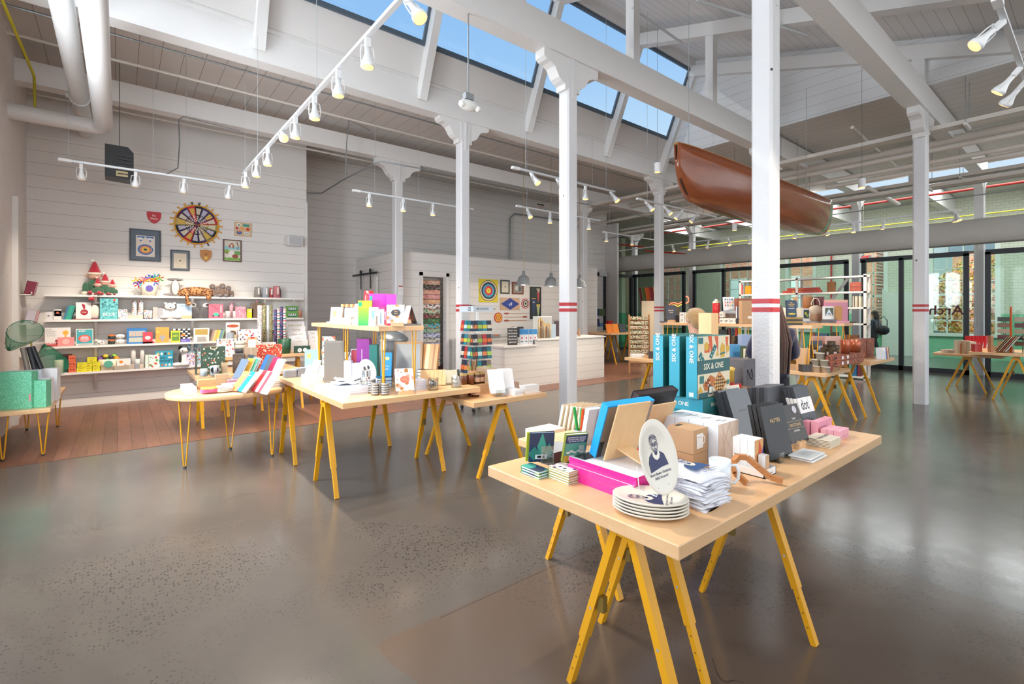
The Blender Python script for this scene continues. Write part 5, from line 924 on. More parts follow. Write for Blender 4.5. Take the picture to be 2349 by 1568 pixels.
# ---- third table, right behind
ZK = .75
t = table('display_table', 'lower maple table right of the middle table with amber candle jars', 2.55, 3.71, 3.47, 5.2, ZK, None, wood='maple')
def frame_x(t, x0, y0, x, y, h):
    n0 = len(t.children); e = bpy.data.objects.new('trestle_end', None); COL.objects.link(e); e.parent = t; e.location = (x-x0, y-y0, 0); e.rotation_euler = (0, 0, PI/2)
    frame_legs(e, 0, 0, h)
frame_x(t, 2.55, 3.71, 2.95, 3.8, ZK-.08); frame_x(t, 2.55, 3.71, 2.95, 4.80, ZK-.08); MB().beam((.4, .09, ZK-.065), (.4, 1.09, ZK-.065), .05, .03, YM).build('crossbeam', t)
AMB = '5a2c12/.12'
k = 0
for px, py, lb in ((1090, 912, 'nearest the table corner'), (1072, 909, 'second, left of the nearest'), (1059, 907, 'third in the front row'), (1104, 904, 'behind the nearest')):
    p = PZ(px, py-3, ZK); jar('candle_jar', 'amber candle jar with a gold lid, '+lb, 'candle', (p.x, p.y, ZK), .042, .105, AMB, 'c2a468/.3/.6', 'amber candle jars', None if k else 'c9a183/.6'); k += 1
bq('jar_crate', 'low wooden crate raising the rear candle jars', 'crate', 0, 0, 0, 0, 0, ZK, 'beech', dims=(2.62, 4.05, .42, .18, .1))
for i, px in enumerate((1063, 1079, 1094, 1103)): p = PY(px, 800, 4.12); jar('candle_jar', 'amber candle jar on the low crate, '+lft(i, 4), 'candle', (p.x, 4.12+.0*i, ZK+.1), .043, .115, ['5a2c12/.12', '6b3516/.12', '4d3020/.12', '5f3014/.12'][i], 'c2a468/.3/.6', 'amber candle jars on the crate', 'c9a183/.6' if i > 1 else None)
bq('notebook', 'black-edged notebook in the block at the end of the middle table', 'notebook', 0, 0, 0, 0, 0, ZM, '2e2c2d/.4', 4, dims=(2.42, 4.42, .17, .14, .135), pages='d9d2c2/.6', grp='black-edged notebooks')
lean('box_set', 'map-patterned box set with a black end at the right of the middle table', 'box', (2.52, 4.18, ZM+.02), -12, .17, .13, .05, -14, 'mapbox' if 0 else 'b9b79c/.5', '2c2b2b/.5', [('f', 'R', .5, .5, .98, .96, 'c4c3ab/.5'), ('f', 'R', .92, .5, .16, 1, '2c2b2b/.5')])
cup('brush_pot', 'pot of wooden brushes behind the candle jars', 'pot', (3.02, 4.42, ZK), .05, .2, 'b98a60/.5')
for i in range(6): MB().beam((3.0+.008*i, 4.42, ZK+.02), (2.96+.025*i, 4.42+.01*(i % 2), ZK+.30+.01*(i % 3)), .014, .006, ['b98a60/.5', 'c9a07a/.5', '7a4f35/.5'][i % 3]).build('wooden_brush', label='flat wooden brush in the pot behind the candle jars, '+lft(i, 6), cat='brush', group='wooden brushes in the pot')
for i in range(3): lean('card_pack', 'white card in the left clear rack on the third table, %s' % ['front', 'middle', 'back'][i], 'card', (2.87+.012*i, 3.86+.03*i, ZK+.03), -14, .15, .235, .012, -18, 'dfe0e2/.5', 'e6e6e8/.6', grp='white cards, left rack')
for i in range(3): lean('card_pack', 'white card in the right clear rack on the third table, %s' % ['front', 'middle', 'back'][i], 'card', (3.06+.012*i, 3.93+.03*i, ZK+.03), -14, .14, .225, .012, -18, 'e3e4e6/.5', 'e6e6e8/.6', grp='white cards, right rack')
easel('clear rack holding the left white cards', (2.88, 3.81, ZK), -14, .13, .07); easel('clear rack holding the right white cards', (3.07, 3.88, ZK), -14, .12, .07)
bq('card_stack', 'white card in the pile in front of the card racks', 'card', 1158, 1182, 1201, 908, 895, ZK, 'e2dfdf/.5', 4, grp='white cards in front of the racks', jit=.006); bq('card_stack', 'white card in the pile at the far right of the third table', 'card', 1192, 1204, 1237, 903, 885, ZK, 'e4e1df/.5', 6, grp='white cards at the far right', jit=.004)
bq('clear_box', 'clear box with a red edge behind the white card piles', 'box', 0, 0, 0, 0, 0, ZK, 'b59a86/.3', dims=(3.28, 4.12, .16, .14, .065), top='c9767a/.3')
bq('card_stack', 'cream card pile behind the card racks', 'card', 0, 0, 0, 0, 0, ZK, 'cbb69a/.6', dims=(3.2, 4.4, .14, .2, .2))
# ---- oval table
ZO = .75; cx, cy = .98, 6.1; t = thing('oval_table', 'oval maple table on yellow hairpin legs left of the middle table', 'table', (cx, cy, 0))
MB().lathe([(0, ZO-.05), (.617, ZO-.05), (.62, ZO-.047), (.62, ZO-.003), (.617, ZO), (0, ZO)], 'maple', 64, sx=1, sy=.79).build('tabletop', t)
for x, y, dx, dy in ((.517, 5.928, .05, -.02), (1.0, 6.42, .09, .07), (1.308, 5.813, .03, -.05), (.95, 5.75, .0, 0)):
    if x != .95: hairpin(t, x-cx, y-cy, dx, dy, ZO-.05)
for i in range(5): bq('notepad', 'white wire-bound notepad in the pile at the left of the oval table', 'notepad', 414, 427, 452.5, 905-i*2.6, 902.4-i*2.6, ZO+i*.011, 'd9d7e3/.5', grp='white notepads on the oval table') if 0 else None
bq('notepad', 'white notepad in the pile at the left of the oval table', 'notepad', 414, 424, 452.5, 904, 892, ZO, 'd9d7e3/.5', 4, grp='white notepads on the oval table', jit=.004)
for i in range(4):
    P = PZ(470, 905, ZO); b = MB(); k = 6; w, d = .28, .13
    for s0, s1, m in ((0, 3, 'e0679a/.6'), (3, 6, 'e3ddd3/.7')): b.add([((u/k)*w, (v/k)*d, .014+.005*math.sin(u*1.1+i+v)) for u in range(s0, s1+1) for v in range(k+1)], [(a*(k+1)+c, (a+1)*(k+1)+c, (a+1)*(k+1)+c+1, a*(k+1)+c+1) for a in range(s1-s0) for c in range(k)], m if i < 3 or s0 else 'c9a44a/.35', True)
    b.build('zip_pouch', loc=(P.x-.03, P.y, ZO+i*.013), rz=R.uniform(-.06, .06), label='canvas pouch with a pink end in the pile at the oval table edge, '+nth(i, 4), cat='pouch', solid=-.011, group='canvas pouches')
HB_ = lambda w: [('f', 'R', .5, .5, w, 1, 'e6e4e0/.5')]
for i, (px, c, lb) in enumerate(((528, 'ef8a55', 'orange'), (541, '1ba4e0', 'bright blue'), (549, 'dfe4ea', 'white'))): lean('notebook', '%s notebook leaning steeply at the front of the oval table' % lb, 'notebook', PZ(px, 893+i*1.6, ZO+.02), -78, .13, .235, .014, -38, c+'/.45', 'e8e8ea/.6', [('f', 'R', .5, .8, .5, .02, 'e8e4da/.5')])
for i, (px, c, lb) in enumerate(((566, 'd8bfae', 'beige'), (575, 'c9303c', 'red'), (584, 'e9e4e6', 'white'), (590, 'a8404c', 'dark red'), (596, 'e5dfe0', 'ivory'))): lean('notebook', '%s notebook leaning at the right of the oval table' % lb, 'notebook', PZ(px, 893+i*2, ZO+.02), -76, .13, .24, .014, -34, c+'/.45', 'e8e8ea/.6', [('f', 'R', .5, .3, .02, .4, 'e0c7b9/.5')])
for i, (px, py, yo, c, lb) in enumerate(((560, 868, 0, 'c9d2d6', 'pale grey'), (554, 870, 0, '2f8f78', 'green'), (545, 870, 0, 'd0a43c', 'mustard'), (530, 872, 0, '5f6f83', 'slate'), (615, 872, 0, 'cfdbe0', 'ice blue'), (606, 866, 0, 'b02f55', 'crimson'), (598, 860, 0, '4a5560', 'charcoal ribbed'), (590, 858, 0, '2f62b5', 'royal blue'), (548, 858, 0, '3a3f46', 'black ribbed'))): lean('notebook', '%s notebook in the rear leaning rows on the oval table' % lb, 'notebook', PZ(px, py, ZO+.05), -74, .15, .27, .02, -26, c+'/.45', 'dfe3e8/.6')
bq('book', 'white book with a red spine in the pile at the right of the oval table', 'book', 0, 0, 0, 0, 0, ZO, 'e3dfd8/.5', 3, [('s', 'R', .5, .5, 1, 1, 'c0343c/.5')], dims=(1.28, 5.83, .22, .14, .075), grp='white books with red spines', pages='e8e5e0/.6')
bq('kraft_box', 'kraft gift box on the left rear of the oval table', 'box', 0, 0, 0, 0, 0, ZO, 'b58d62/.7', 2, dims=(.66, 6.20, .16, .12, .10), grp='kraft gift boxes'); bq('notepad', 'lilac notepad in the pile behind the canvas pouches', 'notepad', 0, 0, 0, 0, 0, ZO, 'cfc3d6/.5', 5, dims=(.86, 5.98, .22, .14, .06), grp='lilac notepads', jit=.004)
bq('clear_box', 'clear box of pink soaps behind the lilac notepads', 'box', 0, 0, 0, 0, 0, ZO, 'acrylic', dims=(.93, 6.18, .2, .1, .09)); bq('pink_soap', 'pink and grey soap block in the clear box', 'soap', 0, 0, 0, 0, 0, ZO+.004, 'c98f9f/.5', dims=(.94, 6.19, .18, .08, .075))
bq('display_box', 'clear stand block under the leaning notebooks', 'stand', 0, 0, 0, 0, 0, ZO, 'acrylic', dims=(1.02, 5.88, .16, .22, .05))
# ---- back-left tables with gift wrap
ZB = .75
table('display_table', 'maple table with gift bags in front of the toy shelves', .76, 7.4, 2.1, 8.4, ZB, [((.88, 8.04), (1.93, 8.04))])
ZC = .9
table('display_table', 'higher maple table with wrapping rolls close to the shelf wall', 1.15, 8.45, 2.95, 9.15, ZC, [((1.28, 8.68), (2.35, 8.68)), ((1.78, 8.84), (2.7, 8.84))])
def bag(label, p0, p1, yt, z, ln, m, rz=-15, dp=.1, hand='d8cba6/.6', tag_=None):
    o, w, h, p = fc('gift_bag', label, 'bag', p0, p1, yt, z, ln, m, dp, rz=rz)
    if hand:
        for q in ((0-.002,)): MB().tube([(w*.35, q, h), (w*.38, q-.01, h*.93), (w*.5, q-.012, h*.90), (w*.62, q-.01, h*.93), (w*.65, q, h)], .006, hand, 6).build('handle', o)
    return o
speck('bag_green', '33483a', ['c9724f', '9fb0a8', 'd8d0b8', '4f6b55'], 30, .34); speck('bag_red', 'c8452f', ['e8d9c4', '3a3f35', 'd9694a'], 46, .42); speck('bag_dog', 'ebe6e6', ['c87a4a', 'b5404a', '3c3a40'], 26, .36)
bag('dark green gift bag with a festive pattern beside the toy shelves', 463, 517, 795, ZB, ('Y', 7.6), 'bag_green', 0)
MB().box(0, 0, 0, .006, .2, .33, 'bag_green').build('gift_bag', loc=(.80, 7.66, ZB), label='second dark green gift bag seen edge-on at the left', cat='bag')
bag('orange-red gift bag with a leaf pattern right of the kraft boxes', 590, 647, 790, ZB, ('Y', 7.75), 'bag_red', 0)
bag('large white gift bag with a dog pattern on the higher table', 546, 599, 755, ZC, ('Y', 8.62), 'bag_dog', 0, hand=None); bag('small white gift bag with a dog pattern left of the large one', 498, 537, 777, ZC, ('Y', 8.5), 'bag_dog', 0)
speck('soap_speck', '54483f', ['6b5d50'], 40, .4)
fc('twine_box', 'kraft box tied with twine in the stack behind the leaning notebooks', 'box', 562, 590, 797, ZB, ('Y', 7.62), 'a58c74/.7', .1, rz=0, n=3, deco_=[('f', 'R', .5, .5, .03, 1, 'd8cfc0/.6')], grp='kraft boxes tied with twine')
for i, (a, c, y) in enumerate(((536, 560, 812), (558, 594, 822))): fc('dark_soap_box', 'dark brown box beside the kraft boxes, %s' % ['left', 'right'][i], 'box', a, c, y, ZB, ('Y', 7.55), 'soap_speck', .08, rz=0)
fc('kraft_box', 'small kraft box on end at the front of the gift bag table', 'box', 509, 522, 832, ZB, ('Y', 7.43), 'b59a7a/.7', .06, rz=0, n=3, grp='small kraft boxes on end'); fc('kraft_box', 'wide kraft box low at the front of the gift bag table', 'box', 494, 524, 858, ZO, ('Y', 6.45), 'b59a7a/.7', .08, rz=0, n=2)
fc('candle_tin', 'round tin standing on edge with a black label', 'tin', 483, 502, 838, ZB, ('Y', 7.42), 'c7c9c9/.3/.4', 0, 'c'); fc('candle_tin', 'short stack of pale tins left of the black-labelled tin', 'tin', 460, 475, 845, ZB, ('Y', 7.44), 'c3ced2/.3/.3', 0, 'c')
p = PY(492, 848, 7.38); MB().disc((0, 0, 0), .045, '202224/.4').build('label_disc', loc=(p.x, p.y-.01, p.z), label='round black candle label in front of the tins', cat='label')
for i in range(4): fc('ribbon_spool', 'ribbon spool in the clear cylinder on the higher table, '+nth(i, 4), 'ribbon', 541, 563, 0, ZC+i*.06, ('Y', 8.5), ['3a4450/.4', '3a3f46/.4', 'd8cdb8/.4', 'cfc8b9/.4'][i], 0, 'c', h=.055, grp='ribbon spools')
fc('twine_spool', 'grey twine spool on the higher table', 'spool', 521, 536, 762, ZC, ('Y', 8.6), '8f9498/.7', 0, 'c')
o, w, h, p = fc('clipboard', 'kraft clipboard with a red clip on the higher table', 'clipboard', 568, 590, 772, ZC, ('Y', 8.45), 'c9a27a/.6', .006, rz=0, deco_=[('f', 'R', .5, .45, .85, .8, 'e8e4e2/.6'), ('f', 'R', .5, .95, .4, .08, 'b5303c/.4')])
LET = [('AIRCDE', 654, 698, 737), ('FGHIJ', 657, 700, 748), ('KLMNOP', 660, 702, 760), ('RSTUV', 663, 703, 770), ('WXYZ', 668, 706, 779)]
for i, (s_, a, c, y) in enumerate(LET): fc('letter_cards', 'row of white letter cards reading %s, tier %d of five' % (s_, i+1), 'cards', a, c, y, ZC+.0, ('Y', 9.05-.07*i), 'e3e0e0/.5', .012, rz=0, deco_=[('f', s_, .5, .86, .10, 1.3, 'c2a86b/.5')]+[('f', 'R', k/6, .5, .01, 1, 'c5c0c2/.5') for k in range(1, 6)])
for i, (s_, a, c, y) in enumerate((('123', 706, 728, 758), ('456', 708, 730, 768), ('789', 709, 731, 778))): fc('letter_cards', 'row of white number cards on the higher table, %s tier' % ['top', 'middle', 'bottom'][i], 'cards', a, c, y, ZC, ('Y', 9.05-.08*i), 'e3e0e0/.5', .012, rz=0, deco_=[('f', s_, .5, .86, .12, 1.2, 'c2a86b/.5')])
for i, (s_, y) in enumerate((('R A V', 757), ('ALB', 771), ('abc', 784))): fc('letter_cards', 'white gift tag cards left of the green bucket, %s tier' % ['upper', 'middle', 'lower'][i], 'cards', 598, 633, y, ZC, ('Y', 8.9-.1*i), 'e3e0e2/.5', .012, rz=0, deco_=[('f', s_, .5, .86, .12, 1.3, 'b9b2b6/.5')])
p = onl(653, ('Y', 8.58), ZC); cup('bucket', 'dark green bucket on the higher table', 'bucket', p, .085, .24, '1f5138/.4', .1)
fc('greeting_card_pack', 'dark green card pack with white flowers right of the bucket', 'card', 677, 712, 793, ZC, ('Y', 8.5), '2c4a3d/.5', .08, rz=0, deco_=[('f', 'O', .3, .4, .3, .3, 'e6e2dd/.5'), ('f', 'O', .65, .4, .3, .3, 'e6e2dd/.5'), ('f', 'O', .3, .4, .07, .07, 'd94a4a/.5'), ('f', 'O', .65, .4, .07, .07, 'd94a4a/.5')])
# wrapping rolls standing in a box
speck('wrap_stripe', 'e6e2dc', ['c9563f', '4a5a4a'], 60, .35); speck('wrap_gold', '8f8a63', ['4a4f3c', 'd3c58c'], 60, .4); speck('wrap_navy', '3a4470', ['c95a4a', '8fa0c9'], 50, .35); stripes('wrap_band', 2, .09, ['e6e4e2', 'e6e4e2', 'd97a5f', 'e6e4e2', '4a7a7a'])
for i, (a, c, yt, m, lb) in enumerate(((591, 602, 700, 'wrap_stripe', 'white with fine red dashes'), (602, 611, 700, 'wrap_gold', 'olive and gold'), (611, 618, 700, 'dcdfe4/.4', 'plain silver'), (618, 625, 700, 'wrap_gold', 'narrow olive and gold'), (628, 635, 709, 'wrap_navy', 'navy with red flowers'), (635, 642, 708, 'wrap_band', 'white with orange bands'), (642, 649, 703, 'wrap_navy', 'tall navy with red flowers'), (649, 656, 708, 'wrap_band', 'rightmost white with orange bands'))):
    fc('wrapping_roll', 'roll of wrapping paper standing upright, %s' % lb, 'wrapping paper', a, c, yt, ZC, ('Y', 8.78), m, 0, 'c')
for (a, c, y, n, lb) in ((644, 665, 827, 6, 'in the left pile on the middle table corner'), (665, 692, 819, 7, 'in the right pile on the middle table corner'), (655, 680, 808, 4, 'behind the two grey piles')):
    P = onl((a+c)/2, ('Y', 5.8 if n > 4 else 5.93), 0); r_, g = bq('coaster_set', 'grey stone coaster '+lb, 'coaster', 0, 0, 0, 0, 0, ZM, '8d9199/.7', n, dims=(max(1.4, P.x-.02+(.0 if a == 644 else .02)), 5.72 if n > 4 else 5.86, .12, .11, .014*n), grp='grey stone coasters '+lb[:14], jit=.004)
# ---- low table by the brick wall
ZG = .53
table('low_table', 'low maple table on yellow hairpin legs against the left brick wall', -1.12, 7.35, -.59, 9.3, ZG, None, legs=[(-.965, 7.42, .04, 0), (-.655, 7.42, .045, 0), (-.97, 9.18, .04, 0), (-.66, 9.12, .035, 0)], th=.045, wood='maple_y')
speck('glitter_green', '63b58f', ['7ccba6', '4fa37d', '8fd6b8'], 160, .5)
fc('gift_bag', 'large glittery green gift bag on the low table', 'bag', 1, 64, 853, ZG, ('Y', 7.5), 'glitter_green', .12, rz=-20, deco_=[('f', 'R', .95, .3, .06, .2, 'c98f8a/.5')])
fc('gift_bag', 'smaller glittery mint gift bag on the low table', 'bag', 66, 101, 873, ZG, ('Y', 7.48), 'glitter_green', .1, rz=-20)
fc('gift_bag', 'white speckled gift bag behind the mint one', 'bag', 90, 110, 868, ZG, ('Y', 7.75), 'e5e3e3/.6', .1, rz=-20); fc('gift_bag', 'plain white gift bag at the right of the low table', 'bag', 102, 127, 845, ZG, ('Y', 7.95), 'e8e8ea/.6', .12, rz=-10); fc('gift_bag', 'pale lilac gift bag behind the large green bag', 'bag', 20, 84, 850, ZG, ('Y', 7.8), 'c9ccd6/.6', .1, rz=-10)
m, nt, b_ = newmat('netting'); b_.inputs['Base Color'].default_value = lin('1f8a5f'); b_.inputs['Alpha'].default_value = .5; b_.inputs['Roughness'].default_value = .8
def net(label, c, r, tip, pole):
    t = thing('fishing_net', label, 'net', c); tip = Vector(tip); b = MB(); n = 16; vs = []
    for j in range(7):
        f = j/6; rr = r*(1-f)**.7; o = tip*f
        vs += [(o.x+rr*math.cos(2*PI*i/n)*.95+.012*math.sin(3*i+j), o.y+rr*math.sin(2*PI*i/n)*.5, o.z+rr*math.sin(2*PI*i/n)*.8+.01*math.cos(5*i)) for i in range(n)]
    b.add(vs, [(j*n+i, j*n+(i+1) % n, (j+1)*n+(i+1) % n, (j+1)*n+i) for j in range(6) for i in range(n)], 'netting', True); b.build('net_bag', t)
    MB().tube([(r*.95*math.cos(2*PI*i/20), r*.5*math.sin(2*PI*i/20), r*.8*math.sin(2*PI*i/20)) for i in range(21)], .004, '1f6f50/.4', 6).build('hoop', t)
    MB().tube([(r*.3, 0, -r*.8)]+[pole], .009, 'b9a13c/.5', 6).build('pole', t)
p = PY(58, 760, 8.4); net('green fishing net hanging open against the brick wall', p, .17, (-.14, -.02, -.22), (.1, -.1, -.6)); p = PY(118, 838, 8.3); net('green fishing net drooping beside the low table', p, .17, (-.06, .0, .26), (-.16, -.1, -.2))
p0 = PY(82, 858, 8.0)
for i, (px, py) in enumerate(((52, 798), (66, 796), (74, 795))): q = PY(px, py, 8.1); MB().cyl(p0+Vector((-.06+.06*i, .02*i, 0)), q, .026, ['8b8378/.35/.3', '2b2d31/.35', '1f2023/.35'][i], n=12).build('poster_tube', label='%s tube leaning above the low table' % ['grey metallic', 'black', 'second black'][i], cat='tube')
MB().cyl((p0.x+.02, 8.0, ZG), (p0.x+.02, 8.0, p0.z+.02), .05, 'e0ded9/.5', n=16).build('umbrella_stand', label='white cylinder holding the dark tubes', cat='stand')
# ---------------- toy shelves on the back wall ----------------
SH = [1.87, 1.46, 1.03, .595]
for k, z in enumerate(SH):
    t = thing('wall_shelf', 'long white wall shelf with toys, %s' % ['topmost of four', 'second of four from the top', 'third of four from the top', 'lowest of four'][k], 'shelf', (-.93, 10.65, z-.035), 0, 'long white wall shelves')
    MB().box(0, 0, 0, 3.93, .30, .035, 'e0ddd9/.45').build('board', t)
    for x in (.62, 1.98, 3.2, 3.75 if k == 0 else 3.2):
        if k == 3 and x > 3: continue
        MB().beam((x, .03, -.005), (x, .29, -.30), .035, .04, 'd8d5d1/.5').box(x-.02, .27, -.34, x+.02, .3, 0, 'd8d5d1/.5').build('bracket', t)
def sh(name, label, cat, p0, p1, yt, lv, m, dp=.03, off=.03, **kw):
    return fc(name, label, cat, p0, p1, yt, SH[lv], ('Y', 10.65+off), m, dp, rz=0, **kw)
fuzzy('elf_green', '2c5540', '3b6a50'); fuzzy('plush_red', '9c1a2b', 'b8253a'); fuzzy('plush_cream', 'd9cbb8', 'efe6da'); fuzzy('plush_skin', 'c79a82', 'd8ae96'); fuzzy('plush_grey', '6f6a6c', '8a8587'); fuzzy('plush_dark', '4c494d', '626065'); fuzzy('plush_brown', '6a5447', '857064'); fuzzy('plush_white', 'e2ded8', 'f4f2ee'); fuzzy('plush_black', '151515', '262525')
m, nt, b_ = newmat('leopard'); tc = N(nt, 'TexCoord'); v = N(nt, 'TexVoronoi'); v.inputs['Scale'].default_value = 34; nt.links.new(tc.outputs['Object'], v.inputs['Vector']); nt.links.new(ramp(nt, v.outputs['Distance'], [(0, '6d4526'), (.18, '2a1a12'), (.38, '2f1d13'), (.46, 'a8744a'), (1, 'b98a5c')]), b_.inputs['Base Color']); b_.inputs['Roughness'].default_value = .95
def plush(name, label, loc, parts, s=1., cat='soft toy', grp=None, rz=0, kids=()):
    b = MB()
    for c, r, m in parts: b.ell([q*s for q in c], r[0]*s, r[1]*s, r[2]*s, m, 16)
    o = b.build(name, loc=loc, rz=rz, label=label, cat=cat, group=grp)
    for kn, ps in kids:
        b = MB()
        for c, r, m in ps: b.ell([q*s for q in c], r[0]*s, r[1]*s, r[2]*s, m, 12)
        b.build(kn, o)
    return o
def elf(label, px, y, s, grp='elf dolls on the top shelf', z=None):
    p = onl(px, ('Y', y), SH[0]); H = .0
    o = plush('elf_doll', label, p, [((0, 0, .16), (.12, .09, .16), 'elf_green'), ((0, -.01, .36), (.095, .08, .075), 'plush_skin'), ((-.13, -.03, .12), (.05, .05, .12), 'elf_green'), ((.13, -.03, .12), (.05, .05, .12), 'elf_green'), ((-.14, -.06, .03), (.05, .05, .04), 'plush_cream'), ((.14, -.06, .03), (.05, .05, .04), 'plush_cream'), ((-.06, -.14, .04), (.04, .10, .04), 'plush_red'), ((.07, -.14, .04), (.04, .10, .04), 'plush_red'), ((-.11, 0, .37), (.035, .015, .018), 'plush_skin'), ((.11, 0, .37), (.035, .015, .018), 'plush_skin')], s)
    b = MB(); b.lathe([(.098*s, .395*s), (.09*s, .45*s), (.06*s, .54*s), (.03*s, .62*s), (0, .65*s)], 'plush_red', 18); b.build('hat', o); b = MB(); b.lathe([(.10*s, .385*s), (.112*s, .40*s), (.11*s, .425*s), (.095*s, .43*s)], 'plush_cream', 18).ell((-.03*s, 0, .655*s), .035*s, .035*s, .035*s, 'plush_white', 10); b.build('hat_trim', o)
    b = MB()
    for q in (-1, 1): b.ell((q*.035*s, -.083*s, .365*s), .006*s, .006*s, .007*s, '1c1614/.3', 8)
    b.ell((0, -.092*s, .345*s), .01*s, .01*s, .008*s, 'c98a78/.6', 8).tube([(-.02*s, -.08*s, .32*s), (0, -.086*s, .313*s), (.02*s, -.08*s, .32*s)], .002*s, '7a3a34/.6', 5); b.build('face', o); return o
elf('largest elf doll in a green coat and red hat at the left of the top shelf', 217, 10.8, .88); elf('medium elf doll leaning right of the largest one', 241, 10.74, .56); elf('small elf doll on the lap of the largest one', 224, 10.70, .44); elf('smallest elf doll at the right of the elf group', 258, 10.72, .42)
MB().ell((0, 0, 0), .045, .05, .035, 'plush_red', 12).ell((.045, 0, .045), .03, .03, .02, 'plush_cream', 10).build('elf_boot', loc=onl(210, ('Y', 10.62), SH[0]-.07), label='red elf boot dangling over the edge of the top shelf', cat='soft toy')
p = onl(342, ('Y', 10.78), SH[0]); o = cup('bucket', 'cream bucket full of foil pinwheels on the top shelf', 'bucket', p, .10, .24, 'e3dccb/.5', .13); MB().disc((0, -.122, .13), .055, '5b4a9c/.5', (1, 0, 0), (0, -.06, 1)).build('round_sticker', o)
CP = ['3aa04a', 'd8392f', '3b50b8', 'e8a825', '7a3fa0', '2f9fb0', '8ac040', 'd85f8a', 'e2652a']
for i in range(13):
    a = i*2.4; rr = .05+.012*i; c = Vector((p.x+rr*math.cos(a)*1.05, p.y-.06+.05*math.sin(a), SH[0]+.27+.05*math.sin(a*1.7)+.03*math.cos(i))); b = MB(); k0 = R.random()
    for q in range(6):
        t0 = k0+q*PI/3; u = Vector((math.cos(t0), 0, math.sin(t0))); v = Vector((math.cos(t0+.75), -.25, math.sin(t0+.75))); b.add([(0, 0, 0), tuple(u*.055), tuple((u+v)*.045+Vector((0, -.018, 0))), tuple(v*.02)], [(0, 1, 2, 3)], CP[(i+q//3) % 9]+'/.3')
    o = b.build('pinwheel', loc=c, label='foil pinwheel in the cream bucket, mostly %s' % ['green', 'red', 'blue', 'orange', 'purple', 'teal', 'lime', 'pink', 'vermilion'][i % 9] + ('' if i < 9 else ', inner one'), cat='pinwheel', group='foil pinwheels'); MB().cyl((0, 0, 0), (p.x-c.x, .05, SH[0]+.02-c.z), .003, 'e8e4da/.5', n=5).build('stick', o)
P0 = lambda px, off=.13, k=0: onl(px, ('Y', 10.65+off), SH[k])
plush('hammerhead_toy', 'grey hammerhead shark soft toy sitting upright on the top shelf', P0(402), [((0, 0, .14), (.075, .06, .14), 'plush_grey'), ((0, -.03, .15), (.055, .05, .13), 'plush_cream'), ((0, 0, .29), (.12, .035, .025), 'plush_grey'), ((-.09, 0, .03), (.09, .04, .02), 'plush_grey'), ((.12, -.02, .02), (.12, .04, .018), 'plush_grey')], 1.05)
plush('hammerhead_toy', 'second grey hammerhead soft toy beside the whale book', P0(216, .1, 1), [((0, 0, .12), (.075, .06, .13), 'plush_cream'), ((0, 0, .27), (.13, .04, .025), 'plush_grey'), ((0, .02, .14), (.08, .05, .13), 'plush_grey'), ((0, 0, .02), (.08, .06, .02), 'plush_grey')], 1.0)
plush('leopard_toy', 'spotted leopard soft toy lying along the top shelf with paws hanging down', P0(450, .12), [((0, 0, .09), (.25, .09, .085), 'leopard'), ((-.19, -.03, .06), (.08, .08, .07), 'leopard'), ((.17, -.02, .07), (.09, .08, .08), 'leopard'), ((-.15, -.165, -.03), (.03, .035, .13), 'leopard'), ((.17, -.165, .0), (.04, .04, .08), 'leopard'), ((-.12, -.175, -.13), (.035, .03, .035), 'leopard')], 1.05)
for i, (px, s, lb, of) in enumerate(((487, .95, 'left', .15), (500, .8, 'second from left', .08), (510, 1.0, 'middle, in front', .07), (524, .85, 'right', .15))):
    plush('gorilla_toy', 'brown gorilla soft toy, %s of the group on the top shelf' % lb, P0(px, of), [((0, 0, .09), (.075, .065, .10), 'plush_brown'), ((0, -.01, .205), (.055, .055, .055), 'plush_brown'), ((0, -.045, .195), (.035, .025, .035), 'plush_grey'), ((-.08, -.03, .07), (.03, .035, .08), 'plush_brown'), ((.08, -.03, .07), (.03, .035, .08), 'plush_brown'), ((-.05, -.07, .025), (.035, .045, .028), 'plush_grey'), ((.05, -.07, .025), (.035, .045, .028), 'plush_grey')], s, kids=(('eyes', [((-.018, -.062, .215), (.005, .005, .006), '111111/.3'), ((.018, -.062, .215), (.005, .005, .006), '111111/.3')]),), grp='gorilla soft toys')
for i, (a, c, y, m, lb) in enumerate(((583, 599, 658, 'grey7'*0+'8c8884/.8', 'grey'), (601, 617, 658, 'a9adb8/.8', 'blue-grey'), (618, 625, 660, 'b5524f/.8', 'slim red'), (626, 643, 656, 'c07a80/.8', 'pink'))):
    q = P0((a+c)/2, .1); r_ = (c-a)/2/F*dep(q); H = HC-(y-YH)/F*dep(q)-SH[0]; o = MB().lathe([(0, 0), (r_, 0), (r_*.8, H*.95), (r_*.72, H), (0, H)], m, 18).build('yarn_cone', loc=q, label='%s twine cone on the right of the top shelf' % lb, cat='yarn cone'); MB().box(-.004, -r_*1.0, H*.3, .02, -r_*.86, H*.9, 'e8e2da/.6').build('paper_tag', o)
q = P0(644, .12); MB().tube([q, q+Vector((0, 0, .16)), q+Vector((-.02, 0, .2)), q+Vector((-.075, 0, .23))], .007, '252223/.4', 8).cyl(q, q+Vector((0, 0, .006)), .03, '252223/.4').build('desk_lamp', label='thin black bent lamp at the right end of the top shelf', cat='lamp')
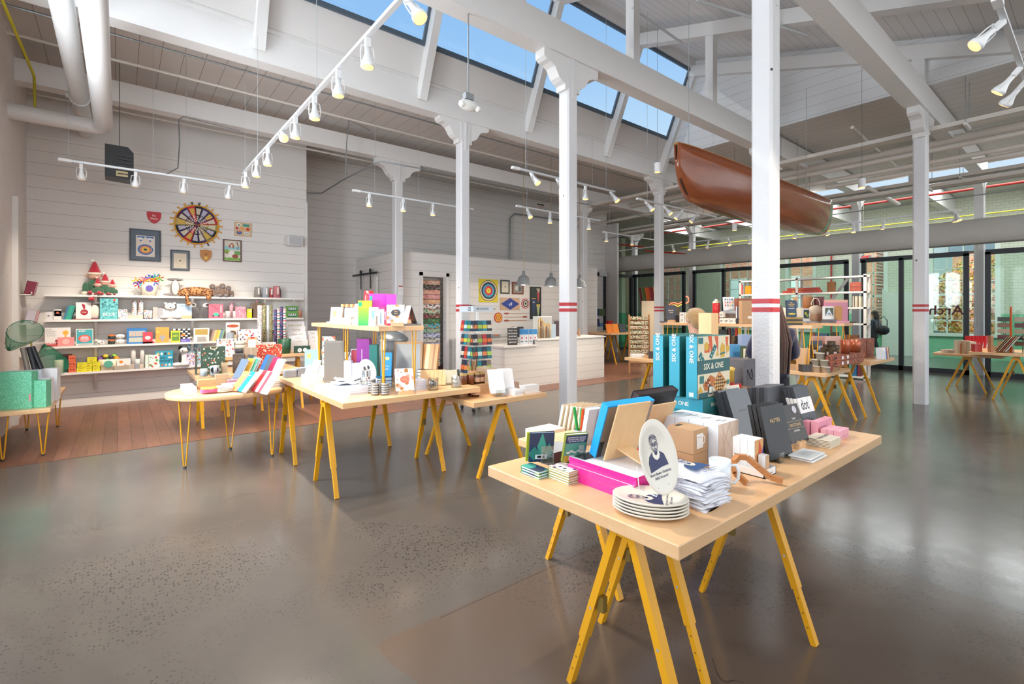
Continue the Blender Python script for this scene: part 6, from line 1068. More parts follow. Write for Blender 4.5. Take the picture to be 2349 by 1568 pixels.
# second shelf
def box(*a, **k): return sh(*a, **k)
T_ = lambda s, u=.5, v=.5, a=.2, c='2a2a2c/.5', e=1: ('f', s, u, v, a, e, c)
R_ = lambda u, v, a, c, m: ('f', 'R', u, v, a, c, m)
O_ = lambda u, v, a, c, m: ('f', 'O', u, v, a, c, m)
box('card_pack', 'small white flower card box at the left end of the second shelf', 'card', 105, 121, 715, 1, 'd8d6d6/.5', .06, deco_=[O_(.4, .5, .2, .2, '8f8a90/.5')])
sh('card_pack', 'small white card box in the short pile near the left end of the second shelf', 'card', 123, 141, 712, 1, 'dcd9d8/.5', .08, n=3, grp='short pile of card boxes'); fc('card_pack', 'upright card box on top of the short pile, with a heart', 'card', 124, 141, 709, SH[1]+.055, ('Y', 10.68), 'dedbd9/.5', .04, rz=0, deco_=[O_(.5, .5, .2, .2, 'c4604f/.5')])
for i, (c, lb) in enumerate((('3a6f8f', 'blue'), ('2f9a86', 'teal'), ('33a58f', 'bright teal'), ('2c8f80', 'dark teal'))): o = MB().box(0, 0, 0, .025, .2, .24, c+'/.45').build('picture_book', loc=onl(144+i*4.6, ('Y', 10.69), SH[1]), label='%s picture book leaning right on the second shelf' % lb, cat='book'); o.rotation_euler = (0, math.radians(14), 0)
sh('picture_book', 'white book with a dark red whale on the second shelf', 'book', 174, 209, 693, 1, 'e4e2de/.45', .02, deco_=[O_(.55, .42, .26, .26, '9c2733/.5'), ('f', 'P', 0, 0, [(.5, .6), (.38, .85), (.42, .93), (.6, .85), (.62, .62)], 0, '9c2733/.5'), T_('Moby', .55, .42, .09, 'e8c9c0/.5')]); bq('flat_book', 'dark red book lying under the whale book', 'book', 0, 0, 0, 0, 0, SH[1], '8f2c33/.5', dims=(onl(168, ('Y', 10.66), 0).x, 10.66, .3, .1, .014))
speck('sticker_blue', '5fb0b5', ['3f8f98', '7cc5c5', '2d5f66'], 26, .42)
sh('sticker_book', 'large turquoise STICKER BLUE book on the second shelf', 'book', 229, 271, 683, 1, 'sticker_blue', .02, deco_=[T_('STICKER', .5, .6, .13, '2d7d86/.5'), T_('BLUE', .5, .22, .2, 'e0ecea/.5'), O_(.8, .9, .09, .07, 'e0562f/.5')])
speck('kid_print', 'e2e2e2', ['c0504a', '4a6a9c', '4f8a5a', 'd9a54a'], 40, .38)
sh('napkin_pack', 'white party napkins with small coloured figures on the second shelf', 'napkins', 270, 292, 709, 1, 'kid_print', .05); sh('plate_pack', 'flat pack of patterned paper plates on the second shelf', 'plates', 294, 328, 722, 1, 'b9b3a8/.5', .1)
for i, (a, c, y, lb) in enumerate(((303, 314, 689, 'tall left'), (318, 329, 689, 'tall right'), (302, 314, 711, 'low left'), (316, 328, 711, 'low right'), (329, 341, 711, 'left of the bear'), (340, 350, 712, 'nearest the bear'))): sh('paper_cups', 'stack of patterned paper cups, %s, on the second shelf' % lb, 'cups', a, c, y, 1, 'kid_print', 0, off=.08+.05*(i < 2), k='c')
for i, (a, c, y) in enumerate(((351, 362, 704), (362, 374, 706))): sh('blocks_box', 'small grey and white box pile left of the white bear, %s' % ['left', 'right'][i], 'box', a, c, y, 1, ['a9a5a2/.5', '9a9ca2/.5'][i], .05, n=3)
plush('bear_toy', 'white polar bear soft toy sitting on the second shelf', P0(390, .1, 1), [((0, .02, .09), (.105, .08, .10), 'plush_white'), ((0, -.02, .225), (.085, .075, .075), 'plush_white'), ((0, -.09, .205), (.04, .035, .032), 'plush_white'), ((-.07, .0, .295), (.024, .015, .022), 'plush_white'), ((.07, 0, .295), (.024, .015, .022), 'plush_white'), ((-.10, -.08, .03), (.06, .08, .035), 'plush_white'), ((.12, -.08, .03), (.07, .07, .035), 'plush_white'), ((-.1, -.02, .11), (.035, .04, .08), 'plush_white'), ((.1, -.02, .11), (.035, .04, .08), 'plush_white')], .95, kids=(('eyes', [((-.03, -.088, .245), (.006, .006, .007), '111111/.3'), ((.03, -.088, .245), (.006, .006, .007), '111111/.3')]), ('nose', [((0, -.122, .215), (.015, .01, .01), '151515/.4')])))
sh('picture_book', 'pale blue polar bear book on the second shelf', 'book', 405, 440, 696, 1, 'a9c3da/.45', .02, deco_=[R_(.5, .2, 1, .4, 'dfe6ea/.5'), ('f', 'P', 0, 0, [(.25, .3), (.3, .5), (.5, .62), (.72, .55), (.8, .3)], 0, 'e8ecee/.5'), T_('Polar Bear', .5, .85, .1, '44709c/.5')]); sh('wooden_toy', 'little wooden arch under the polar bear book', 'toy', 413, 440, 723, 1, 'beech', .04, off=.0)
for i, px in enumerate((443, 474)): o = plush('badger_toy', 'dark grey soft toy hanging its black and white head, %s of two on the second shelf' % ['left', 'right'][i], P0(px, .15, 1), [((0, 0, .11), (.11, .07, .12), 'plush_dark'), ((-.01, -.01, .25), (.06, .05, .055), 'plush_white'), ((0, -.04, .255), (.03, .03, .02), 'plush_black')], 1.0)
sh('picture_book', 'pink Book Hug picture book on the second shelf', 'book', 479, 512, 697, 1, 'e8697f/.45', .02, deco_=[T_('Book', .35, .85, .13, '2a2a2c/.5'), T_('Hug', .5, .7, .13, '2a2a2c/.5'), O_(.5, .25, .2, .12, '4fb79f/.5'), R_(.5, .35, .3, .1, '4fb79f/.5'), O_(.3, .17, .07, .07, '2a3a3a/.5'), O_(.7, .17, .07, .07, '2a3a3a/.5'), R_(.85, .65, .12, .5, 'e9a8b0/.5')])
sh('candle_glass', 'clear glass with a pink print right of the pink book', 'glass', 517, 529, 713, 1, 'd9cfcf/.3', 0, off=.08, k='c'); sh('white_pot', 'small white pot on the second shelf', 'pot', 534, 546, 713, 1, 'e0dedd/.4', 0, off=.08, k='c'); sh('rocket_toy', 'translucent pink rocket toy at the back of the second shelf', 'toy', 526, 536, 693, 1, 'd9a9b5/.3', 0, off=.16, k='c')
speck('pink_print', 'e08fa0', ['efc0ca', 'c96a80'], 30, .4); sh('napkin_pack', 'pink patterned napkins on the second shelf', 'napkins', 540, 564, 703, 1, 'pink_print', .04); sh('yellow_box', 'yellow box with a cupcake picture at the right of the second shelf', 'box', 567, 581, 708, 1, 'e0d023/.45', .05, n=2, deco_=[O_(.5, .5, .3, .3, 'e3c9a8/.5')])
fuzzy('wicker', '6b5748', '8a7462', 120); sh('wicker_basket', 'brown wicker basket behind the wrapping rolls', 'basket', 578, 607, 695, 1, 'wicker', .15)
for i, (dx, dz, c) in enumerate(((0, 0, 'd8b94f'), (.045, 0, 'e0c060'), (-.01, .04, 'd98a8a'), (.035, .04, '3f9a6a'), (.0, .08, 'd9a0a0'))): q = P0(590, .1, 1); MB().cb(0, 0, 0, .036, .036, .036, c+'/.5').build('letter_block', loc=(q.x+dx, q.y, SH[1]+.245+dz), rz=.2*i, label='small %s letter block on the wicker basket' % ['yellow', 'gold', 'rose', 'green', 'pink'][i], cat='block')
for i in range(2): fc('toy_camper', 'green boxed toy camper at the right end of the second shelf, %s' % ['lower', 'upper'][i], 'toy', 657, 684, 0, SH[1]+i*.125, ('Y', 10.72), '5f9c3a/.45', .07, rz=0, h=.12, deco_=[R_(.5, .45, .8, .62, '2d4f46/.4'), R_(.5, .55, .66, .3, 'e3e3da/.5'), R_(.5, .35, .66, .12, '49a58c/.5')]+[R_(.3+.2*k, .57, .12, .16, '3a4a55/.4') for k in range(3)]+[O_(.3, .26, .06, .06, '222222/.5'), O_(.7, .26, .06, .06, '222222/.5')])
fc('striped_glass', 'copper-striped glass at the far right of the second shelf', 'glass', 684, 692, 712, SH[1], ('Y', 10.73), 'b87c63/.4', 0, 'c')
# third shelf
sh('picture_book', 'wide white SWARM book at the left of the third shelf', 'book', 103, 162, 751, 2, 'e0dedb/.45', .02, off=.05, deco_=[T_('SWARM', .26, .14, .16, 'c53a3f/.5'), O_(.48, .3, .1, .06, 'c53a3f/.5'), O_(.8, .72, .12, .12, 'e0a93f/.5'), R_(.8, .5, .08, .3, 'e0a93f/.5')]+[O_(.05+.035*(k % 11), .55+.11*(k//11)+.02*(k % 3), .012, .012, '2a2a2a/.5') for k in range(40)])
sh('picture_book', 'salmon pink book in front of the SWARM book', 'book', 132, 170, 773, 2, 'e58f8d/.45', .02, off=.005, deco_=[O_(.5, .5, .3, .3, 'f0b5ae/.5')]); bq('flat_book', 'red flat boxes under the SWARM book', 'book', 0, 0, 0, 0, 0, SH[2], 'c0494a/.5', 2, dims=(onl(103, ('Y', 10.66), 0).x, 10.66, .19, .04, .035))
sh('board_book', 'teal book with a pink-haired smiling baby face on the third shelf', 'book', 174, 214, 754, 2, 'e0ddd2/.45', .03, off=.05, deco_=[R_(.5, .54, .9, .84, '3fa3ad/.5'), O_(.5, .42, .36, .28, 'e0563f/.5'), O_(.5, .40, .27, .24, 'e79aa0/.5'), O_(.4, .45, .07, .08, 'e8e6e2/.5'), O_(.6, .45, .07, .08, 'e8e6e2/.5'), O_(.4, .45, .03, .04, '2a2a2a/.5'), O_(.6, .45, .03, .04, '2a2a2a/.5'), R_(.5, .29, .16, .02, 'b5404a/.5'), T_('BABY', .36, .87, .14, 'e8e6e2/.5')]); easel('clear stand in front of the baby face book', (onl(180, ('Y', 10.66), 0).x, 10.67, SH[2]), 0, .2, .03)
sh('party_plate', 'clear bowl of small toys on the third shelf', 'bowl', 214, 250, 793-8, 2, 'acrylic', 0, off=.1, k='c'); sh('toy_cluster', 'little red and white toys in the clear bowl', 'toy', 224, 242, 779, 2, 'kid_print', .04, off=.08)
for i in range(2):
    q = P0(256, .1, 2); MB().lathe([(0, 0), (.05, 0), (.05, .05), (0, .05)], '2b332d/.6', 18).ell((0, 0, .055), .048, .048, .02, 'e0652f/.6', 12).build('sushi_toy', loc=(q.x, q.y, SH[2]+i*.085+.01), label='sushi roll soft toy on the third shelf, %s' % ['lower', 'upper'][i], cat='soft toy')
    q = P0(276, .1, 2); plush('cloud_toy', 'pale dumpling soft toy on the third shelf, %s' % ['lower', 'upper'][i], (q.x, q.y, SH[2]+i*.085), [((0, 0, .045), (.065, .05, .045), 'plush_white'), ((-.02, -.047, .045), (.005, .005, .006), '111111/.3'), ((.02, -.047, .045), (.005, .005, .006), '111111/.3')])
sh('toy_box', 'blue window box of small figures on the third shelf', 'box', 291, 337, 752, 2, '2a6fae/.4', .07, deco_=[R_(.5, .64, .8, .36, '9aa5ad/.2'), R_(.5, .25, .8, .3, 'b3b7a8/.2')]+[R_(.2+.15*k, .62, .08, .26, 'c9a58f/.5') for k in range(5)])
sh('picture_book', 'red elephant book right of the blue window box', 'book', 328, 350, 761, 2, 'c9404f/.45', .02, off=.0, deco_=[O_(.5, .5, .3, .25, 'cfc9c9/.5')]); sh('flat_book', 'pink boxes under the red elephant book', 'book', 328, 354, 783, 2, 'cf4a5f/.45', .03, n=2, off=-.0)
sh('picture_book', 'ochre elephant book on the third shelf', 'book', 357, 388, 750, 2, 'd39a4a/.45', .02, deco_=[O_(.5, .35, .22, .2, '9a9a9c/.5'), R_(.5, .22, .14, .25, '9a9a9c/.5'), O_(.15, .7, .1, .08, 'e0c04f/.5')])
sh('picture_book', 'yellow book with a busy green picture on the third shelf', 'book', 392, 413, 758, 2, 'd9d330/.45', .02, off=.0, deco_=[R_(.5, .5, .8, .7, '5f8a3f/.5'), T_('ABC', .5, .55, .22, 'd9d330/.5')])
o, w, h, p_ = sh('picture_book', 'black and white chequered book with a little orange car', 'book', 397, 436, 754, 2, '1c1c1e/.45', .02, off=.06, deco_=[R_(a/7+.07, b_/6+.3, .143, .115, 'e6e6e4/.5') for a in range(7) for b_ in range(5) if (a+b_) % 2 == 0]+[R_(.5, .12, 1, .24, '6a5fb0/.5'), T_('Small Happiness', .5, .12, .09, 'dcd8ea/.5'), O_(.6, .55, .14, .1, 'dd7a30/.5')])
sh('game_box', 'white box with a gold window on the third shelf', 'box', 444, 480, 752, 2, 'dcdad6/.45', .05, off=.05, deco_=[R_(.5, .7, .8, .42, 'b39a55/.25')]); sh('blocks_box', 'small grey and pink boxes in front of the white box', 'box', 453, 472, 772, 2, 'aaa5a2/.5', .03, n=3, off=.0, grp='small grey boxes')
for i, c in enumerate(('a88f86', 'd8c08f', 'd9b25a', 'e0cf6a', '6f93b8', '8aa98a')): o = MB().box(0, 0, 0, .03, .2, .22, c+'/.5').build('picture_book', loc=onl(482+i*4.6, ('Y', 10.68), SH[2]), label='slim %s book in the slanted row on the third shelf' % ['taupe', 'sand', 'ochre', 'yellow', 'blue', 'green'][i], cat='book'); o.rotation_euler = (0, math.radians(14), 0)
sh('picture_book', 'white book about pants with a bear on the third shelf', 'book', 518, 550, 739, 2, 'e0dedc/.45', .02, deco_=[O_(.5, .8, .42, .13, 'd9603f/.5'), T_('MY PANTS!', .5, .8, .11, '2a2a2c/.5'), O_(.5, .4, .25, .22, '6a5038/.5'), O_(.5, .2, .3, .2, 'c9b790/.5')])
# lowest shelf
sh('bucket', 'cream bucket with a teal sticker half behind the fishing net', 'bucket', 124, 146, 825, 3, 'e0d8c2/.5', 0, off=.12, k='c'); sh('chalkboard', 'dark chalkboard game behind the orange boxes', 'board', 128, 165, 812, 3, '2f2a33/.5', .02, off=.2, deco_=[R_(.5, .93, 1, .12, '6d4430/.5')])
for i in range(3): fc('orange_box', 'orange box with two dark faces in the pile, '+nth(i, 3), 'box', 157, 174-(i == 2)*1, 0, SH[3]+i*.093, ('Y', 10.68), 'd5653f/.45', .07, rz=0, h=.09, deco_=[O_(.3, .5, .13, .13, '7a2a2a/.5'), O_(.7, .5, .13, .13, '7a2a2a/.5')], grp='orange boxes')
for i, (a, r_) in enumerate(((176, 0), (194, 0), (211, 0), (177, 1), (195, 1), (212, 1), (200, 2))): fc('yellow_box', 'small yellow box, %s in the %s row' % (['left', 'middle', 'right'][i % 3] if r_ < 2 else 'single one', ['bottom', 'middle', 'top'][r_]), 'box', a, a+18 if r_ < 2 else a+22, 0, SH[3]+r_*.078, ('Y', 10.68+.004*r_), 'd8cf1f/.45', .08, rz=0, h=.075, deco_=[R_(.5, .7, .6, .08, '6f6a20/.5'), R_(.4, .25, .3, .14, 'a8682a/.5')], grp='small yellow boxes')
q = P0(249, .12, 3); o = cup('bucket', 'cream bucket of toys with a green face sticker on the lowest shelf', 'bucket', q, .11, .19, 'e2d9c2/.5', .14); MB().disc((0, -.13, .11), .06, '5fae98/.5', (1, 0, 0), (0, -.12, 1)).build('round_sticker', o)
for i, c in enumerate(('6a3f8f', '222226', 'd8b93f', '4aa04f', '3a3a40', '8fcf3f', 'e08a2a')): MB().ell((0, 0, 0), .04, .035, .032, c+'/.4', 10).build('rubber_toy', loc=(q.x-.11+.036*i, q.y-.03+.03*(i % 2), SH[3]+.20+.02*(i % 3)), label='small %s rubber toy in the cream bucket' % ['purple', 'black', 'yellow', 'green', 'grey', 'lime', 'orange'][i], cat='toy')
sh('napkin_pack', 'white napkin pack with an orange fox on the lowest shelf', 'napkins', 268, 300, 822, 3, 'dddad6/.5', .03, deco_=[O_(.3, .7, .14, .14, 'd9822f/.5'), O_(.6, .4, .1, .1, 'c58fa0/.5')]); sh('plate_pack', 'pile of brown-edged paper plates in front of the fox napkins', 'plates', 262, 297, 838, 3, 'a89c8c/.6', .06, off=-.0)
for i, (a, c, y, lb) in enumerate(((300, 312, 801, 'tall left'), (321, 332, 801, 'tall right'), (309, 322, 823, 'low middle'), (332, 342, 824, 'low right'))): sh('paper_cups', 'stack of white paper cups, %s, on the lowest shelf' % lb, 'cups', a, c, y, 3, 'dcdad6/.4', 0, off=.1, k='c')
for i in range(3): sh('blocks_box', 'tiny grey and tan box in front of the paper cups, '+lft(i, 3), 'box', 300+i*10, 309+i*10, 834, 3, ['b8a598/.5', '8f949c/.5', 'c9b8a8/.5'][i], .03, off=.0)
speck('fruit_print', 'cfe0de', ['c9403f', '4f9a5a', 'e08a4f'], 22, .42); speck('purple_print', 'd9d2e2', ['6a4f9c', 'c98a4f', '4f4a6a'], 34, .42); speck('icy_print', '9fc0c8', ['4f7a8f', 'c04a4a', 'dfe8ea'], 30, .4)
sh('sticker_set', 'pale sticker pack left of the fruit stickers on the lowest shelf', 'stickers', 333, 346, 813, 3, 'cfd9cf/.45', .02, off=.06); sh('sticker_set', 'sticker book with red and green fruit on the lowest shelf', 'stickers', 342, 366, 813, 3, 'fruit_print', .02)
sh('puzzle_box', 'blue DOG GONNIT puzzle box on the lowest shelf', 'puzzle', 356, 397, 804, 3, '2f94b0/.45', .04, off=.05, deco_=[T_('DOG', .28, .56, .2, '1b2a33/.5', 1.2), T_('GONNIT!', .52, .36, .2, '1b2a33/.5', 1.15)]+[O_(.16+.2*k, .82, .07, .09, ['d9b24f/.5', 'e8e4e0/.5', '3a3a40/.5', 'c9a06a/.5'][k]) for k in range(4)]+[O_(.2+.2*k, .13, .07, .08, ['e0e0e0/.5', 'a8603f/.5', 'e0b0b0/.5', 'e8e6e0/.5'][k]) for k in range(4)]+[R_(.82, .58, .22, .09, 'e8e6e0/.5')])
plush('dog_toy', 'black and white spotted dog soft toy on the lowest shelf', P0(422, .1, 3), [((0, 0, .11), (.075, .065, .12), 'plush_white'), ((.0, -.01, .27), (.065, .06, .06), 'plush_white'), ((-.025, -.07, .262), (.035, .035, .025), 'plush_white'), ((-.05, .0, .31), (.035, .025, .04), 'plush_black'), ((.045, -.02, .285), (.028, .03, .03), 'plush_black'), ((-.06, -.03, .13), (.03, .04, .09), 'plush_black'), ((-.10, -.08, .03), (.075, .05, .04), 'plush_white'), ((.0, -.10, .035), (.075, .045, .04), 'plush_white')], 1.05, kids=(('nose', [((-.03, -.106, .27), (.01, .008, .008), '111111/.3')]),))
sh('sticker_set', 'icy blue animal sticker book at the right of the lowest shelf', 'stickers', 430, 465, 789, 3, 'icy_print', .02, off=.12); sh('sticker_set', 'purple animal sticker book at the right of the lowest shelf', 'stickers', 426, 450, 810, 3, 'purple_print', .02, off=.03)
# small ledges with books on the brick wall
for k, (py, n) in enumerate(((677, 4), (743, 6), (816, 0))):
    q = PX(52, py, -1.15); t = thing('wall_ledge', 'small white ledge on the left brick wall, %s' % ['highest', 'middle', 'lowest'][k], 'shelf', (q.x, q.y-.25, q.z), 0, 'small white ledges')
    MB().box(0, 0, 0, .12, .5, .012, 'dfdeda/.5').box(.115, 0, 0, .12, .5, .05, 'dfdeda/.5').build('board', t)
    for i in range(n): o = MB().box(0, 0, 0, .02, .12, .21, ['7a2f45/.5', 'b5b0ba/.5', '6d2c40/.5', 'd9c9b8/.5', 'a8434a/.5', 'c9c4cc/.5'][(i+k) % 6]).build('slim_book', loc=(q.x+.03, q.y-.2+i*.07, q.z+.014), label='slim book on the %s ledge of the brick wall, %s' % (['highest', 'middle'][k], lft(i, n)), cat='book', group='slim books on the wall ledges'); o.rotation_euler = (math.radians(-8), math.radians(8), math.radians(-50))
MB().box(-1.16, 9.6, 0, -1.1, 9.66, 3.2, 'd8d6d2/.5').build('conduit_cover', label='white boxed conduit in the corner of the brick wall', cat='conduit')
# ---------------- wall decoration above the shelves ----------------
def hang(name, label, cat, p0, y0, p1, y1, m, dp=.025, Y=10.95, deco_=None, fr=None, fm='2b3036/.4'):
    a, b_ = PY(p0, y0, Y-dp), PY(p1, y1, Y-dp); w, h = abs(b_.x-a.x), abs(a.z-b_.z); o = thing(name, label, cat, (a.x, Y-dp, min(b_.z, PY(p0, y1, Y-dp).z if 0 else b_.z))); 
    if fr:
        b = MB(); [b.box(*q, fm) for q in ((0, -.006, 0, w, dp, fr), (0, -.006, h-fr, w, dp, h), (0, -.006, fr, fr, dp, h-fr), (w-fr, -.006, fr, w, dp, h-fr))]; b.build('frame', o); MB().box(fr, 0, fr, w-fr, dp*.8, h-fr, m).build('mount', o)
    else: MB().box(0, 0, 0, w, dp, h, m).build('panel', o)
    if deco_: deco(o, w, dp, h, deco_, 'artwork')
    return o, w, h
C_ = 'dccfb8/.6'
hang('framed_target', 'large dark frame with an archery target print and birds above the shelves', 'picture', 297, 523, 369, 600, '55626f/.5', .03, deco_=[R_(.5, .47, .60, .66, 'e0d5c8/.5'), ('f', 'P', 0, 0, [(.22, .78), (.35, .6), (.5, .78), (.65, .6), (.78, .78)], 0, '3f6fb0/.5'), O_(.34, .7, .09, .05, 'e8e4e2/.5'), O_(.64, .7, .09, .05, 'e8e4e2/.5'), O_(.5, .36, .25, .21, '2f6fb0/.5'), O_(.5, .36, .19, .16, 'df7f5a/.5'), O_(.5, .36, .13, .11, 'e3c55a/.5'), O_(.5, .36, .055, .045, '2a2f38/.5')]+[O_(.70, .24+.05*k, .014, .014, 'e8d97f/.5') for k in range(5)], fr=.02)
hang('framed_target', 'small dark frame with a pale circle drawing below the pennant wheel', 'picture', 391, 572, 435, 621, '6f7882/.5', .025, deco_=[R_(.5, .48, .66, .72, C_), O_(.5, .48, .05, .045, '3a3f48/.5'), R_(.4, .17, .3, .015, 'a09a90/.5')]+[('f', 'P', 0, 0, [(.5+(.2+e)*math.cos(k/12*PI), .48+(.18+e)*math.sin(k/12*PI)) for k in range(25)]+[(.5+.2*math.cos(k/12*PI), .48+.18*math.sin(k/12*PI)) for k in range(24, -1, -1)], 0, 'a9a090/.5') for e in (.006,)], fr=.02)
def shieldp(w, h): return [(-.5*w, .42*h), (-.42*w, .46*h), (-.33*w, .5*h), (-.2*w, .47*h), (0, .47*h), (.2*w, .47*h), (.33*w, .5*h), (.42*w, .46*h), (.5*w, .42*h), (.48*w, .1*h), (.4*w, -.15*h), (.22*w, -.37*h), (0, -.5*h), (-.22*w, -.37*h), (-.4*w, -.15*h), (-.48*w, .1*h)]
q = PY(353.5, 499, 10.93); b = MB(); b.prism(shieldp(.215, .22), (q.x, 10.925, q.z), (1, 0, 0), (0, 0, 1), (0, .022, 0), 'b8242f/.5').text('Be', .05, 'e6c9c6/.5', (q.x, 10.922, q.z+.035)).text('Sharp', .05, 'e6c9c6/.5', (q.x, 10.922, q.z-.02)); b.build('shield_plaque', label='red shield plaque reading Be Sharp', cat='plaque')
q = PY(472.5, 586, 10.93); b = MB(); b.prism([(-.095, .1), (-.06, .105), (0, .12), (.06, .105), (.095, .1), (.09, -.02), (.05, -.08), (0, -.12), (-.05, -.08), (-.09, -.02)], (q.x, 10.925, q.z), (1, 0, 0), (0, 0, 1), (0, .022, 0), 'b5762f/.4'); b.add([(q.x-.05, 10.922, q.z+.07), (q.x, 10.922, q.z+.02), (q.x+.05, 10.922, q.z+.07), (q.x+.02, 10.922, q.z+.035), (q.x, 10.922, q.z-.0), (q.x-.02, 10.922, q.z+.035)], [(0, 5, 4, 1), (1, 4, 3, 2)], '3a2a18/.5')
for k in range(8): b.beam((q.x, 10.918, q.z-.045), (q.x+.035*math.cos(k*PI/4), 10.918, q.z-.045+.035*math.sin(k*PI/4)), .008, .006, 'd9b84f/.3/.6')
b.build('shield_plaque', label='tan wooden shield with a dark eagle and brass star', cat='plaque')
hang('framed_dog_picture', 'brown framed needlework of a brown and white dog', 'picture', 512, 548, 554, 601, 'd8d2c0/.6', .025, deco_=[R_(.5, .82, .86, .28, 'cfc9b8/.6'), R_(.5, .62, .86, .14, '8fc0c9/.6'), O_(.2, .45, .16, .14, '7fae4f/.6'), O_(.75, .4, .2, .14, '6f9f5a/.6'), R_(.5, .12, .86, .12, '7fae4f/.6'), O_(.45, .35, .17, .22, 'e8e4dc/.6'), O_(.65, .25, .17, .13, '9c4f3a/.6'), O_(.22, .25, .1, .12, 'e0d9cc/.6'), O_(.2, .4, .06, .06, 'b5653f/.6'), O_(.45, .72, .11, .1, 'e8e4dc/.6'), O_(.36, .7, .06, .1, 'a8562f/.6'), O_(.54, .7, .05, .1, 'a8562f/.6'), O_(.47, .8, .08, .05, 'a8562f/.6'), O_(.47, .66, .025, .02, '2a2220/.6'), ('f', 'P', 0, 0, [(.72, .9), (.8, .7), (.76, .55), (.79, .55), (.84, .7), (.76, .92)], 0, '5f4030/.6')], fr=.02, fm='5a3422/.45')
hang('patch_board', 'pale wooden board with seven embroidered patches', 'board', 538, 508, 577, 543, 'c9ad8c/.6', .03, deco_=[O_(.25, .8, .13, .13, 'e8e4da/.6'), O_(.25, .78, .07, .06, '3f6f4f/.6'), R_(.68, .8, .36, .17, '2f9488/.6'), O_(.14, .54, .09, .09, 'a8303a/.6'), O_(.43, .52, .14, .11, 'e09a4f/.6'), O_(.78, .52, .14, .14, 'd9602f/.6'), O_(.78, .52, .05, .05, '5a2f22/.6'), O_(.27, .24, .18, .13, '2f5f9c/.6'), O_(.27, .3, .09, .05, 'e0722f/.6'), O_(.72, .2, .19, .12, 'cfe0dc/.6'), O_(.66, .2, .04, .04, 'a8403a/.6'), O_(.78, .2, .04, .04, 'a8403a/.6')])
# pennant wheel
a, b_ = PY(401, 517, 10.92), PY(500, 517, 10.92); c0 = Vector(((a.x+b_.x)/2, 10.92, PY(450, 515, 10.92).z)); rr = (b_.x-a.x)/2; t = thing('pennant_banner', 'round wheel of old felt pennants with yellow tassels', 'pennants', c0)
COLS = ['a8202f', '3a2a5c', '3a3460', '1f1d22', 'c9303c', '3a2a5c', '4a1f2f', 'b09a5c', '1f1d22', '3a2a5c', 'b8242f', '1f1d22', '3a2a5c', '8f7a4f', '1f1d22', '9c8a3f']
for k in range(16):
    a0, a1 = k*PI/8+.1, (k+1)*PI/8+.1; am = (a0+a1)/2; b = MB(); P = lambda r, a, e=0: (rr*r*math.cos(a), -.002-e, rr*r*math.sin(a)*1.03)
    b.add([P(0, 0), P(1, a1), P(1, am), P(1, a0)], [(0, 3, 2, 1)], COLS[k]+'/.8'); b.add([P(.55, am-.13, .002), P(.55, am+.13, .002), P(.88, am+.14, .002), P(.88, am-.14, .002)], [(0, 3, 2, 1)], ['cfc4b0', 'c9a84f', 'b5b0c0'][k % 3]+'/.8')
    u = Vector((math.cos(am), 0, math.sin(am))); b.text(['CAMP', 'LAKE', 'PARK', 'FAIR'][k % 4], rr*.14, 'e6ddc9/.8', u*rr*.36+Vector((0, -.005, 0)), u, Vector((-u.z, 0, u.x)), 1.1); b.build('pennant', t)
b = MB(); b.tube([(rr*1.02*math.cos(i*PI/16), 0, rr*1.05*math.sin(i*PI/16)) for i in range(33)], .012, 'd99a1f/.7', 6); b.build('trim_band', t)
for k in range(22):
    a = k*2*PI/22+.05; m_ = 'd99a1f/.7' if k not in (5, 6, 18) else ('2a2522/.7' if k != 18 else '4a1f2a/.7'); u = Vector((math.cos(a), 0, math.sin(a))); b = MB()
    for s in (-.12, .12): v = Vector((math.cos(a+s), -.02, math.sin(a+s)-.25)); b.beam(u*rr*1.03, u*rr*1.03+v.normalized()*.075, .012, .004, m_, up=(0, 1, 0))
    b.build('tassel', t)
# ---------------- counter, wrap niche, notebook spinner, wall pieces ----------------
b = MB(); b.box(6.06, 7.72, 0, 9.13, 7.78, .97, 'shiplap_counter').box(6.06, 7.78, 0, 6.12, 8.4, .85, 'shiplap_counter').box(9.07, 7.78, 0, 9.13, 8.4, .97, 'shiplap_counter').box(6.12, 8.34, 0, 9.07, 8.4, .85, 'd8d4cf/.5'); t = thing('sales_counter', 'long white boarded sales counter with a lower left end', 'counter', (6.06, 7.72, 0))
b.v = [(x-6.06, y-7.72, z) for x, y, z in b.v]
vv_ = [(x, y, (.855 if z > .9 and x < .9 else z)) for x, y, z in b.v]; b = MB(); b.box(0, 0, 0, .87, .06, .855, 'shiplap_counter').box(.87, 0, 0, 3.07, .06, .97, 'shiplap_counter').box(0, .06, 0, .06, .68, .855, 'shiplap_counter').box(3.01, .06, 0, 3.07, .68, .97, 'shiplap_counter').box(.06, .62, 0, 3.01, .68, .855, 'd8d4cf/.5'); b.build('body', t)
MB().box(-.03, -.03, .855, .87, .7, .885, 'e0dcd8/.35').build('worktop', t); MB().box(.87, -.03, .97, 3.1, .7, 1.0, 'e0dcd8/.35').build('worktop', t)
t = thing('back_counter', 'pale back counter along the target wall', 'counter', (6.2, 9.4, 0)); MB().box(0, 0, 0, 3.0, .55, .9, 'd3cec8/.5').build('body', t); MB().box(-.03, -.03, .9, 3.03, .56, .93, 'e0dcd8/.4').build('worktop', t)
LO, HI = ('Y', 7.9), ('Y', 8.0)
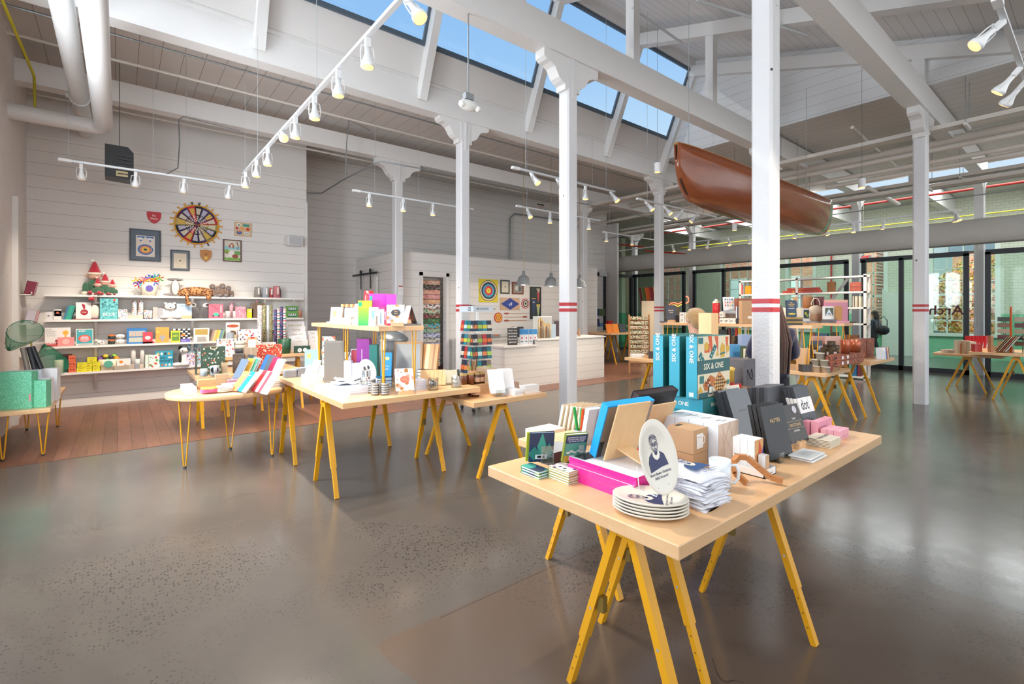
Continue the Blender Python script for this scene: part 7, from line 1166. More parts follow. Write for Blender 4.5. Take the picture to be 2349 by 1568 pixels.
for i, px in enumerate((1194, 1203, 1213, 1223)): fc('coffee_carton', 'white and blue drink carton on the low counter end, '+lft(i, 4), 'carton', px-(0 if i else 2), px+9, 754, .885, ('Y', 7.86), 'dfe0e2/.45', .07, deco_=[R_(.5, .82, 1, .34, '3a86c0/.5'), ('f', 'D', .5, .42, .4, .18, 'c9403a/.5'), R_(.5, .2, .6, .05, '55555a/.5')], grp='white and blue drink cartons')
o, w, h, p = fc('letter_sign', 'black letter board sign on the low counter end', 'sign', 1164, 1188, 752, .885, ('Y', 7.88), '33302f/.5', .02, rz=-20, deco_=[('f', s_, .5, .85-.17*k, .11, .9, 'e3dfd9/.5') for k, s_ in enumerate(('WHAT THE', 'NOTE FROM', 'CHRISTMAS', 'FOLLOW US', '@GOODS'))]); MB().tube([(w*.4, .01, h), (w*.5, .01, h*1.08), (w*.7, .01, h*1.1)], .004, '222222/.4', 5).build('hook', o)
fc('cash_tin', 'grey metal cash box with an orange sticker on the back counter', 'box', 1117, 1148, 767, .93, ('Y', 9.6), '8d8f94/.4/.3', .2, rz=0, deco_=[R_(.7, .75, .22, .4, 'd9722f/.5')]); fc('card_reader', 'small black card reader behind the cartons', 'device', 1191, 1201, 749, .93, ('Y', 9.5), '3a3a3f/.4', .08, rz=0)
t = thing('desktop_computer', 'silver desktop computer seen from behind on the counter', 'computer', onl(1244, ('Y', 8.22), 1.0), -.75); X = Matrix.Translation((0, 0, .12)) @ Matrix.Rotation(-.12, 4, 'X')
MB(X).box(-.22, -.012, 0, .22, .012, .36, 'b9b6ae/.3/.5').build('screen', t, bev=.01); MB().box(-.09, -.06, 0, .09, .1, .006, 'b9b6ae/.3/.5').beam((0, .0, 0), (0, -.02, .2), .1, .01, 'b9b6ae/.3/.5').build('stand_foot', t)
b = MB(X); b.disc((-.0, -.0135, .2), .02, '26262a/.3', (1, 0, 0), (0, 0, 1)).ell((.004, -.0135, .228), .004, .001, .009, '26262a/.3', 8).disc((.02, -.0145, .205), .008, 'b9b6ae/.3/.5', (1, 0, 0), (0, 0, 1)); b.build('fruit_mark', t)
for i, (px, y0) in enumerate(((1236, 731), (1241, 728), (1245, 735), (1249, 740), (1253, 742), (1258, 741), (1262, 744), (1240, 748))): fc('small_bottle', 'small gold-capped bottle on the counter beside the computer, '+lft(i, 8), 'bottle', px-2.2, px+2.4, y0, 1.0, ('Y', 7.84+.03*(i % 3)), ['cbb594/.3', '8a6a45/.3', 'd9cfbf/.3'][i % 3], 0, 'j', lid='c9a76a/.3', grp='gold-capped bottles')
fc('card_sign', 'small pale blue card on the counter near the striped column', 'card', 1264, 1275, 743, 1.0, ('Y', 7.85), 'a9bcc9/.5', .01); fc('counter_basket', 'dark basket behind the blue card', 'basket', 1272, 1283, 736, 1.0, ('Y', 8.2), '4a3a40/.7', .12)
fc('card_box', 'small brown boxes at the right part of the counter', 'box', 1327, 1331, 754, 1.0, ('Y', 7.9), 'a58468/.6', .1, n=2)
# wrapping paper niche
PALS = [('c9a08a', ['7a8a5a', 'b5523f', 'e3d2c0']), ('3a3a3c', ['b59a8a', '5f7a5a', '8f4a4a']), ('dca08f', ['e8c9a8', 'c97a6a']), ('d99a94', ['c96a6a', 'e8b8b0']), ('e0a06a', ['b5a8b8', 'e8c9a0']), ('e6e2dc', ['a8303a', '3a3a40']), ('b5c9b0', ['4f7a5a', 'c9604a']), ('5a2f38', ['c96a70', '8fa06a']), ('3f6a45', ['2a4a30', '6f9a5f']), ('4fa3b0', ['e0a04a', '2a4a55']), ('8fb5a0', ['4a6a5a', 'c98a6a']), ('c3c5d3', ['4a5a8f', '7a88b0']), ('cfcac2', ['8f8a80', '6a655f']), ('c3bfc8', ['8a88a0', 'a5a0b0']), ('d9d3cf', ['b07a6a', 'c9a89a']), ('cfcfdd', ['5a5f8f', '8a8fb5']), ('e3e0da', ['2a2a30', 'c9503f', '4f8a6a']), ('d9cdb0', ['e0503f', '5fa04a', 'e8a03a'])]
for i, (c, k) in enumerate(PALS):
    z = 2.30-.114*i; n_ = 'giftwrap_%d' % i; speck(n_, c, k, 26, .46); t = thing('giftwrap_roll', 'patterned wrapping roll in the wall niche, %s, %s' % (['rust floral', 'black floral', 'peach', 'rose', 'orange dotted', 'white with red animals', 'sage', 'burgundy floral', 'forest green', 'turquoise with orange', 'mint', 'blue leaves', 'grey sprigs', 'lilac grey', 'pale blush', 'blue dashes', 'white with black squares', 'bright fruit'][i], ('topmost' if i == 0 else 'lowest' if i == 17 else 'tier %s from the top' % ['', 'two', 'three', 'four', 'five', 'six', 'seven', 'eight', 'nine', 'ten', 'eleven', 'twelve', 'thirteen', 'fourteen', 'fifteen', 'sixteen', 'seventeen'][i])), 'wrapping paper', (5.48, 10.16, z), 0, 'wrapping rolls in the niche')
    MB().cyl((0, 0, 0), (.50, 0, 0), .036, n_, n=14).build('roll', t); MB().box(0, -.04, -.075, .50, -.036, .0, n_).build('hanging_sheet', t); MB().cyl((-.02, 0, 0), (.55, 0, 0), .006, 'e3e1dd/.4', n=6).build('rod', t)
b = MB(); b.box(5.44, 10.0, .0, 5.46, 10.3, 2.4, 'dedad6/.5'); struct(b, 'trim_5')
fc('price_clipboard', 'white price sheet with a red clip beside the sliding door', 'clipboard', 913, 925, 655, 1.95, ('Y', 9.78), 'e3e0de/.6', .01, rz=0, deco_=[R_(.5, .95, .8, .12, 'a8242f/.5'), R_(.5, .6, .6, .02, '888888/.6'), R_(.5, .5, .6, .02, '888888/.6')])
# notebook spinner
sx, sy = 4.52, 6.5; t = thing('spinner_rack', 'clear revolving rack of slim notebooks on castors', 'rack', (sx, sy, 0)); MB().box(-.2, -.2, .08, .2, .2, .11, 'acrylic').build('base', t)
for x, y in ((-.17, -.17), (.17, -.17), (-.17, .17), (.17, .17)): MB().cyl((x-.012, y, .035), (x+.012, y, .035), .035, '2a2c2f/.4', n=14).box(x-.015, y-.01, .05, x+.015, y+.01, .085, 'b9bdc0/.3/.7').build('castor', t)
MB().box(-.03, -.03, .11, .03, .03, 1.58, 'acrylic').build('post', t)
b = MB(); b.box(-.2, -.2, 1.585, .2, .2, 1.68, 'd3dae0/.4').text('MOLESKINE', .045, '6a7076/.5', (-.02, -.202, 1.635)); b.build('header', t); b = MB()
for k in range(9): b.box(-.203, .05-.03*(k % 3)-.12, 1.60+.024*(k//3), -.2, .065-.03*(k % 3)-.12, 1.615+.024*(k//3), '3a3f45/.5')
b.build('window_mark', t)
for z in (.36, .60, .84, 1.06, 1.28): MB().box(-.2, -.2, z-.006, .2, .2, z, 'acrylic').build('tier_shelf', t)
NB = [('2a3f58', 'e0854a'), ('2a6f7a', 'a8c95a'), ('2f8a9a', 'd9cf3f'), ('27303f', 'd9d0b8'), ('8a7a6a', '9ac04f'), ('b5303a', 'd9703a'), ('3a3a40', 'd96a35'), ('1f7a86', 'cfe0e0')]
for ti, z in enumerate((1.28, 1.06, .84, .60, .36)):
    for side in range(2):
        for k in range(4):
            c, c2 = NB[(ti*3+side*5+k*(1+side)) % 8]; hh = (.17, .17, .19, .21, .16)[ti]; o = MB().box(0, 0, 0, .085, .014, hh, c+'/.45').build('slim_notebook', loc=(sx-.19+.093*k, sy-.19, z) if side == 0 else (sx-.19, sy+.19-.095*k, z), rz=0 if side == 0 else -PI/2, label='slim notebook on the %s side of the rack, %s tier, %s' % (['right', 'left'][side], ['top', 'second', 'third', 'fourth', 'lowest'][ti], lft(k, 4)), cat='notebook', group='slim notebooks on the revolving rack'); o.rotation_euler[0] = math.radians(-9)
            deco(o, .085, .014, hh, [('f', 'R', .5, .42, 1, .34, c2+'/.5')], 'paper_band')
# target wall
Y_ = 10.0
def hang2(*a, **k): return hang(*a, Y=Y_, **k)
TG = [('22262a', .47), ('22262a', .40), ('2f9bc0', .335), ('2f9bc0', .27), ('c9303a', .20), ('c9303a', .14), ('e6c935', .10)]
def rings(cx, cy, rr, cols, w, h): return [('f', 'O', cx, cy, r*rr, r*rr*h/w, c) for c, r in cols]
hang2('target_poster', 'yellow square archery target poster on the white partition', 'poster', 1099, 639, 1142, 693, 'd9c41f/.5', .02, deco_=[O_(.5, .5, .48, .46, '22262a/.5'), O_(.5, .5, .455, .435, 'd9cbb0/.5'), O_(.5, .5, .39, .37, '22262a/.5'), O_(.5, .5, .31, .295, '2f9bc0/.5'), O_(.5, .5, .22, .21, 'c9303a/.5'), O_(.5, .5, .12, .115, 'e6c935/.5'), O_(.5, .5, .025, .025, '222222/.5')])
hang2('small_picture', 'small grey framed pale print beside the yellow target', 'picture', 1148, 641, 1169, 674, 'd6cdb8/.5', .02, deco_=[O_(.5, .5, .06, .05, '333333/.5')], fr=.04, fm='4a4f4c/.5'); hang2('small_picture', 'small brown framed photograph right of the grey frame', 'picture', 1175, 646, 1201, 675, '8a8580/.5', .02, deco_=[O_(.4, .5, .2, .2, 'c9c4bc/.5'), O_(.65, .45, .16, .2, '5a5f66/.5')], fr=.04, fm='7a4426/.5')
hang2('diamond_board', 'wooden board with a blue diamond and white arrowhead', 'board', 1148, 682, 1192, 711, 'c9a587/.5', .025, deco_=[('f', 'D', .5, .5, .96, .96, '27408f/.5'), ('f', 'P', 0, 0, [(.38, .42), (.6, .66), (.58, .36), (.52, .42), (.46, .3), (.46, .46)], 0, 'dfe3ee/.5'), ('f', 'P', 0, 0, [(.44, .44), (.56, .58), (.53, .44)], 0, '27408f/.5')])
q0, q1 = PY(1196, 697, Y_), PY(1213, 697, Y_); cx_ = (q0.x+q1.x)/2; r_ = (q1.x-q0.x)/2; cz = PY(1204.5, 696, Y_).z
def roundel(name, label, px, py, r_, cols):
    q = PY(px, py, Y_); b = MB()
    for k, (c, f) in enumerate(cols): b.cyl((q.x, Y_-.002, q.z), (q.x, Y_-.02-.001*k, q.z), r_*f, c+'/.5', n=28)
    return b.build(name, label=label, cat='sign')
roundel('round_sign', 'round red, white and navy sign with a dark figure', 1204.5, 696, .135, [('c9403a', 1), ('e0dacb', .84), ('27305a', .72), ('d9c9a5', .5), ('2a2a2c', .25)]); roundel('round_sign', 'round red and yellow ringed target', 1142.5, 728, .13, [('c9303a', 1), ('e3c92f', .8), ('c9303a', .6), ('e3c92f', .42), ('c9303a', .24), ('e3c92f', .1)])
hang2('framed_pennants', 'tall black framed display of old pennants', 'picture', 1217, 657, 1241, 731, '2f3a38/.5', .03, deco_=[('f', 'P', 0, 0, [(.55, .95), (.9, .95), (.85, .85), (.75, .5), (.68, .85)], 0, 'c9b5a0/.5'), ('f', 'P', 0, 0, [(.6, .83), (.86, .83), (.78, .55), (.7, .55)], 0, 'c0504a/.5'), ('f', 'P', 0, 0, [(.12, .62), (.5, .62), (.34, .1), (.28, .1)], 0, '2f3f6a/.5'), R_(.31, .63, .4, .025, 'e0a53a/.5'), O_(.3, .52, .1, .05, 'cfc4b8/.5'), ('f', 'P', 0, 0, [(.56, .46), (.92, .46), (.76, .08), (.7, .08)], 0, 'a9b58a/.5'), R_(.74, .42, .34, .06, 'd9b04a/.5')], fr=.03, fm='1c1c1e/.4')
for i, (px0, px1, py) in enumerate(((1158, 1208, 718.5), (1158, 1208, 726.5), (1158, 1208, 734.5))):
    a, b_ = PY(px0, py, Y_-.02), PY(px1, py+.5*0, Y_-.02); z = PY(1180, py, Y_-.02).z; MB().cyl((a.x, Y_-.02, z), (b_.x, Y_-.02, z), .007, 'c9955a/.5', n=6).ell(((a.x+.06) if i != 1 else (b_.x-.06), Y_-.02, z), .09, .012, .022, 'a8482a/.5', 8).build('arrow', label='wooden arrow mounted on the partition, '+['upper', 'middle pointing right', 'lower'][i], cat='arrow', group='wall arrows')
b = MB(); q = PY(1118, 708, Y_); b.prism([(-.9, .14), (-.9, .02), (.0, .02), (.28, -.0), (.0, -.04)], (q.x, Y_-.02, q.z), (1, 0, 0), (0, 0, 1), (0, .012, 0), '26282a/.7'); b.build('felt_pennant', label='black felt pennant behind the revolving rack', cat='pennant')
# small shelves right of the striped columns
for k, py in enumerate((700, 725, 751)):
    q = PY(1352, py, 11.2); t = thing('small_wall_shelf', 'short white shelf at the right of the partition, %s' % ['top', 'middle', 'bottom'][k], 'shelf', (11.35, 12.3, HC-(py-YH)/F*dep(Vector((12.6, 12.3, 0)))), 0, 'short white shelves'); MB().box(0, 0, -.03, 2.9, .3, 0, 'e0ded9/.5').build('board', t); MB().beam((2.3, .02, -.03), (2.3, .29, -.28), .03, .03, 'e0ded9/.5').build('bracket', t)
    zz = t.location.z
    for (a, c, y, m, lb) in (((1351, 1354, 676, 'plush_red', 'red santa doll'), (1355, 1361, 681, 'c9a03a/.5', 'gold santa doll')), ((1352, 1356, 705, '2f5a40/.5', 'green book'), (1359, 1368, 706, 'c9303a/.5', 'red book leaning'), (1366, 1373, 709, '2a3f8f/.5', 'blue book'), (1374, 1388, 708, '5a6a4a/.8', 'small green plant')), ((1363, 1375, 731, '3a2f5f/.5', 'purple book'), (1352, 1362, 738, '8a5a50/.5', 'brown cards'), (1376, 1383, 740, '5f8fb5/.5', 'blue tags')))[k]: fc('shelf_item', '%s on the %s short white shelf' % (lb, ['top', 'middle', 'bottom'][k]), lb.split()[-1] if k else 'doll', a, c, y, zz, ('Y', 12.4), m, .08, rz=0)
# ---------------- people ----------------
def body(name, parent, J, E_, mats, pick):
    """one continuous skinned body from joints J {name:(x,y,z,r)} and edges; faces are given clothes by position"""
    ks = list(J); me = bpy.data.meshes.new('b'); me.from_pydata([J[k][:3] for k in ks], [(ks.index(a), ks.index(c)) for a, c in E_], []); o = bpy.data.objects.new('b', me); COL.objects.link(o)
    o.modifiers.new('s', 'SKIN').use_smooth_shade = True
    for i, k in enumerate(ks):
        r = J[k][3]; sv = me.skin_vertices[0].data[i]; sv.radius = r if isinstance(r, tuple) else (r, r); sv.use_root = (k == 'pelvis')
    u = o.modifiers.new('u', 'SUBSURF'); u.levels = u.render_levels = 2
    dg = bpy.context.evaluated_depsgraph_get(); dg.update(); m2 = bpy.data.meshes.new_from_object(o.evaluated_get(dg)); bpy.data.objects.remove(o)
    m2.materials.clear(); [m2.materials.append(mt(m)) for m in mats]
    for p in m2.polygons: p.material_index = pick(p.center); p.use_smooth = True
    q = bpy.data.objects.new(name, m2); COL.objects.link(q); q.parent = parent; return q
def hand(J, E_, s, w, d, tag):
    """palm, four unequal fingers and a thumb beyond wrist w, pointing along d"""
    w, d = Vector(w), Vector(d).normalized(); a = d.cross(Vector((0, 1, 0)) if abs(d.y) < .8 else Vector((1, 0, 0))).normalized(); n = a.cross(d)
    J[tag+'palm'] = (*(w+d*.06), (.034, .018)); E_.append((tag+'wrist', tag+'palm'))
    for i, (o_, l) in enumerate(((-.028, .062), (-.009, .074), (.010, .070), (.028, .055))):
        k = tag+'f%d' % i; p1 = w+d*.10+a*o_; p2 = p1+d*l*.5+n*.008; p3 = p2+d*l*.5+n*.022
        J[k+'a'] = (*p1, .010); J[k+'b'] = (*p2, .009); J[k+'c'] = (*p3, .008); E_ += [(tag+'palm', k+'a'), (k+'a', k+'b'), (k+'b', k+'c')]
    t1 = w+d*.035-a*.036*s; t2 = t1+d*.035-a*.018*s; J[tag+'t1'] = (*t1, .012); J[tag+'t2'] = (*t2, .010); E_ += [(tag+'palm', tag+'t1'), (tag+'t1', tag+'t2')]
def person(label, loc, rz, H, top, legs, skin, hair, P=None, hairf=None, grp=None):
    s = H/1.7; J = dict(pelvis=(0, 0, .94, (.15, .11)), waist=(0, 0, 1.06, (.13, .10)), chest=(0, .0, 1.26, (.155, .115)), neckb=(0, .0, 1.42, (.09, .075)), neck=(0, -.01, 1.48, .052), jaw=(0, -.025, 1.545, (.058, .065)), head=(0, -.015, 1.62, (.076, .092)), crown=(0, -.0, 1.665, (.06, .072)))
    E_ = [('pelvis', 'waist'), ('waist', 'chest'), ('chest', 'neckb'), ('neckb', 'neck'), ('neck', 'jaw'), ('jaw', 'head'), ('head', 'crown')]
    for g, k in ((-1, 'l'), (1, 'r')):
        J[k+'sh'] = (g*.165, 0, 1.385, .062); J[k+'elbow'] = (g*.215, .02, 1.12, .044); J[k+'wrist'] = (g*.225, -.03, .89, .028)
        J[k+'hip'] = (g*.09, 0, .87, .088); J[k+'knee'] = (g*.10, -.01, .50, .058); J[k+'ankle'] = (g*.10, .01, .10, .038); J[k+'toe'] = (g*.11, -.13, .035, .032); J[k+'heel'] = (g*.10, .03, .04, .034)
        E_ += [('chest', k+'sh'), (k+'sh', k+'elbow'), (k+'elbow', k+'wrist'), ('pelvis', k+'hip'), (k+'hip', k+'knee'), (k+'knee', k+'ankle'), (k+'ankle', k+'toe'), (k+'ankle', k+'heel')]
    J.update(P or {})
    for g, k in ((-1, 'l'), (1, 'r')): w = Vector(J[k+'wrist'][:3]); hand(J, E_, g, w, w-Vector(J[k+'elbow'][:3]), k)
    t = thing('person', label, 'person', loc, rz, grp); t.scale = (s, s, s); LW, RW = Vector(J['lwrist'][:3]), Vector(J['rwrist'][:3])
    def pick(c):
        if c.z < .09: return 3
        if min((c-LW).length, (c-RW).length) < .07 or any((c-Vector(J[q][:3])).length < .05 for q in J if len(q) == 3 and q[1] in 'ft' and q[2] in 'abc12') or (c-Vector(J['lpalm'][:3])).length < .06 or (c-Vector(J['rpalm'][:3])).length < .06: return 0
        if c.z > J['neckb'][2]+.03 and abs(c.x-J['neck'][0]) < .12: return 0
        sh = min((c-Vector(J['lelbow'][:3])).length, (c-Vector(J['relbow'][:3])).length)
        if len(top) > 1 and top[1] == 'short' and (sh < .1 or min((c-LW).length, (c-RW).length) < .22): return 0
        return 1 if c.z > .86 else 2
    o = body('body', t, J, E_, [skin, top[0], legs, '2a2624/.6'], pick)
    hx, hy, hz = J['head'][:3]; b = MB()
    for g in (-1, 1): b.ell((hx+g*.031, hy-.090, hz+.012), .013, .008, .008, 'f0ece6/.3', 8).ell((hx+g*.031, hy-.097, hz+.012), .006, .004, .006, '3a2a1c/.3', 8).beam((hx+g*.014, hy-.096, hz+.034), (hx+g*.048, hy-.086, hz+.034), .008, .005, hair)
    b.build('eyes', t); b = MB(); b.ell((hx, hy-.105, hz-.012), .013, .018, .022, skin, 10); b.build('nose', t); MB().ell((hx, hy-.088, hz-.052), .024, .012, .007, 'b5685c/.5', 10).build('lips', t)
    b = MB(); [b.ell((hx+g*.080, hy+.005, hz), .010, .018, .028, skin, 8) for g in (-1, 1)]; b.build('ears', t)
    if hairf: hairf(t, hx, hy, hz, hair)
    return t
def strands(b, pts0, n, spread, r, m):
    for i in range(n):
        a = R.uniform(-1, 1); c = R.uniform(-1, 1); b.tube([Vector(p)+Vector((a*spread*f, c*spread*.45*f, R.uniform(-.01, .01))) for p, f in pts0], [r, r, r*.9, r*.4][:len(pts0)] if len(pts0) >= 4 else r, m, 5)
def cap(b, x, y, z, m, k=1.0): b.ell((x, y+.018, z+.022), .092*k, .106*k, .092*k, m, 16)
fuzzy('hair_blond', '8a6237', 'c09a62', 90); fuzzy('hair_brown', '2f1a14', '5a382b', 90); fuzzy('hair_red', '8f4f22', 'b8713a', 90); fuzzy('hair_dark', '2a211d', '54443a', 90)
fuzzy('knit_navy', '1d1c33', '2f2c4c', 50); fuzzy('jacket_dark', '1f2a38', '38465a', 30); fuzzy('tee_grey', '8f8680', 'a39a94', 20); stripes('jacket_striped', 2, .055, ['3f4a70', '8f9cc0', '3f4a70', '9fa9c8'], .8)
def short_hair(t, x, y, z, m):
    b = MB(); b.ell((x, y+.02, z+.035), .088, .10, .078, m, 16).ell((x, y+.05, z-.01), .078, .06, .07, m, 12); b.build('hair', t)
def ponytail(t, x, y, z, m):
    b = MB(); cap(b, x, y, z, m); b.ell((x, y+.055, z-.01), .085, .07, .085, m, 14); b.cyl((x-.02, y+.11, z-.03), (x-.03, y+.13, z-.04), .022, '3a2a20/.6', n=10); strands(b, [((x-.03, y+.12, z-.03), 0), ((x-.10, y+.16, z-.12), .02), ((x-.15, y+.15, z-.28), .05), ((x-.19, y+.12, z-.46), .07)], 34, 1, .010, m); b.build('hair', t)
def long_hair(t, x, y, z, m):
    b = MB(); cap(b, x, y, z, m, 1.04); strands(b, [((x, y+.04, z+.05), .07), ((x, y+.09, z-.08), .09), ((x, y+.13, z-.35), .15), ((x, y+.13, z-.72), .13)], 70, 1, .016, m); b.build('hair', t)
def shoulder_hair(t, x, y, z, m):
    b = MB(); cap(b, x, y, z, m); strands(b, [((x, y+.03, z+.05), .06), ((x, y+.07, z-.03), .08), ((x, y+.08, z-.11), .09), ((x, y+.08, z-.2), .07)], 40, 1, .014, m); b.build('hair', t)
p = onl(1290, ('Y', 8.95), 0); person('person in a grey T-shirt working behind the counter, half hidden by the striped column', p, .5, 1.72, ('tee_grey', 'short'), '3a3f4a/.8', 'c98f74/.5', 'hair_red', dict(lelbow=(-.27, -.06, 1.10, .046), lwrist=(-.12, -.27, 1.02, .030), relbow=(.25, -.08, 1.12, .046), rwrist=(.12, -.30, 1.04, .03), jaw=(0, -.07, 1.53, (.058, .065)), head=(0, -.07, 1.60, (.076, .09)), crown=(0, -.05, 1.65, (.06, .07))), short_hair)
p = PZ(1608, 1005, 0); person('person with a blond ponytail and striped blue jacket, seen from behind', (4.12, 2.40, 0), YAW+PI/2+.35, 1.6, ('jacket_striped',), '3a3d4c/.8', 'c9957c/.5', 'hair_blond', dict(relbow=(.24, -.08, 1.14, .05), rwrist=(.10, -.25, 1.12, .03)), ponytail)
person('person with very long brown hair and navy sweater beside the big column', (6.02, 2.50, 0), YAW+PI/2-.25, 1.66, ('knit_navy',), '17161f/.8', 'b9866c/.5', 'hair_brown', dict(chest=(0, 0, 1.24, (.18, .135)), waist=(0, 0, 1.03, (.165, .13)), pelvis=(0, 0, .92, (.165, .125)), lsh=(-.18, 0, 1.37, .08), rsh=(.18, 0, 1.37, .08), lelbow=(-.25, -.05, 1.1, .062), relbow=(.27, -.05, 1.1, .062), lwrist=(-.16, -.22, 1.05, .034), rwrist=(.16, -.22, 1.05, .034)), long_hair)
w_ = person('person in a dark jacket walking past outside the glass, bag on the shoulder', (18.7, 4.72, 0), PI-.3, 1.6, ('jacket_dark',), '2c3038/.8', 'c99a84/.5', 'hair_dark', dict(lknee=(-.10, -.20, .52, .058), lankle=(-.10, -.28, .12, .038), ltoe=(-.10, -.42, .06, .03), lheel=(-.10, -.24, .06, .03), rknee=(.10, .12, .50, .058), rankle=(.10, .42, .20, .038), rtoe=(.11, .36, .05, .03), rheel=(.1, .47, .15, .03), lelbow=(-.22, .05, 1.14, .052), lwrist=(-.2, -.15, 1.0, .03), relbow=(.23, -.02, 1.13, .052), rwrist=(.16, -.22, 1.12, .03), chest=(0, 0, 1.24, (.17, .13)), waist=(0, .01, 1.03, (.155, .13)), pelvis=(0, 0, .92, (.15, .125))), shoulder_hair)
MB().ell((0, 0, 0), .10, .17, .15, '1f2430/.7', 14).tube([(0, -.1, .1), (-.05, -.12, .3), (-.12, -.05, .44), (-.1, .1, .3), (0, .12, .1)], .012, '1f2430/.7', 6).build('shoulder_bag', loc=(18.55, 4.47, 1.0), rz=0, label='dark shoulder bag carried by the passer-by outside the glass', cat='bag')
# ---------------- displays on the right side ----------------
table('display_table', 'maple table behind the SIX & ONE games with a riser', 6.8, 3.3, 8.0, 5.3, .8, [((6.95, 4.85), (7.9, 4.85)), ((6.95, 3.75), (7.9, 3.75))])
table('display_table', 'lower maple table with white pots right of the big column', 7.42, 2.42, 8.42, 3.2, .75, [((7.42, 2.70), (8.36, 2.56))]) if 0 else table('display_table', 'lower maple table with white pots right of the big column', 7.42, 2.42, 8.42, 3.25, .75, [((7.5, 2.62), (8.35, 2.62))])
table('display_table', 'maple table with copper candle tins right of the big column', 8.5, 2.2, 9.76, 3.6, .85, [((8.72, 2.6), (9.4, 2.6)), ((8.72, 3.3), (9.4, 3.3))])
def riser(label, x0, y0, x1, y1, z, zb, xs, ys):
    t = thing('riser_shelf', label, 'shelf', (x0, y0, zb)); MB().box(0, 0, z-zb-.045, x1-x0, y1-y0, z-zb, 'maple_y').build('shelf_board', t)
    for x in xs:
        for y in ys: hairpin(t, x-x0, y-y0, 0, .05, z-zb-.045, foot=False)
    return t
riser('maple riser on yellow rods behind the SIX & ONE games', 7.45, 3.35, 7.85, 5.02, 1.4, .8, (7.5, 7.8), (3.45, 4.15, 4.95)); riser('short maple riser right of the big column holding black books', 7.45, 2.6, 7.85, 3.3, 1.4, .75, (7.5, 7.8), (2.68, 3.2))
riser('maple riser at the far right holding framed cards', 9.15, 2.72, 9.6, 4.1, 1.4, .85, (9.2, 9.55), (2.8, 3.55))
RA, RB, ZA = ('X', 7.5), ('X', 9.22), 1.4
def fa(n, l, c, a, b_, y, m, dp=.06, ln=RA, z=ZA, **k): return fc(n, l, c, a, b_, y, z, ln, m, dp, **k)
fa('book', 'navy MASTER PLAN book on a beech stand on the far riser', 'book', 1529, 1552, 699, '272b3a/.5', .03, k='l', z=ZA+.05, ang=-12, deco_=[('f', 'MASTER', .5, .62, .1, 1, 'd9c9a5/.4'), ('f', 'PLAN', .5, .48, .1, 1, 'd9c9a5/.4')]); easel('beech stand under the MASTER PLAN book', onl(1531, ('X', 7.47), ZA), -40, .15, .06, 'beech')
fa('book', 'thin navy book lying at the left end of the far riser', 'book', 1518, 1547, 736.5, '2f3f60/.5', .12); fa('tin_pot', 'dark toy pot beside the MASTER PLAN book', 'pot', 1547, 1558, 722, '2a2527/.5', .07, ln=('X', 7.6))
for i, (a, c, y, z) in enumerate(((1559, 1570, 0, 0), (1571, 1583, 0, 0), (1559, 1570, 0, .09), (1571, 1583, 0, .09), (1650, 1660, 0, 0), (1650, 1659, 0, .1), (1660, 1672, 0, 0), (1673, 1683, 0, 0), (1683, 1695, 0, 0))): fa('soap_carton', 'small white carton with handwriting on the far riser, %s' % (['lower, left of the ponytail', 'lower, beside the ponytail', 'upper, left of the ponytail', 'upper, beside the ponytail', 'lower, right of the pine block', 'upper, right of the pine block', 'first of the low row', 'second of the low row', 'third of the low row'][i]), 'box', a, c, y, 'ddd6ca/.5', .07, z=ZA+z, h=.085, deco_=[('f', 'R', .5, .55, .6, .1, '55555a/.6'), ('f', 'R', .45, .35, .5, .1, '55555a/.6')], grp='small white cartons', rz=-90)
for i in range(2): fa('spotted_mug', 'white spotted mug in the stack behind the ponytail, %s' % ['lower', 'upper'][i], 'mug', 1582, 1598, 0, 'e0dcd4/.3', k='c', z=ZA+.09+.075*i, h=.07, ln=('X', 7.62))
o, w, h, p = fa('thermos', 'red thermos flask with a beige top behind the blond person', 'flask', 1635, 1652, 695, 'c9252a/.3', k='c', ln=('X', 7.65)); MB().lathe([(w*.5, h), (w*.42, h*1.1), (w*.2, h*1.14), (w*.2, h*1.2), (0, h*1.2)], 'b9b09a/.4', 18).build('cap', o)
fa('wicker_box', 'brown woven box on the far riser', 'box', 1653, 1687, 716, 'wicker', .12, rz=-90, ln=('X', 7.62)); 
for i in range(3): fa('magazine', 'magazine lying on the brown woven box, '+nth(i, 3), 'magazine', 1653, 1687, 0, 'b5b9bb/.4', .13, rz=-90, z=ZA+.16+.014*i, h=.012, ln=('X', 7.6))
fa('calendar_poster', 'white card poster with twelve coloured pictures on the magazines', 'poster', 1660, 1686, 681, 'e3e2e0/.5', .01, k='l', z=ZA+.205, ang=-8, ln=('X', 7.62), deco_=[R_(.2+.2*(k % 4), .82-.22*(k//4), .12, .13, ['3a6fb5/.5', '8a8f6a/.5', '4f8fc9/.5', '3a5f6a/.5', 'd9704a/.5', '6a5a3a/.5', 'd95f8f/.5', 'e0a03a/.5', 'd9503a/.5', '5f6f8a/.5', 'd9b02f/.5', '3f9fb0/.5'][k]) for k in range(12)])
for i in range(4): fa('black_notebook', 'upright black and white notebook left of the kraft box, '+lft(i, 4), 'notebook', 1688+i*3.2, 1690.8+i*3.2, 702, ['dcdce0/.5', '26262c/.5'][i % 2], .1, rz=-90, grp='upright black and white notebooks')
fa('kraft_box', 'tall kraft box with a round red and white label', 'box', 1702, 1726, 689, 'a98663/.7', .1, deco_=[O_(.75, .28, .22, .12, 'e6e2dc/.5'), ('f', 'LA', .75, .28, .08, 1, 'b5303a/.5')]); fa('wooden_crate', 'reddish wooden crate behind the tall kraft box', 'crate', 1690, 1726, 684, '8a4a30/.5', .1, ln=('X', 7.75))
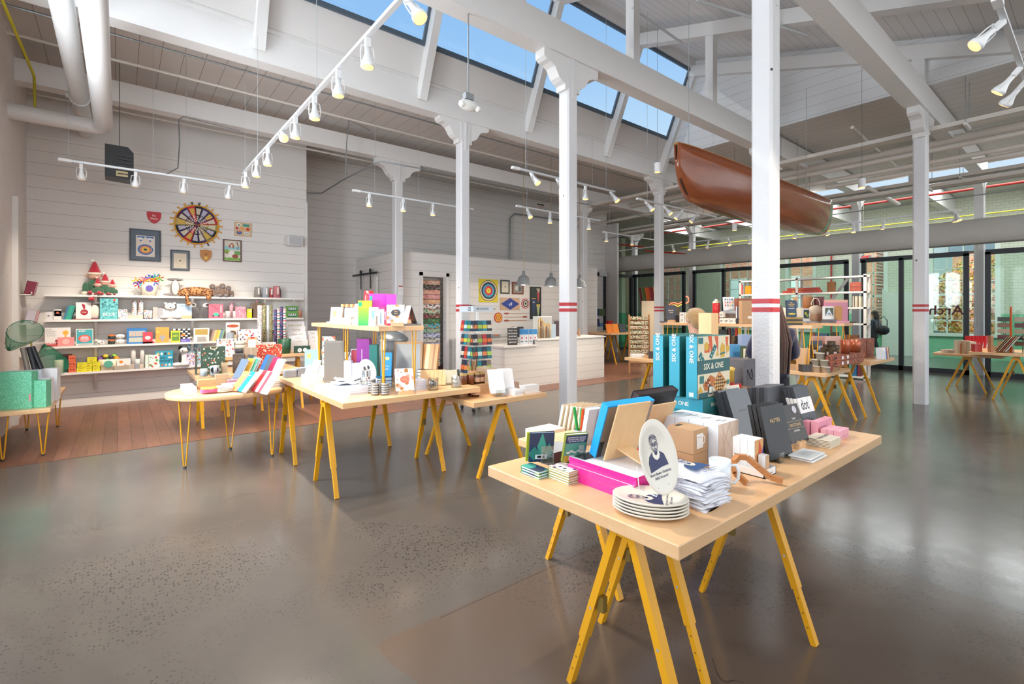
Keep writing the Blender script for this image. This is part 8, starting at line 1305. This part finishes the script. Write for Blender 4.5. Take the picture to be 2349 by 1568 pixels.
fa('book', 'dark blue astronomy book with gold lettering right of the big column', 'book', 1806, 1828, 688, '1d2f47/.4', .03, k='l', z=ZA+.115, ang=-6, ln=('X', 7.52), deco_=[('f', 'NEIL', .5, .84, .09, 1, 'd9b25a/.4'), ('f', 'deGRASSE', .5, .74, .09, 1, 'd9b25a/.4'), ('f', 'TYSON', .5, .64, .09, 1, 'd9b25a/.4'), R_(.5, .5, .6, .03, 'c9d3dd/.5'), O_(.5, .18, .4, .09, 'b5b52f/.4'), O_(.5, .16, .2, .05, 'd99a2f/.4')])
for i in range(4): fa('book', 'black and gold book in the stack right of the big column, '+nth(i, 4), 'book', 1801, 1842, 0, ['2c2826/.5', '8a7035/.5'][i % 2], .12, z=ZA+.0275*i, h=.026, ln=('X', 7.48), grp='black and gold books')
fa('glass_ball', 'cream round tin behind the astronomy book', 'tin', 1798, 1837, 706, 'cdbfa8/.5', k='c', z=ZA, ln=('X', 7.7)); fa('ink_bottle', 'dark blue bottle with a cork behind the astronomy book', 'bottle', 1819, 1829, 681, '2a3f66/.3', k='j', ln=('X', 7.72), lid='b58a5a/.6')
PH = [R_(.5, .55, .62, .6, '4a5f4a/.5')]
fb = lambda *a, **k: fa(*a, **dict(dict(ln=RB), **k))
fb('mounted_print', 'white mounted print of yellow plants', 'picture', 1837, 1862, 707, 'e3e2e0/.5', .015, deco_=[R_(.5, .6, .5, .62, '2f4a45/.5'), O_(.45, .65, .1, .12, 'c9c04a/.5'), O_(.6, .5, .1, .12, '8aa54a/.5')]); fb('mounted_print', 'white mounted print of a blue and white tent shape', 'picture', 1888, 1916, 702, 'e6e5e3/.5', .015, z=ZA+.06, deco_=[R_(.5, .58, .66, .6, '4f5a42/.5'), ('f', 'P', 0, 0, [(.22, .3), (.48, .82), (.78, .3)], 0, 'c9d6e3/.5'), O_(.5, .42, .1, .07, '4a6ab5/.5'), O_(.58, .36, .08, .05, 'e0b03a/.5')])
for i in range(2): fb('grey_box', 'flat grey box under the tent print, %s' % ['lower', 'upper'][i], 'box', 1884, 1919, 0, '66646a/.5', .15, rz=-90, z=ZA+.03*i, h=.028)
fb('grey_box', 'flat pale boxes beside the grey boxes', 'box', 1850, 1884, 736, '9a9aa5/.5', .12); fb('kraft_folder', 'kraft folder leaning by the tent print', 'folder', 1917, 1932, 701, 'b5834a/.6', .02, ln=('X', 9.3)); fb('pink_folder', 'large pink portfolio with a salmon flap', 'folder', 1892, 1945, 687, 'c47f94/.5', .03, ln=('X', 9.42), deco_=[R_(.5, .94, 1, .12, 'e0a58f/.5')]); fb('pink_box', 'pink box under the pink portfolio', 'box', 1919, 1949, 735, 'c98a9c/.5', .1, ln=('X', 9.3))
o = plush('ring_handled_pouch', 'pale leather pouch with a round ring handle on the far riser', onl(1871, ('X', 9.36), ZA+.002), [((0, 0, .20), (.13, .06, .10), 'cdbfaa/.6'), ((0, 0, .08), (.12, .06, .10), 'b08e70/.6')], 1.0, 'pouch', rz=YAW-PI/2); MB().tube([(.075*math.cos(k*PI/10), 0, .30+.12*math.sin(k*PI/10)) for k in range(11)], .008, 'd9cdbd/.4', 6).build('ring_handle', o)
fb('bronze_disc', 'round bronze plaque behind the pouch', 'plaque', 1843, 1864, 680, '9a6235/.5', k='c', ln=('X', 9.5)); fb('patterned_box', 'dark red and teal box behind the ring handle', 'box', 1872, 1891, 680, '6a2f30/.5', .06, ln=('X', 9.55))
# white timber shelf unit
t = thing('shelf_unit', 'white timber shelf unit with a diagonal brace in front of the glazing', 'shelf unit', (13.4, 3.55, 0)); WS = 'e0dfda/.5'
for y in (0, 1.45, 2.9): b = MB(); [b.box(x, y, 0, x+.05, y+.05, 2.46, WS) for x in (0, .3)]; b.build('upright', t)
for z in (.06, .62, 1.3, 1.68, 2.05, 2.42): MB().box(0, 0, z-.03, .36, 2.95, z+.01, WS).build('shelf_board', t)
MB().beam((.38, .45, 2.42), (.38, 1.15, 1.35), .07, .05, WS).build('brace', t)
def su(n, l, c, a, b_, y, z, m, dp=.1, **k): return fc(n, l, c, a, b_, y, z, ('X', 13.42), m, dp, rz=-90, **k)
for i, (a, c) in enumerate(((1795, 1882), (1805, 1878))): su('red_book', 'long red box lying on the white shelf unit, %s' % ['lower', 'upper'][i], 'box', a, c, 0, 2.06+.065*i, 'b5402f/.45', .12, h=.06, deco_=[('f', 'EDITIONS', .45, .5, .5, 1, 'd9a86a/.5'), R_(.3, .5, .04, 1, 'cfa23a/.5')], grp='long red boxes')
su('wooden_plaque', 'square dark wooden box on the white shelf unit', 'box', 1897, 1914, 646, 2.06, '6a4526/.5'); su('drawer_box', 'small red-brown drawer box at the right of the shelf unit', 'box', 1949, 1974, 647, 2.06, '8a4535/.5', deco_=[R_(.5, .5, 1, .03, '4a2a22/.5'), O_(.4, .7, .03, .04, 'd9cfc0/.4'), O_(.4, .25, .03, .04, 'd9cfc0/.4')])
for i in range(7): su('upright_book', 'thin upright book at the right of the shelf unit, '+lft(i, 7), 'book', 1956+i*2.8, 1958.4+i*2.8, 679, 1.69, ['c9bfa8/.5', '6a5f55/.5', 'ddd3bf/.5'][i % 3], .12, grp='thin upright books')
q = onl(1962, ('X', 13.5), 1.31); MB().tube([q, q+Vector((0, .18, .03)), q+Vector((0, .24, .2)), q+Vector((0, .12, .36)), q+Vector((0, -.1, .42))], .025, '3f2f2a/.5', 8).build('horn', label='curved dark horn ornament on the shelf unit', cat='ornament')
su('blue_crate', 'blue box on a low shelf of the white shelf unit', 'box', 1870, 1897, 755, .63, '3a5a70/.5', .2, h=.5) if 0 else None
for n, l, c, a, b_, z, h, m in (('blue_crate', 'blue metal box on the low shelf of the shelf unit', 'box', 1870, 1897, .63, .42, '3f5f78/.5'), ('book_row', 'rust-spined book beside the blue metal box', 'book', 1862, 1869, .63, .42, '8a4f3a/.5'), ('olive_tin', 'dark olive tin on the shelf unit', 'tin', 1905, 1920, .63, .46, '3f3f2a/.4'), ('planter', 'brown planter with a yellow lid on the shelf unit', 'planter', 1938, 1967, .63, .40, '7a4a2a/.5'), ('blue_bottle', 'blue bottle on the bottom shelf of the shelf unit', 'bottle', 1953, 1965, .07, .45, '2a6a9a/.4'), ('crimson_book', 'crimson book on the bottom shelf', 'book', 1967, 1974, .07, .3, '7a2f3a/.5')): su(n, l, c, a, b_, 0, z, m, .15, h=h)
for i, (a, c, y, m, l) in enumerate(((1697, 1703, 652, 'd0605a/.4', 'slim coral box'), (1709, 1722, 656, 'd98a1f/.4', 'bottle with an orange label'))): fc('shelf_bottle', l+' on the white shelf left of the big column', 'bottle', a, c, y, 2.06, ('X', 13.42), m, .06, rz=-90)
# pots, copper tins and cards
WP_ = 'c9c2b3/.5'
def pot(px, y, z, lb, ln=('X', 7.55), w=17): P = onl(px, ln, z); r_ = w/2/F*dep(P); o = MB().lathe([(0, 0), (r_*.88, 0), (r_, r_*1.5), (r_*1.08, r_*1.5), (r_*1.08, r_*1.75), (r_*.9, r_*1.75), (r_*.85, .01), (0, .01)], WP_, 20).build('ceramic_pot', loc=P, label='white ceramic pot in the pyramid, '+lb, cat='pot', group='white ceramic pots'); return r_*1.76
h_ = pot(1874, 0, .75, 'bottom left'); pot(1895, 0, .75, 'bottom right'); pot(1871, 0, .75+h_, 'middle left'); pot(1891, 0, .75+h_, 'middle right'); pot(1881, 0, .75+2*h_, 'single one on top')
fc('wooden_pot', 'square wooden holder with tools beside the navy sweater', 'holder', 1838, 1858, 799, .75, ('X', 7.5), 'c9a27c/.6', .12); fc('clear_tray', 'clear tray of dark sunglasses beside the pots', 'tray', 1841, 1863, 836, .75, ('X', 7.46), '3a3638/.4', .1); fc('glass_tumbler', 'glass tumbler at the right of the pots', 'glass', 1912, 1926, 828, .75, ('Y', 2.5), 'acrylic', 0, 'c'); fc('red_toy', 'small red and blue toy right of the pots', 'toy', 1899, 1911, 820, .75, ('X', 7.9), 'b5403a/.5', .05)
speck('copper_floral', '8a4a35', ['3a2622', 'b5785f', '2a1f1f'], 34, .4); speck('dark_floral', '3a2c22', ['6a5a2a', '8a7a3a', '1f1a18'], 34, .4)
CT = ('Y', 2.28)
for i in range(2): fc('candle_tin', 'flat copper floral box at the table edge, %s' % ['lower', 'upper'][i], 'box', 1925, 1982, 0, .85+.075*i, ('Y', 2.30), 'copper_floral', .15, rz=0, h=.072, deco_=[R_(.13, .5, .07, .6, 'd9d6d3/.5'), R_(.33, .5, .07, .6, 'd9d6d3/.5')])
for i, (a, c) in enumerate(((1930, 1948), (1950, 1973))): fc('copper_canister', 'shiny copper canister on the flat boxes, %s' % ['left', 'right'][i], 'canister', a, c, 778, 1.002, ('Y', 2.36), 'a85a3c/.25/.5', 0, 'c')
for i, (a, c, y) in enumerate(((1970, 1987, 776), (1989, 2006, 776))): fc('tall_box', 'tall copper floral box, %s of two' % ['left', 'right'][i], 'box', a, c, y, .85, ('Y', 2.46), 'copper_floral', .08, rz=0)
for i, (a, c, y) in enumerate(((1861, 1877, 791), (1892, 1906, 797), (1908, 1924, 797), (1896, 1910, 790), (1906, 1917, 782), (1910, 1926, 791))): fc('dark_box', 'dark floral candle box beside the copper tins, number %s in the cluster' % ['one from left', 'two from left', 'nearest the copper tins', 'upper left', 'topmost', 'upper right'][i], 'box', a, c, y, .85, ('X', 8.54+.1*(i > 2)), 'dark_floral', .09, rz=-39, deco_=[R_(.5, .5, .4, .3, 'd3d0cc/.5')] if i < 4 else None)
for i, c in enumerate(('c9cdd3', '5f93c9', 'b5603f', 'd9cdb8', '8a6a55')): lean('postcard', '%s postcard leaning at the right end of the copper table' % ['white', 'blue', 'rust', 'cream', 'brown'][i], 'card', (9.2+.05*i, 2.30, .85), -70, .12, .2, .006, -30, c+'/.5', c+'/.5')
for i, (a, c) in enumerate(((1860, 1893), (1893, 1929))): fc('pink_pack', 'pale pink packaged sheet standing on the copper table, %s' % ['left', 'right'][i], 'pack', a, c, 770, .85, ('X', 9.0), 'c9a59a/.4', .01)
fc('coffee_sign', 'dark blue tin sign reading COFFEE behind the pots', 'sign', 1861, 1886, 781, .85, ('X', 8.8), '3a4a60/.4', .01, deco_=[('f', 'COFFEE', .5, .55, .35, 1, 'dfe3e6/.5')])
ZU = .8
for i, (a, c, y, m, l) in enumerate(((1668, 1677, 752, '6a2f2f/.4', 'maroon'), (1679, 1684, 752, '3f4f6a/.4', 'slate blue'), (1686, 1692, 752, 'c9302a/.4', 'red'), (1693, 1700, 752, 'd0b81f/.4', 'yellow'))): fc('water_flask', '%s flask under the far riser' % l, 'flask', a, c, y, ZU, ('X', 7.62), m, 0, 'c')
fc('floral_pouch', 'dark floral pouch under the far riser', 'pouch', 1683, 1703, 770, ZU, ('X', 7.2), 'dark_floral', .08); fc('blue_bag', 'blue-grey bag beside the big column', 'bag', 1701, 1724, 767, ZU, ('X', 7.15), '7f8fae/.6', .12); fc('black_gadget', 'black and yellow camera bag under the far riser', 'bag', 1651, 1667, 756, ZU, ('X', 7.5), '26262a/.5', .1); fc('green_card', 'dark green card with a pine emblem beside the big column', 'card', 1699, 1722, 793, ZU, ('X', 6.95), '3a4a2a/.5', .02, deco_=[R_(.52, .5, .5, .75, 'd3c6a5/.5'), ('f', 'P', 0, 0, [(.4, .45), (.52, .75), (.64, .45)], 0, '2a2a26/.5')]); fc('blue_magazine', 'blue magazine pile under the far riser', 'magazine', 1668, 1698, 790, ZU, ('X', 6.95), '4a88b5/.4', .1, n=3)
fc('white_booklet', 'white booklet in the pile on the far left table end', 'booklet', 1450, 1480, 812, ZU, ('X', 6.9), 'e0ddd6/.5', .14, n=5, grp='white booklets'); fc('dark_kit', 'dark folded kit beside the white booklets', 'kit', 1489, 1500, 806, ZU, ('X', 6.95), '3a3230/.5', .1); fc('kraft_card', 'kraft card pile beside the white booklets', 'card', 1480, 1490, 815, ZU, ('X', 6.92), 'bb9468/.6', .1)
o, w, h, p = fc('pine_block', 'tall pine block standing behind the SIX & ONE games', 'block', 1624, 1656, 717, .85, ('X', 3.40), 'pine', .1, rz=0)
# far left: table with orange books, ladder rack of postcards, hanging pennants, basket
table('display_table', 'narrow maple table with orange books near the glazed corner', 11.1, 9.1, 12.75, 10.5, .95, [((11.5, 9.55), (12.5, 9.55)), ((11.5, 10.15), (12.5, 10.15))])
for i, (a, c, m, l) in enumerate(((1394, 1407, 'e07f1f/.5', 'orange book, left'), (1408, 1421, 'e88a2a/.5', 'orange book, middle'), (1423, 1437, '3a4248/.5', 'dark grey book, right'))): fc('book', l+', on the narrow table by the glazed corner', 'book', a, c, 743-i*.5, .95, ('Y', 9.3), m, .03, 'l', ang=-14, rz=0)
for i, (a, c, y, m) in enumerate(((1362, 1370, 757, 'b5aaa0/.5'), (1371, 1379, 757, 'a89e94/.5'), (1381, 1389, 758, 'bdb2a8/.5'), (1388, 1396, 750, '7a4a45/.5'))): fc('soap_block', 'small block on the narrow table, '+lft(i, 4), 'block', a+14, c+14, y, .95, ('Y', 9.9+.0*i), m, .1, rz=0)
fc('red_tin', 'small red tin on the narrow table', 'tin', 1396, 1406, 735, .95, ('Y', 10.4), 'c9302f/.4', .1, rz=0)
t = thing('potted_plant', 'small pale green plant on the narrow table', 'plant', onl(1446, ('Y', 9.9), .95)); b = MB()
for i in range(26): a = i*2.4; u = Vector((math.cos(a), math.sin(a), R.uniform(.1, 1.2))).normalized()*R.uniform(.1, .26); b.add([(0, 0, .06), u*.6+Vector((.03, 0, .08)), u+Vector((0, 0, .06)), u*.6+Vector((-.03, .01, .06))], [(0, 1, 2, 3)], ['8fa57a/.7', 'a5b58f/.7'][i % 2])
b.build('leaves', t); MB().lathe([(0, 0), (.07, 0), (.08, .1), (0, .1)], 'd9d3c8/.5', 14).build('pot', t)
t = thing('ladder_rack', 'tall wooden ladder rack filled with plant postcards', 'rack', (10.3, 7.55, 0), -.9); X = Matrix.Rotation(math.radians(-14), 4, 'X')
for x in (-.25, .25): MB(X).box(x-.02, -.02, 0, x+.02, .02, 1.55, 'b57f4a/.5').build('rail', t); MB().beam((x*.9, .05, 0) if 0 else (x*.9, .62, 0), (x*.9, .33, 1.4), .03, .03, 'b57f4a/.5').build('rear_leg', t)
speck('plant_cards', 'd3c9a8', ['5f7a45', '8a6a3a', 'c95f5a', '3f5a38'], 30, .45)
for k in range(10): MB(X).box(-.23, -.06, .28+k*.125, .23, -.05, .36+k*.125, 'plant_cards' if k > 1 else ['c98f5a/.5', '4a6a3f/.5'][k]).build('card_row', t); MB(X).box(-.23, -.05, .26+k*.125, .23, .01, .275+k*.125, 'b57f4a/.5').build('rung', t)
for i, (px, c) in enumerate(((1472, '6a3038'), (1478, '5a6a35'), (1487, 'c95a2a'), (1497, '8a2f35'), (1506, 'c9a03f'))):
    P = onl(px, ('X', 13.0), 2.05); b = MB(); b.prism([(-.11, .295), (.11, .295), (.0, -.42-.05*(i % 2))], (0, 0, 0), (.777, -.629, 0), (0, 0, 1), (.004, .004, 0), c+'/.8'); b.build('hanging_pennant', loc=P, label='old felt pennant hanging point down near the glazed corner, '+['maroon', 'olive', 'orange', 'dark red', 'gold'][i], cat='pennant', group='hanging felt pennants')
MB().tube([onl(1468, ('X', 13.0), 2.34), onl(1512, ('X', 13.0), 2.34)], .008, '8a4a30/.5', 6).cyl(onl(1470, ('X', 13.0), 2.34), onl(1470, ('X', 13.0), 5.4), .002, '8a8a8a/.5', n=4).cyl(onl(1508, ('X', 13.0), 2.34), onl(1508, ('X', 13.0), 5.4), .002, '8a8a8a/.5', n=4).build('pennant_rail', label='thin rail carrying the hanging felt pennants', cat='rail')
fc('map_poster', 'pale poster standing behind the ladder rack', 'poster', 1472, 1500, 690, .005, ('X', 12.6), 'd9c7a8/.6', .02)
t = thing('wire_basket', 'wire basket under the narrow table', 'basket', (12.5, 9.6, 0)); b = MB()
for k in range(10): a = k*PI/5; b.cyl((.14*math.cos(a), .14*math.sin(a), .02), (.2*math.cos(a+.3), .2*math.sin(a+.3), .38), .004, '8a8680/.4', n=4)
b.tube([(.2*math.cos(k*PI/8), .2*math.sin(k*PI/8), .38) for k in range(17)], .005, '8a8680/.4', 5); b.build('basket_wires', t)
# neon sign, archer lettering on the glass, exit sign
m_ = 'ff5a3a/.5/0/6'; P = onl(1535, ('X', 17.2), 1.82); b = MB(); pr = [(0, .02), (.1, .1), (.25, .12), (.4, .05), (.55, .13), (.7, .1)]; b.tube([Vector((0, -x, z)) for x, z in pr], .02, m_, 8).tube([Vector((0, -.75+.12*math.cos(k*PI/6), .22+.13*math.sin(k*PI/6))) for k in range(13)], .018, m_, 8).tube([Vector((0, -x, z-.09)) for x, z in pr], .015, 'ffb03a/.5/0/5', 8); b.build('neon_sign', loc=P, label='glowing red and orange neon squiggle behind the glass', cat='neon sign')
b = MB(); P = PX(2152, 712, 16.47); b.text('Archer', .34, '5a2024/.5', (16.46, P.y, P.z), (0, 1, 0), (0, 0, 1)).text('PAPER GOODS', .05, '5a2024/.5', (16.46, P.y, P.z-.2), (0, 1, 0), (0, 0, 1)); b.build('window_lettering', label='dark red Archer lettering on the glazing, read from behind', cat='lettering')
P = PX(1980, 592, 17.4); b = MB(); b.box(17.4, P.y-.2, P.z-.08, 17.44, P.y+.2, P.z+.08, 'e3e3dd/.5').cyl((17.42, P.y, P.z+.08), (17.42, P.y, 5.46), .01, 'cfccc4/.5', n=5).text('EXIT', .15, 'e0202a/.5/0/2', (17.395, P.y, P.z), (0, -1, 0), (0, 0, 1)); b.build('exit_sign', label='small EXIT sign with red letters in the corridor', cat='sign')
pipe('sprinkler_pipe', 'thin vertical red pipe on the outer green wall', [PX(1907, 575, 21.9), Vector((21.9, PX(1907, 700, 21.9).y, .4))], .03, 'c02a30/.4', 8)
t = thing('switch_box', 'small grey switch box on the far column', 'switch', PX(2238, 822, 16.6)); MB().box(-.05, -.07, -.09, 0, .07, .09, 'b9b6ad/.5').build('casing', t)
MB().cyl((16.63, PX(2243, 800, 16.6).y, 1.2), (16.63, PX(2243, 800, 16.6).y, 3.9), .012, 'cfccc4/.5', n=6).build('conduit', label='thin conduit above the grey switch box', cat='conduit')
P = onl(1425, ('X', 20.5), 0); struct(MB().box(P.x-.15, P.y-.15, 0, P.x+.15, P.y+.15, 1.5, '5fb98c/.5').box(P.x-.15, P.y-.15, 1.5, P.x+.15, P.y+.15, 5.4, 'd3d8c4/.5'), 'column')
# far right tables
table('display_table', 'maple table with cards at the far right by the glazing', 12.75, 1.25, 14.2, 2.25, .76, [((13.05, 1.8), (14.05, 1.8))]); table('display_table', 'maple table at the right edge of the picture with tented magazines', 12.2, .1, 13.6, 1.65, .85, [((12.3, 1.05), (13.3, 1.05)), ((12.45, .5), (13.4, .5))])
RX_ = ('X', 12.3)
for i in range(11):
    k = i % 6; s_ = 1 if i < 6 else -1; o = MB().box(-.012, 0, 0, .0, .22, .30, ['b59a75/.6', 'a88a68/.6', 'd3c6a5/.6', 'b5503f/.5', 'c9b08a/.6', 'dcd9d6/.5'][k]).build('magazine', loc=(12.34, 1.33-.028*i if i < 6 else 0.80-.028*(i-6), .852+.02), label='magazine in the tented rows at the right edge, %s slope, %s' % (['left', 'right'][i >= 6], lft(k, 6)), cat='magazine', group='tented magazines'); o.rotation_euler = (math.radians(-32*s_), 0, math.radians(90-90)); o.scale = (1, .05, 1) if 0 else (1, 1, 1); o.rotation_euler = (math.radians(0), 0, 0)
    o.data = o.data.copy(); 
    for v in o.data.vertices: y, z = v.co.y, v.co.z; x = v.co.x; v.co = (y, x+(.17*(z/.30))*(-s_), z*.9)
fc('cedar_block', 'upright cedar block on the right-hand table', 'block', 2273, 2279, 769, .85, RX_, 'b07a55/.5', .06); fc('clear_box', 'clear box of red sweets on the right-hand table', 'box', 2237, 2253, 789, .85, RX_, 'b5403f/.3', .08)
for i in range(6): fc('magazine_pile', 'flat magazine in the pile between the tented rows, '+nth(i, 6), 'magazine', 2303, 2326, 0, .85+.018*i, ('X', 12.55), 'a88f74/.6', .2, h=.016, grp='flat magazines')
for i, (a, c, y, m, l) in enumerate(((2153, 2176, 807, 'd9cfc2/.5', 'cream notebook at the left corner'), (2166, 2192, 801, 'c9b8a5/.5', 'beige book near the left corner'), (2180, 2197, 803, '9a9088/.5', 'grey book near the left corner'), (2197, 2212, 780, 'c9bda5/.5', 'cream divider card'), (2212, 2228, 781, 'bfa88a/.5', 'tan divider card'), (2205, 2214, 788, 'b07a50/.5', 'copper card'), (2225, 2240, 783, 'cbbda3/.5', 'cream card with dark marks'))): fc('stationery', l+' on the far right table by the glazing', 'cards', a, c, y, .76, ('X', 12.85), m, .08)
for i in range(5): fc('red_white_box', 'red and white box in the row behind the far tables, '+lft(i, 5), 'box', 2224+i*9.4, 2232.8+i*9.4, 770, .76, ('X', 14.1), ['b5252f/.5', 'b5252f/.5'][0], .1, deco_=[('f', 'P', 0, 0, [(0, .2), (.6, .3), (1, .8), (.4, .6)], 0, 'dcd6d0/.5')], grp='red and white boxes')
t = thing('postcard_spinner', 'wire postcard spinner on the table at the right edge', 'rack', onl(2326, ('X', 12.75), .85)); 
b = MB(); [b.cyl((x, y, 0), (x, y, .62), .006, '4a4644/.4', n=5) for x in (-.12, .12) for y in (-.12, .12)]; b.build('frame', t)
for z in range(5):
    for s_ in range(2): MB().box(-.15, -.20+.22*s_, .12+z*.11, -.14, -.02+.22*s_, .20+z*.11, ['8a6a55/.5', '4a5248/.5', 'a89a80/.5', '6a3f45/.5', 'b5a590/.5'][(z+s_*2) % 5]).build('postcard', t)
fc('orange_figure', 'tall orange and red wooden figure on the right-hand table', 'figure', 2317, 2321, 703, .85, ('X', 12.5), 'c95a25/.5', 0, 'c'); fc('laptop_stand', 'dark slanted board behind the postcard spinner', 'board', 2285, 2300, 718, .85, ('X', 13.3), '3f5065/.5', .03, z=1.3) if 0 else None
# string bulbs and autumn tree outside
t = thing('autumn_tree', 'tree with golden autumn leaves outside the right window', 'tree', (27.0, 3.2, -.3)); MB().tube([(0, 0, 0), (.1, .1, 1.5), (-.1, .2, 3), (.1, .1, 4)], [.16, .13, .09, .05], '5a4635/.8', 8).build('trunk', t); b = MB()
for i in range(2600):
    u = Vector((R.gauss(0, 1), R.gauss(0, 1), R.gauss(0, 1))).normalized()*R.uniform(.55, 1)**.5; c = Vector((u.x*1.3, u.y*1.7, 2.2+u.z*1.9)); a = Vector((R.uniform(-1, 1), R.uniform(-1, 1), R.uniform(-1, 1))).normalized()*.09; d = a.cross(Vector((R.uniform(-1, 1), 1, .3))).normalized()*.05; b.add([c-a, c+d, c+a, c-d], [(0, 1, 2, 3)], ['c98a3a/.8', 'd9a85a/.8', 'b5652f/.8', 'd3b878/.8', '8a8a45/.8'][i % 5])
o = b.build('foliage', t)
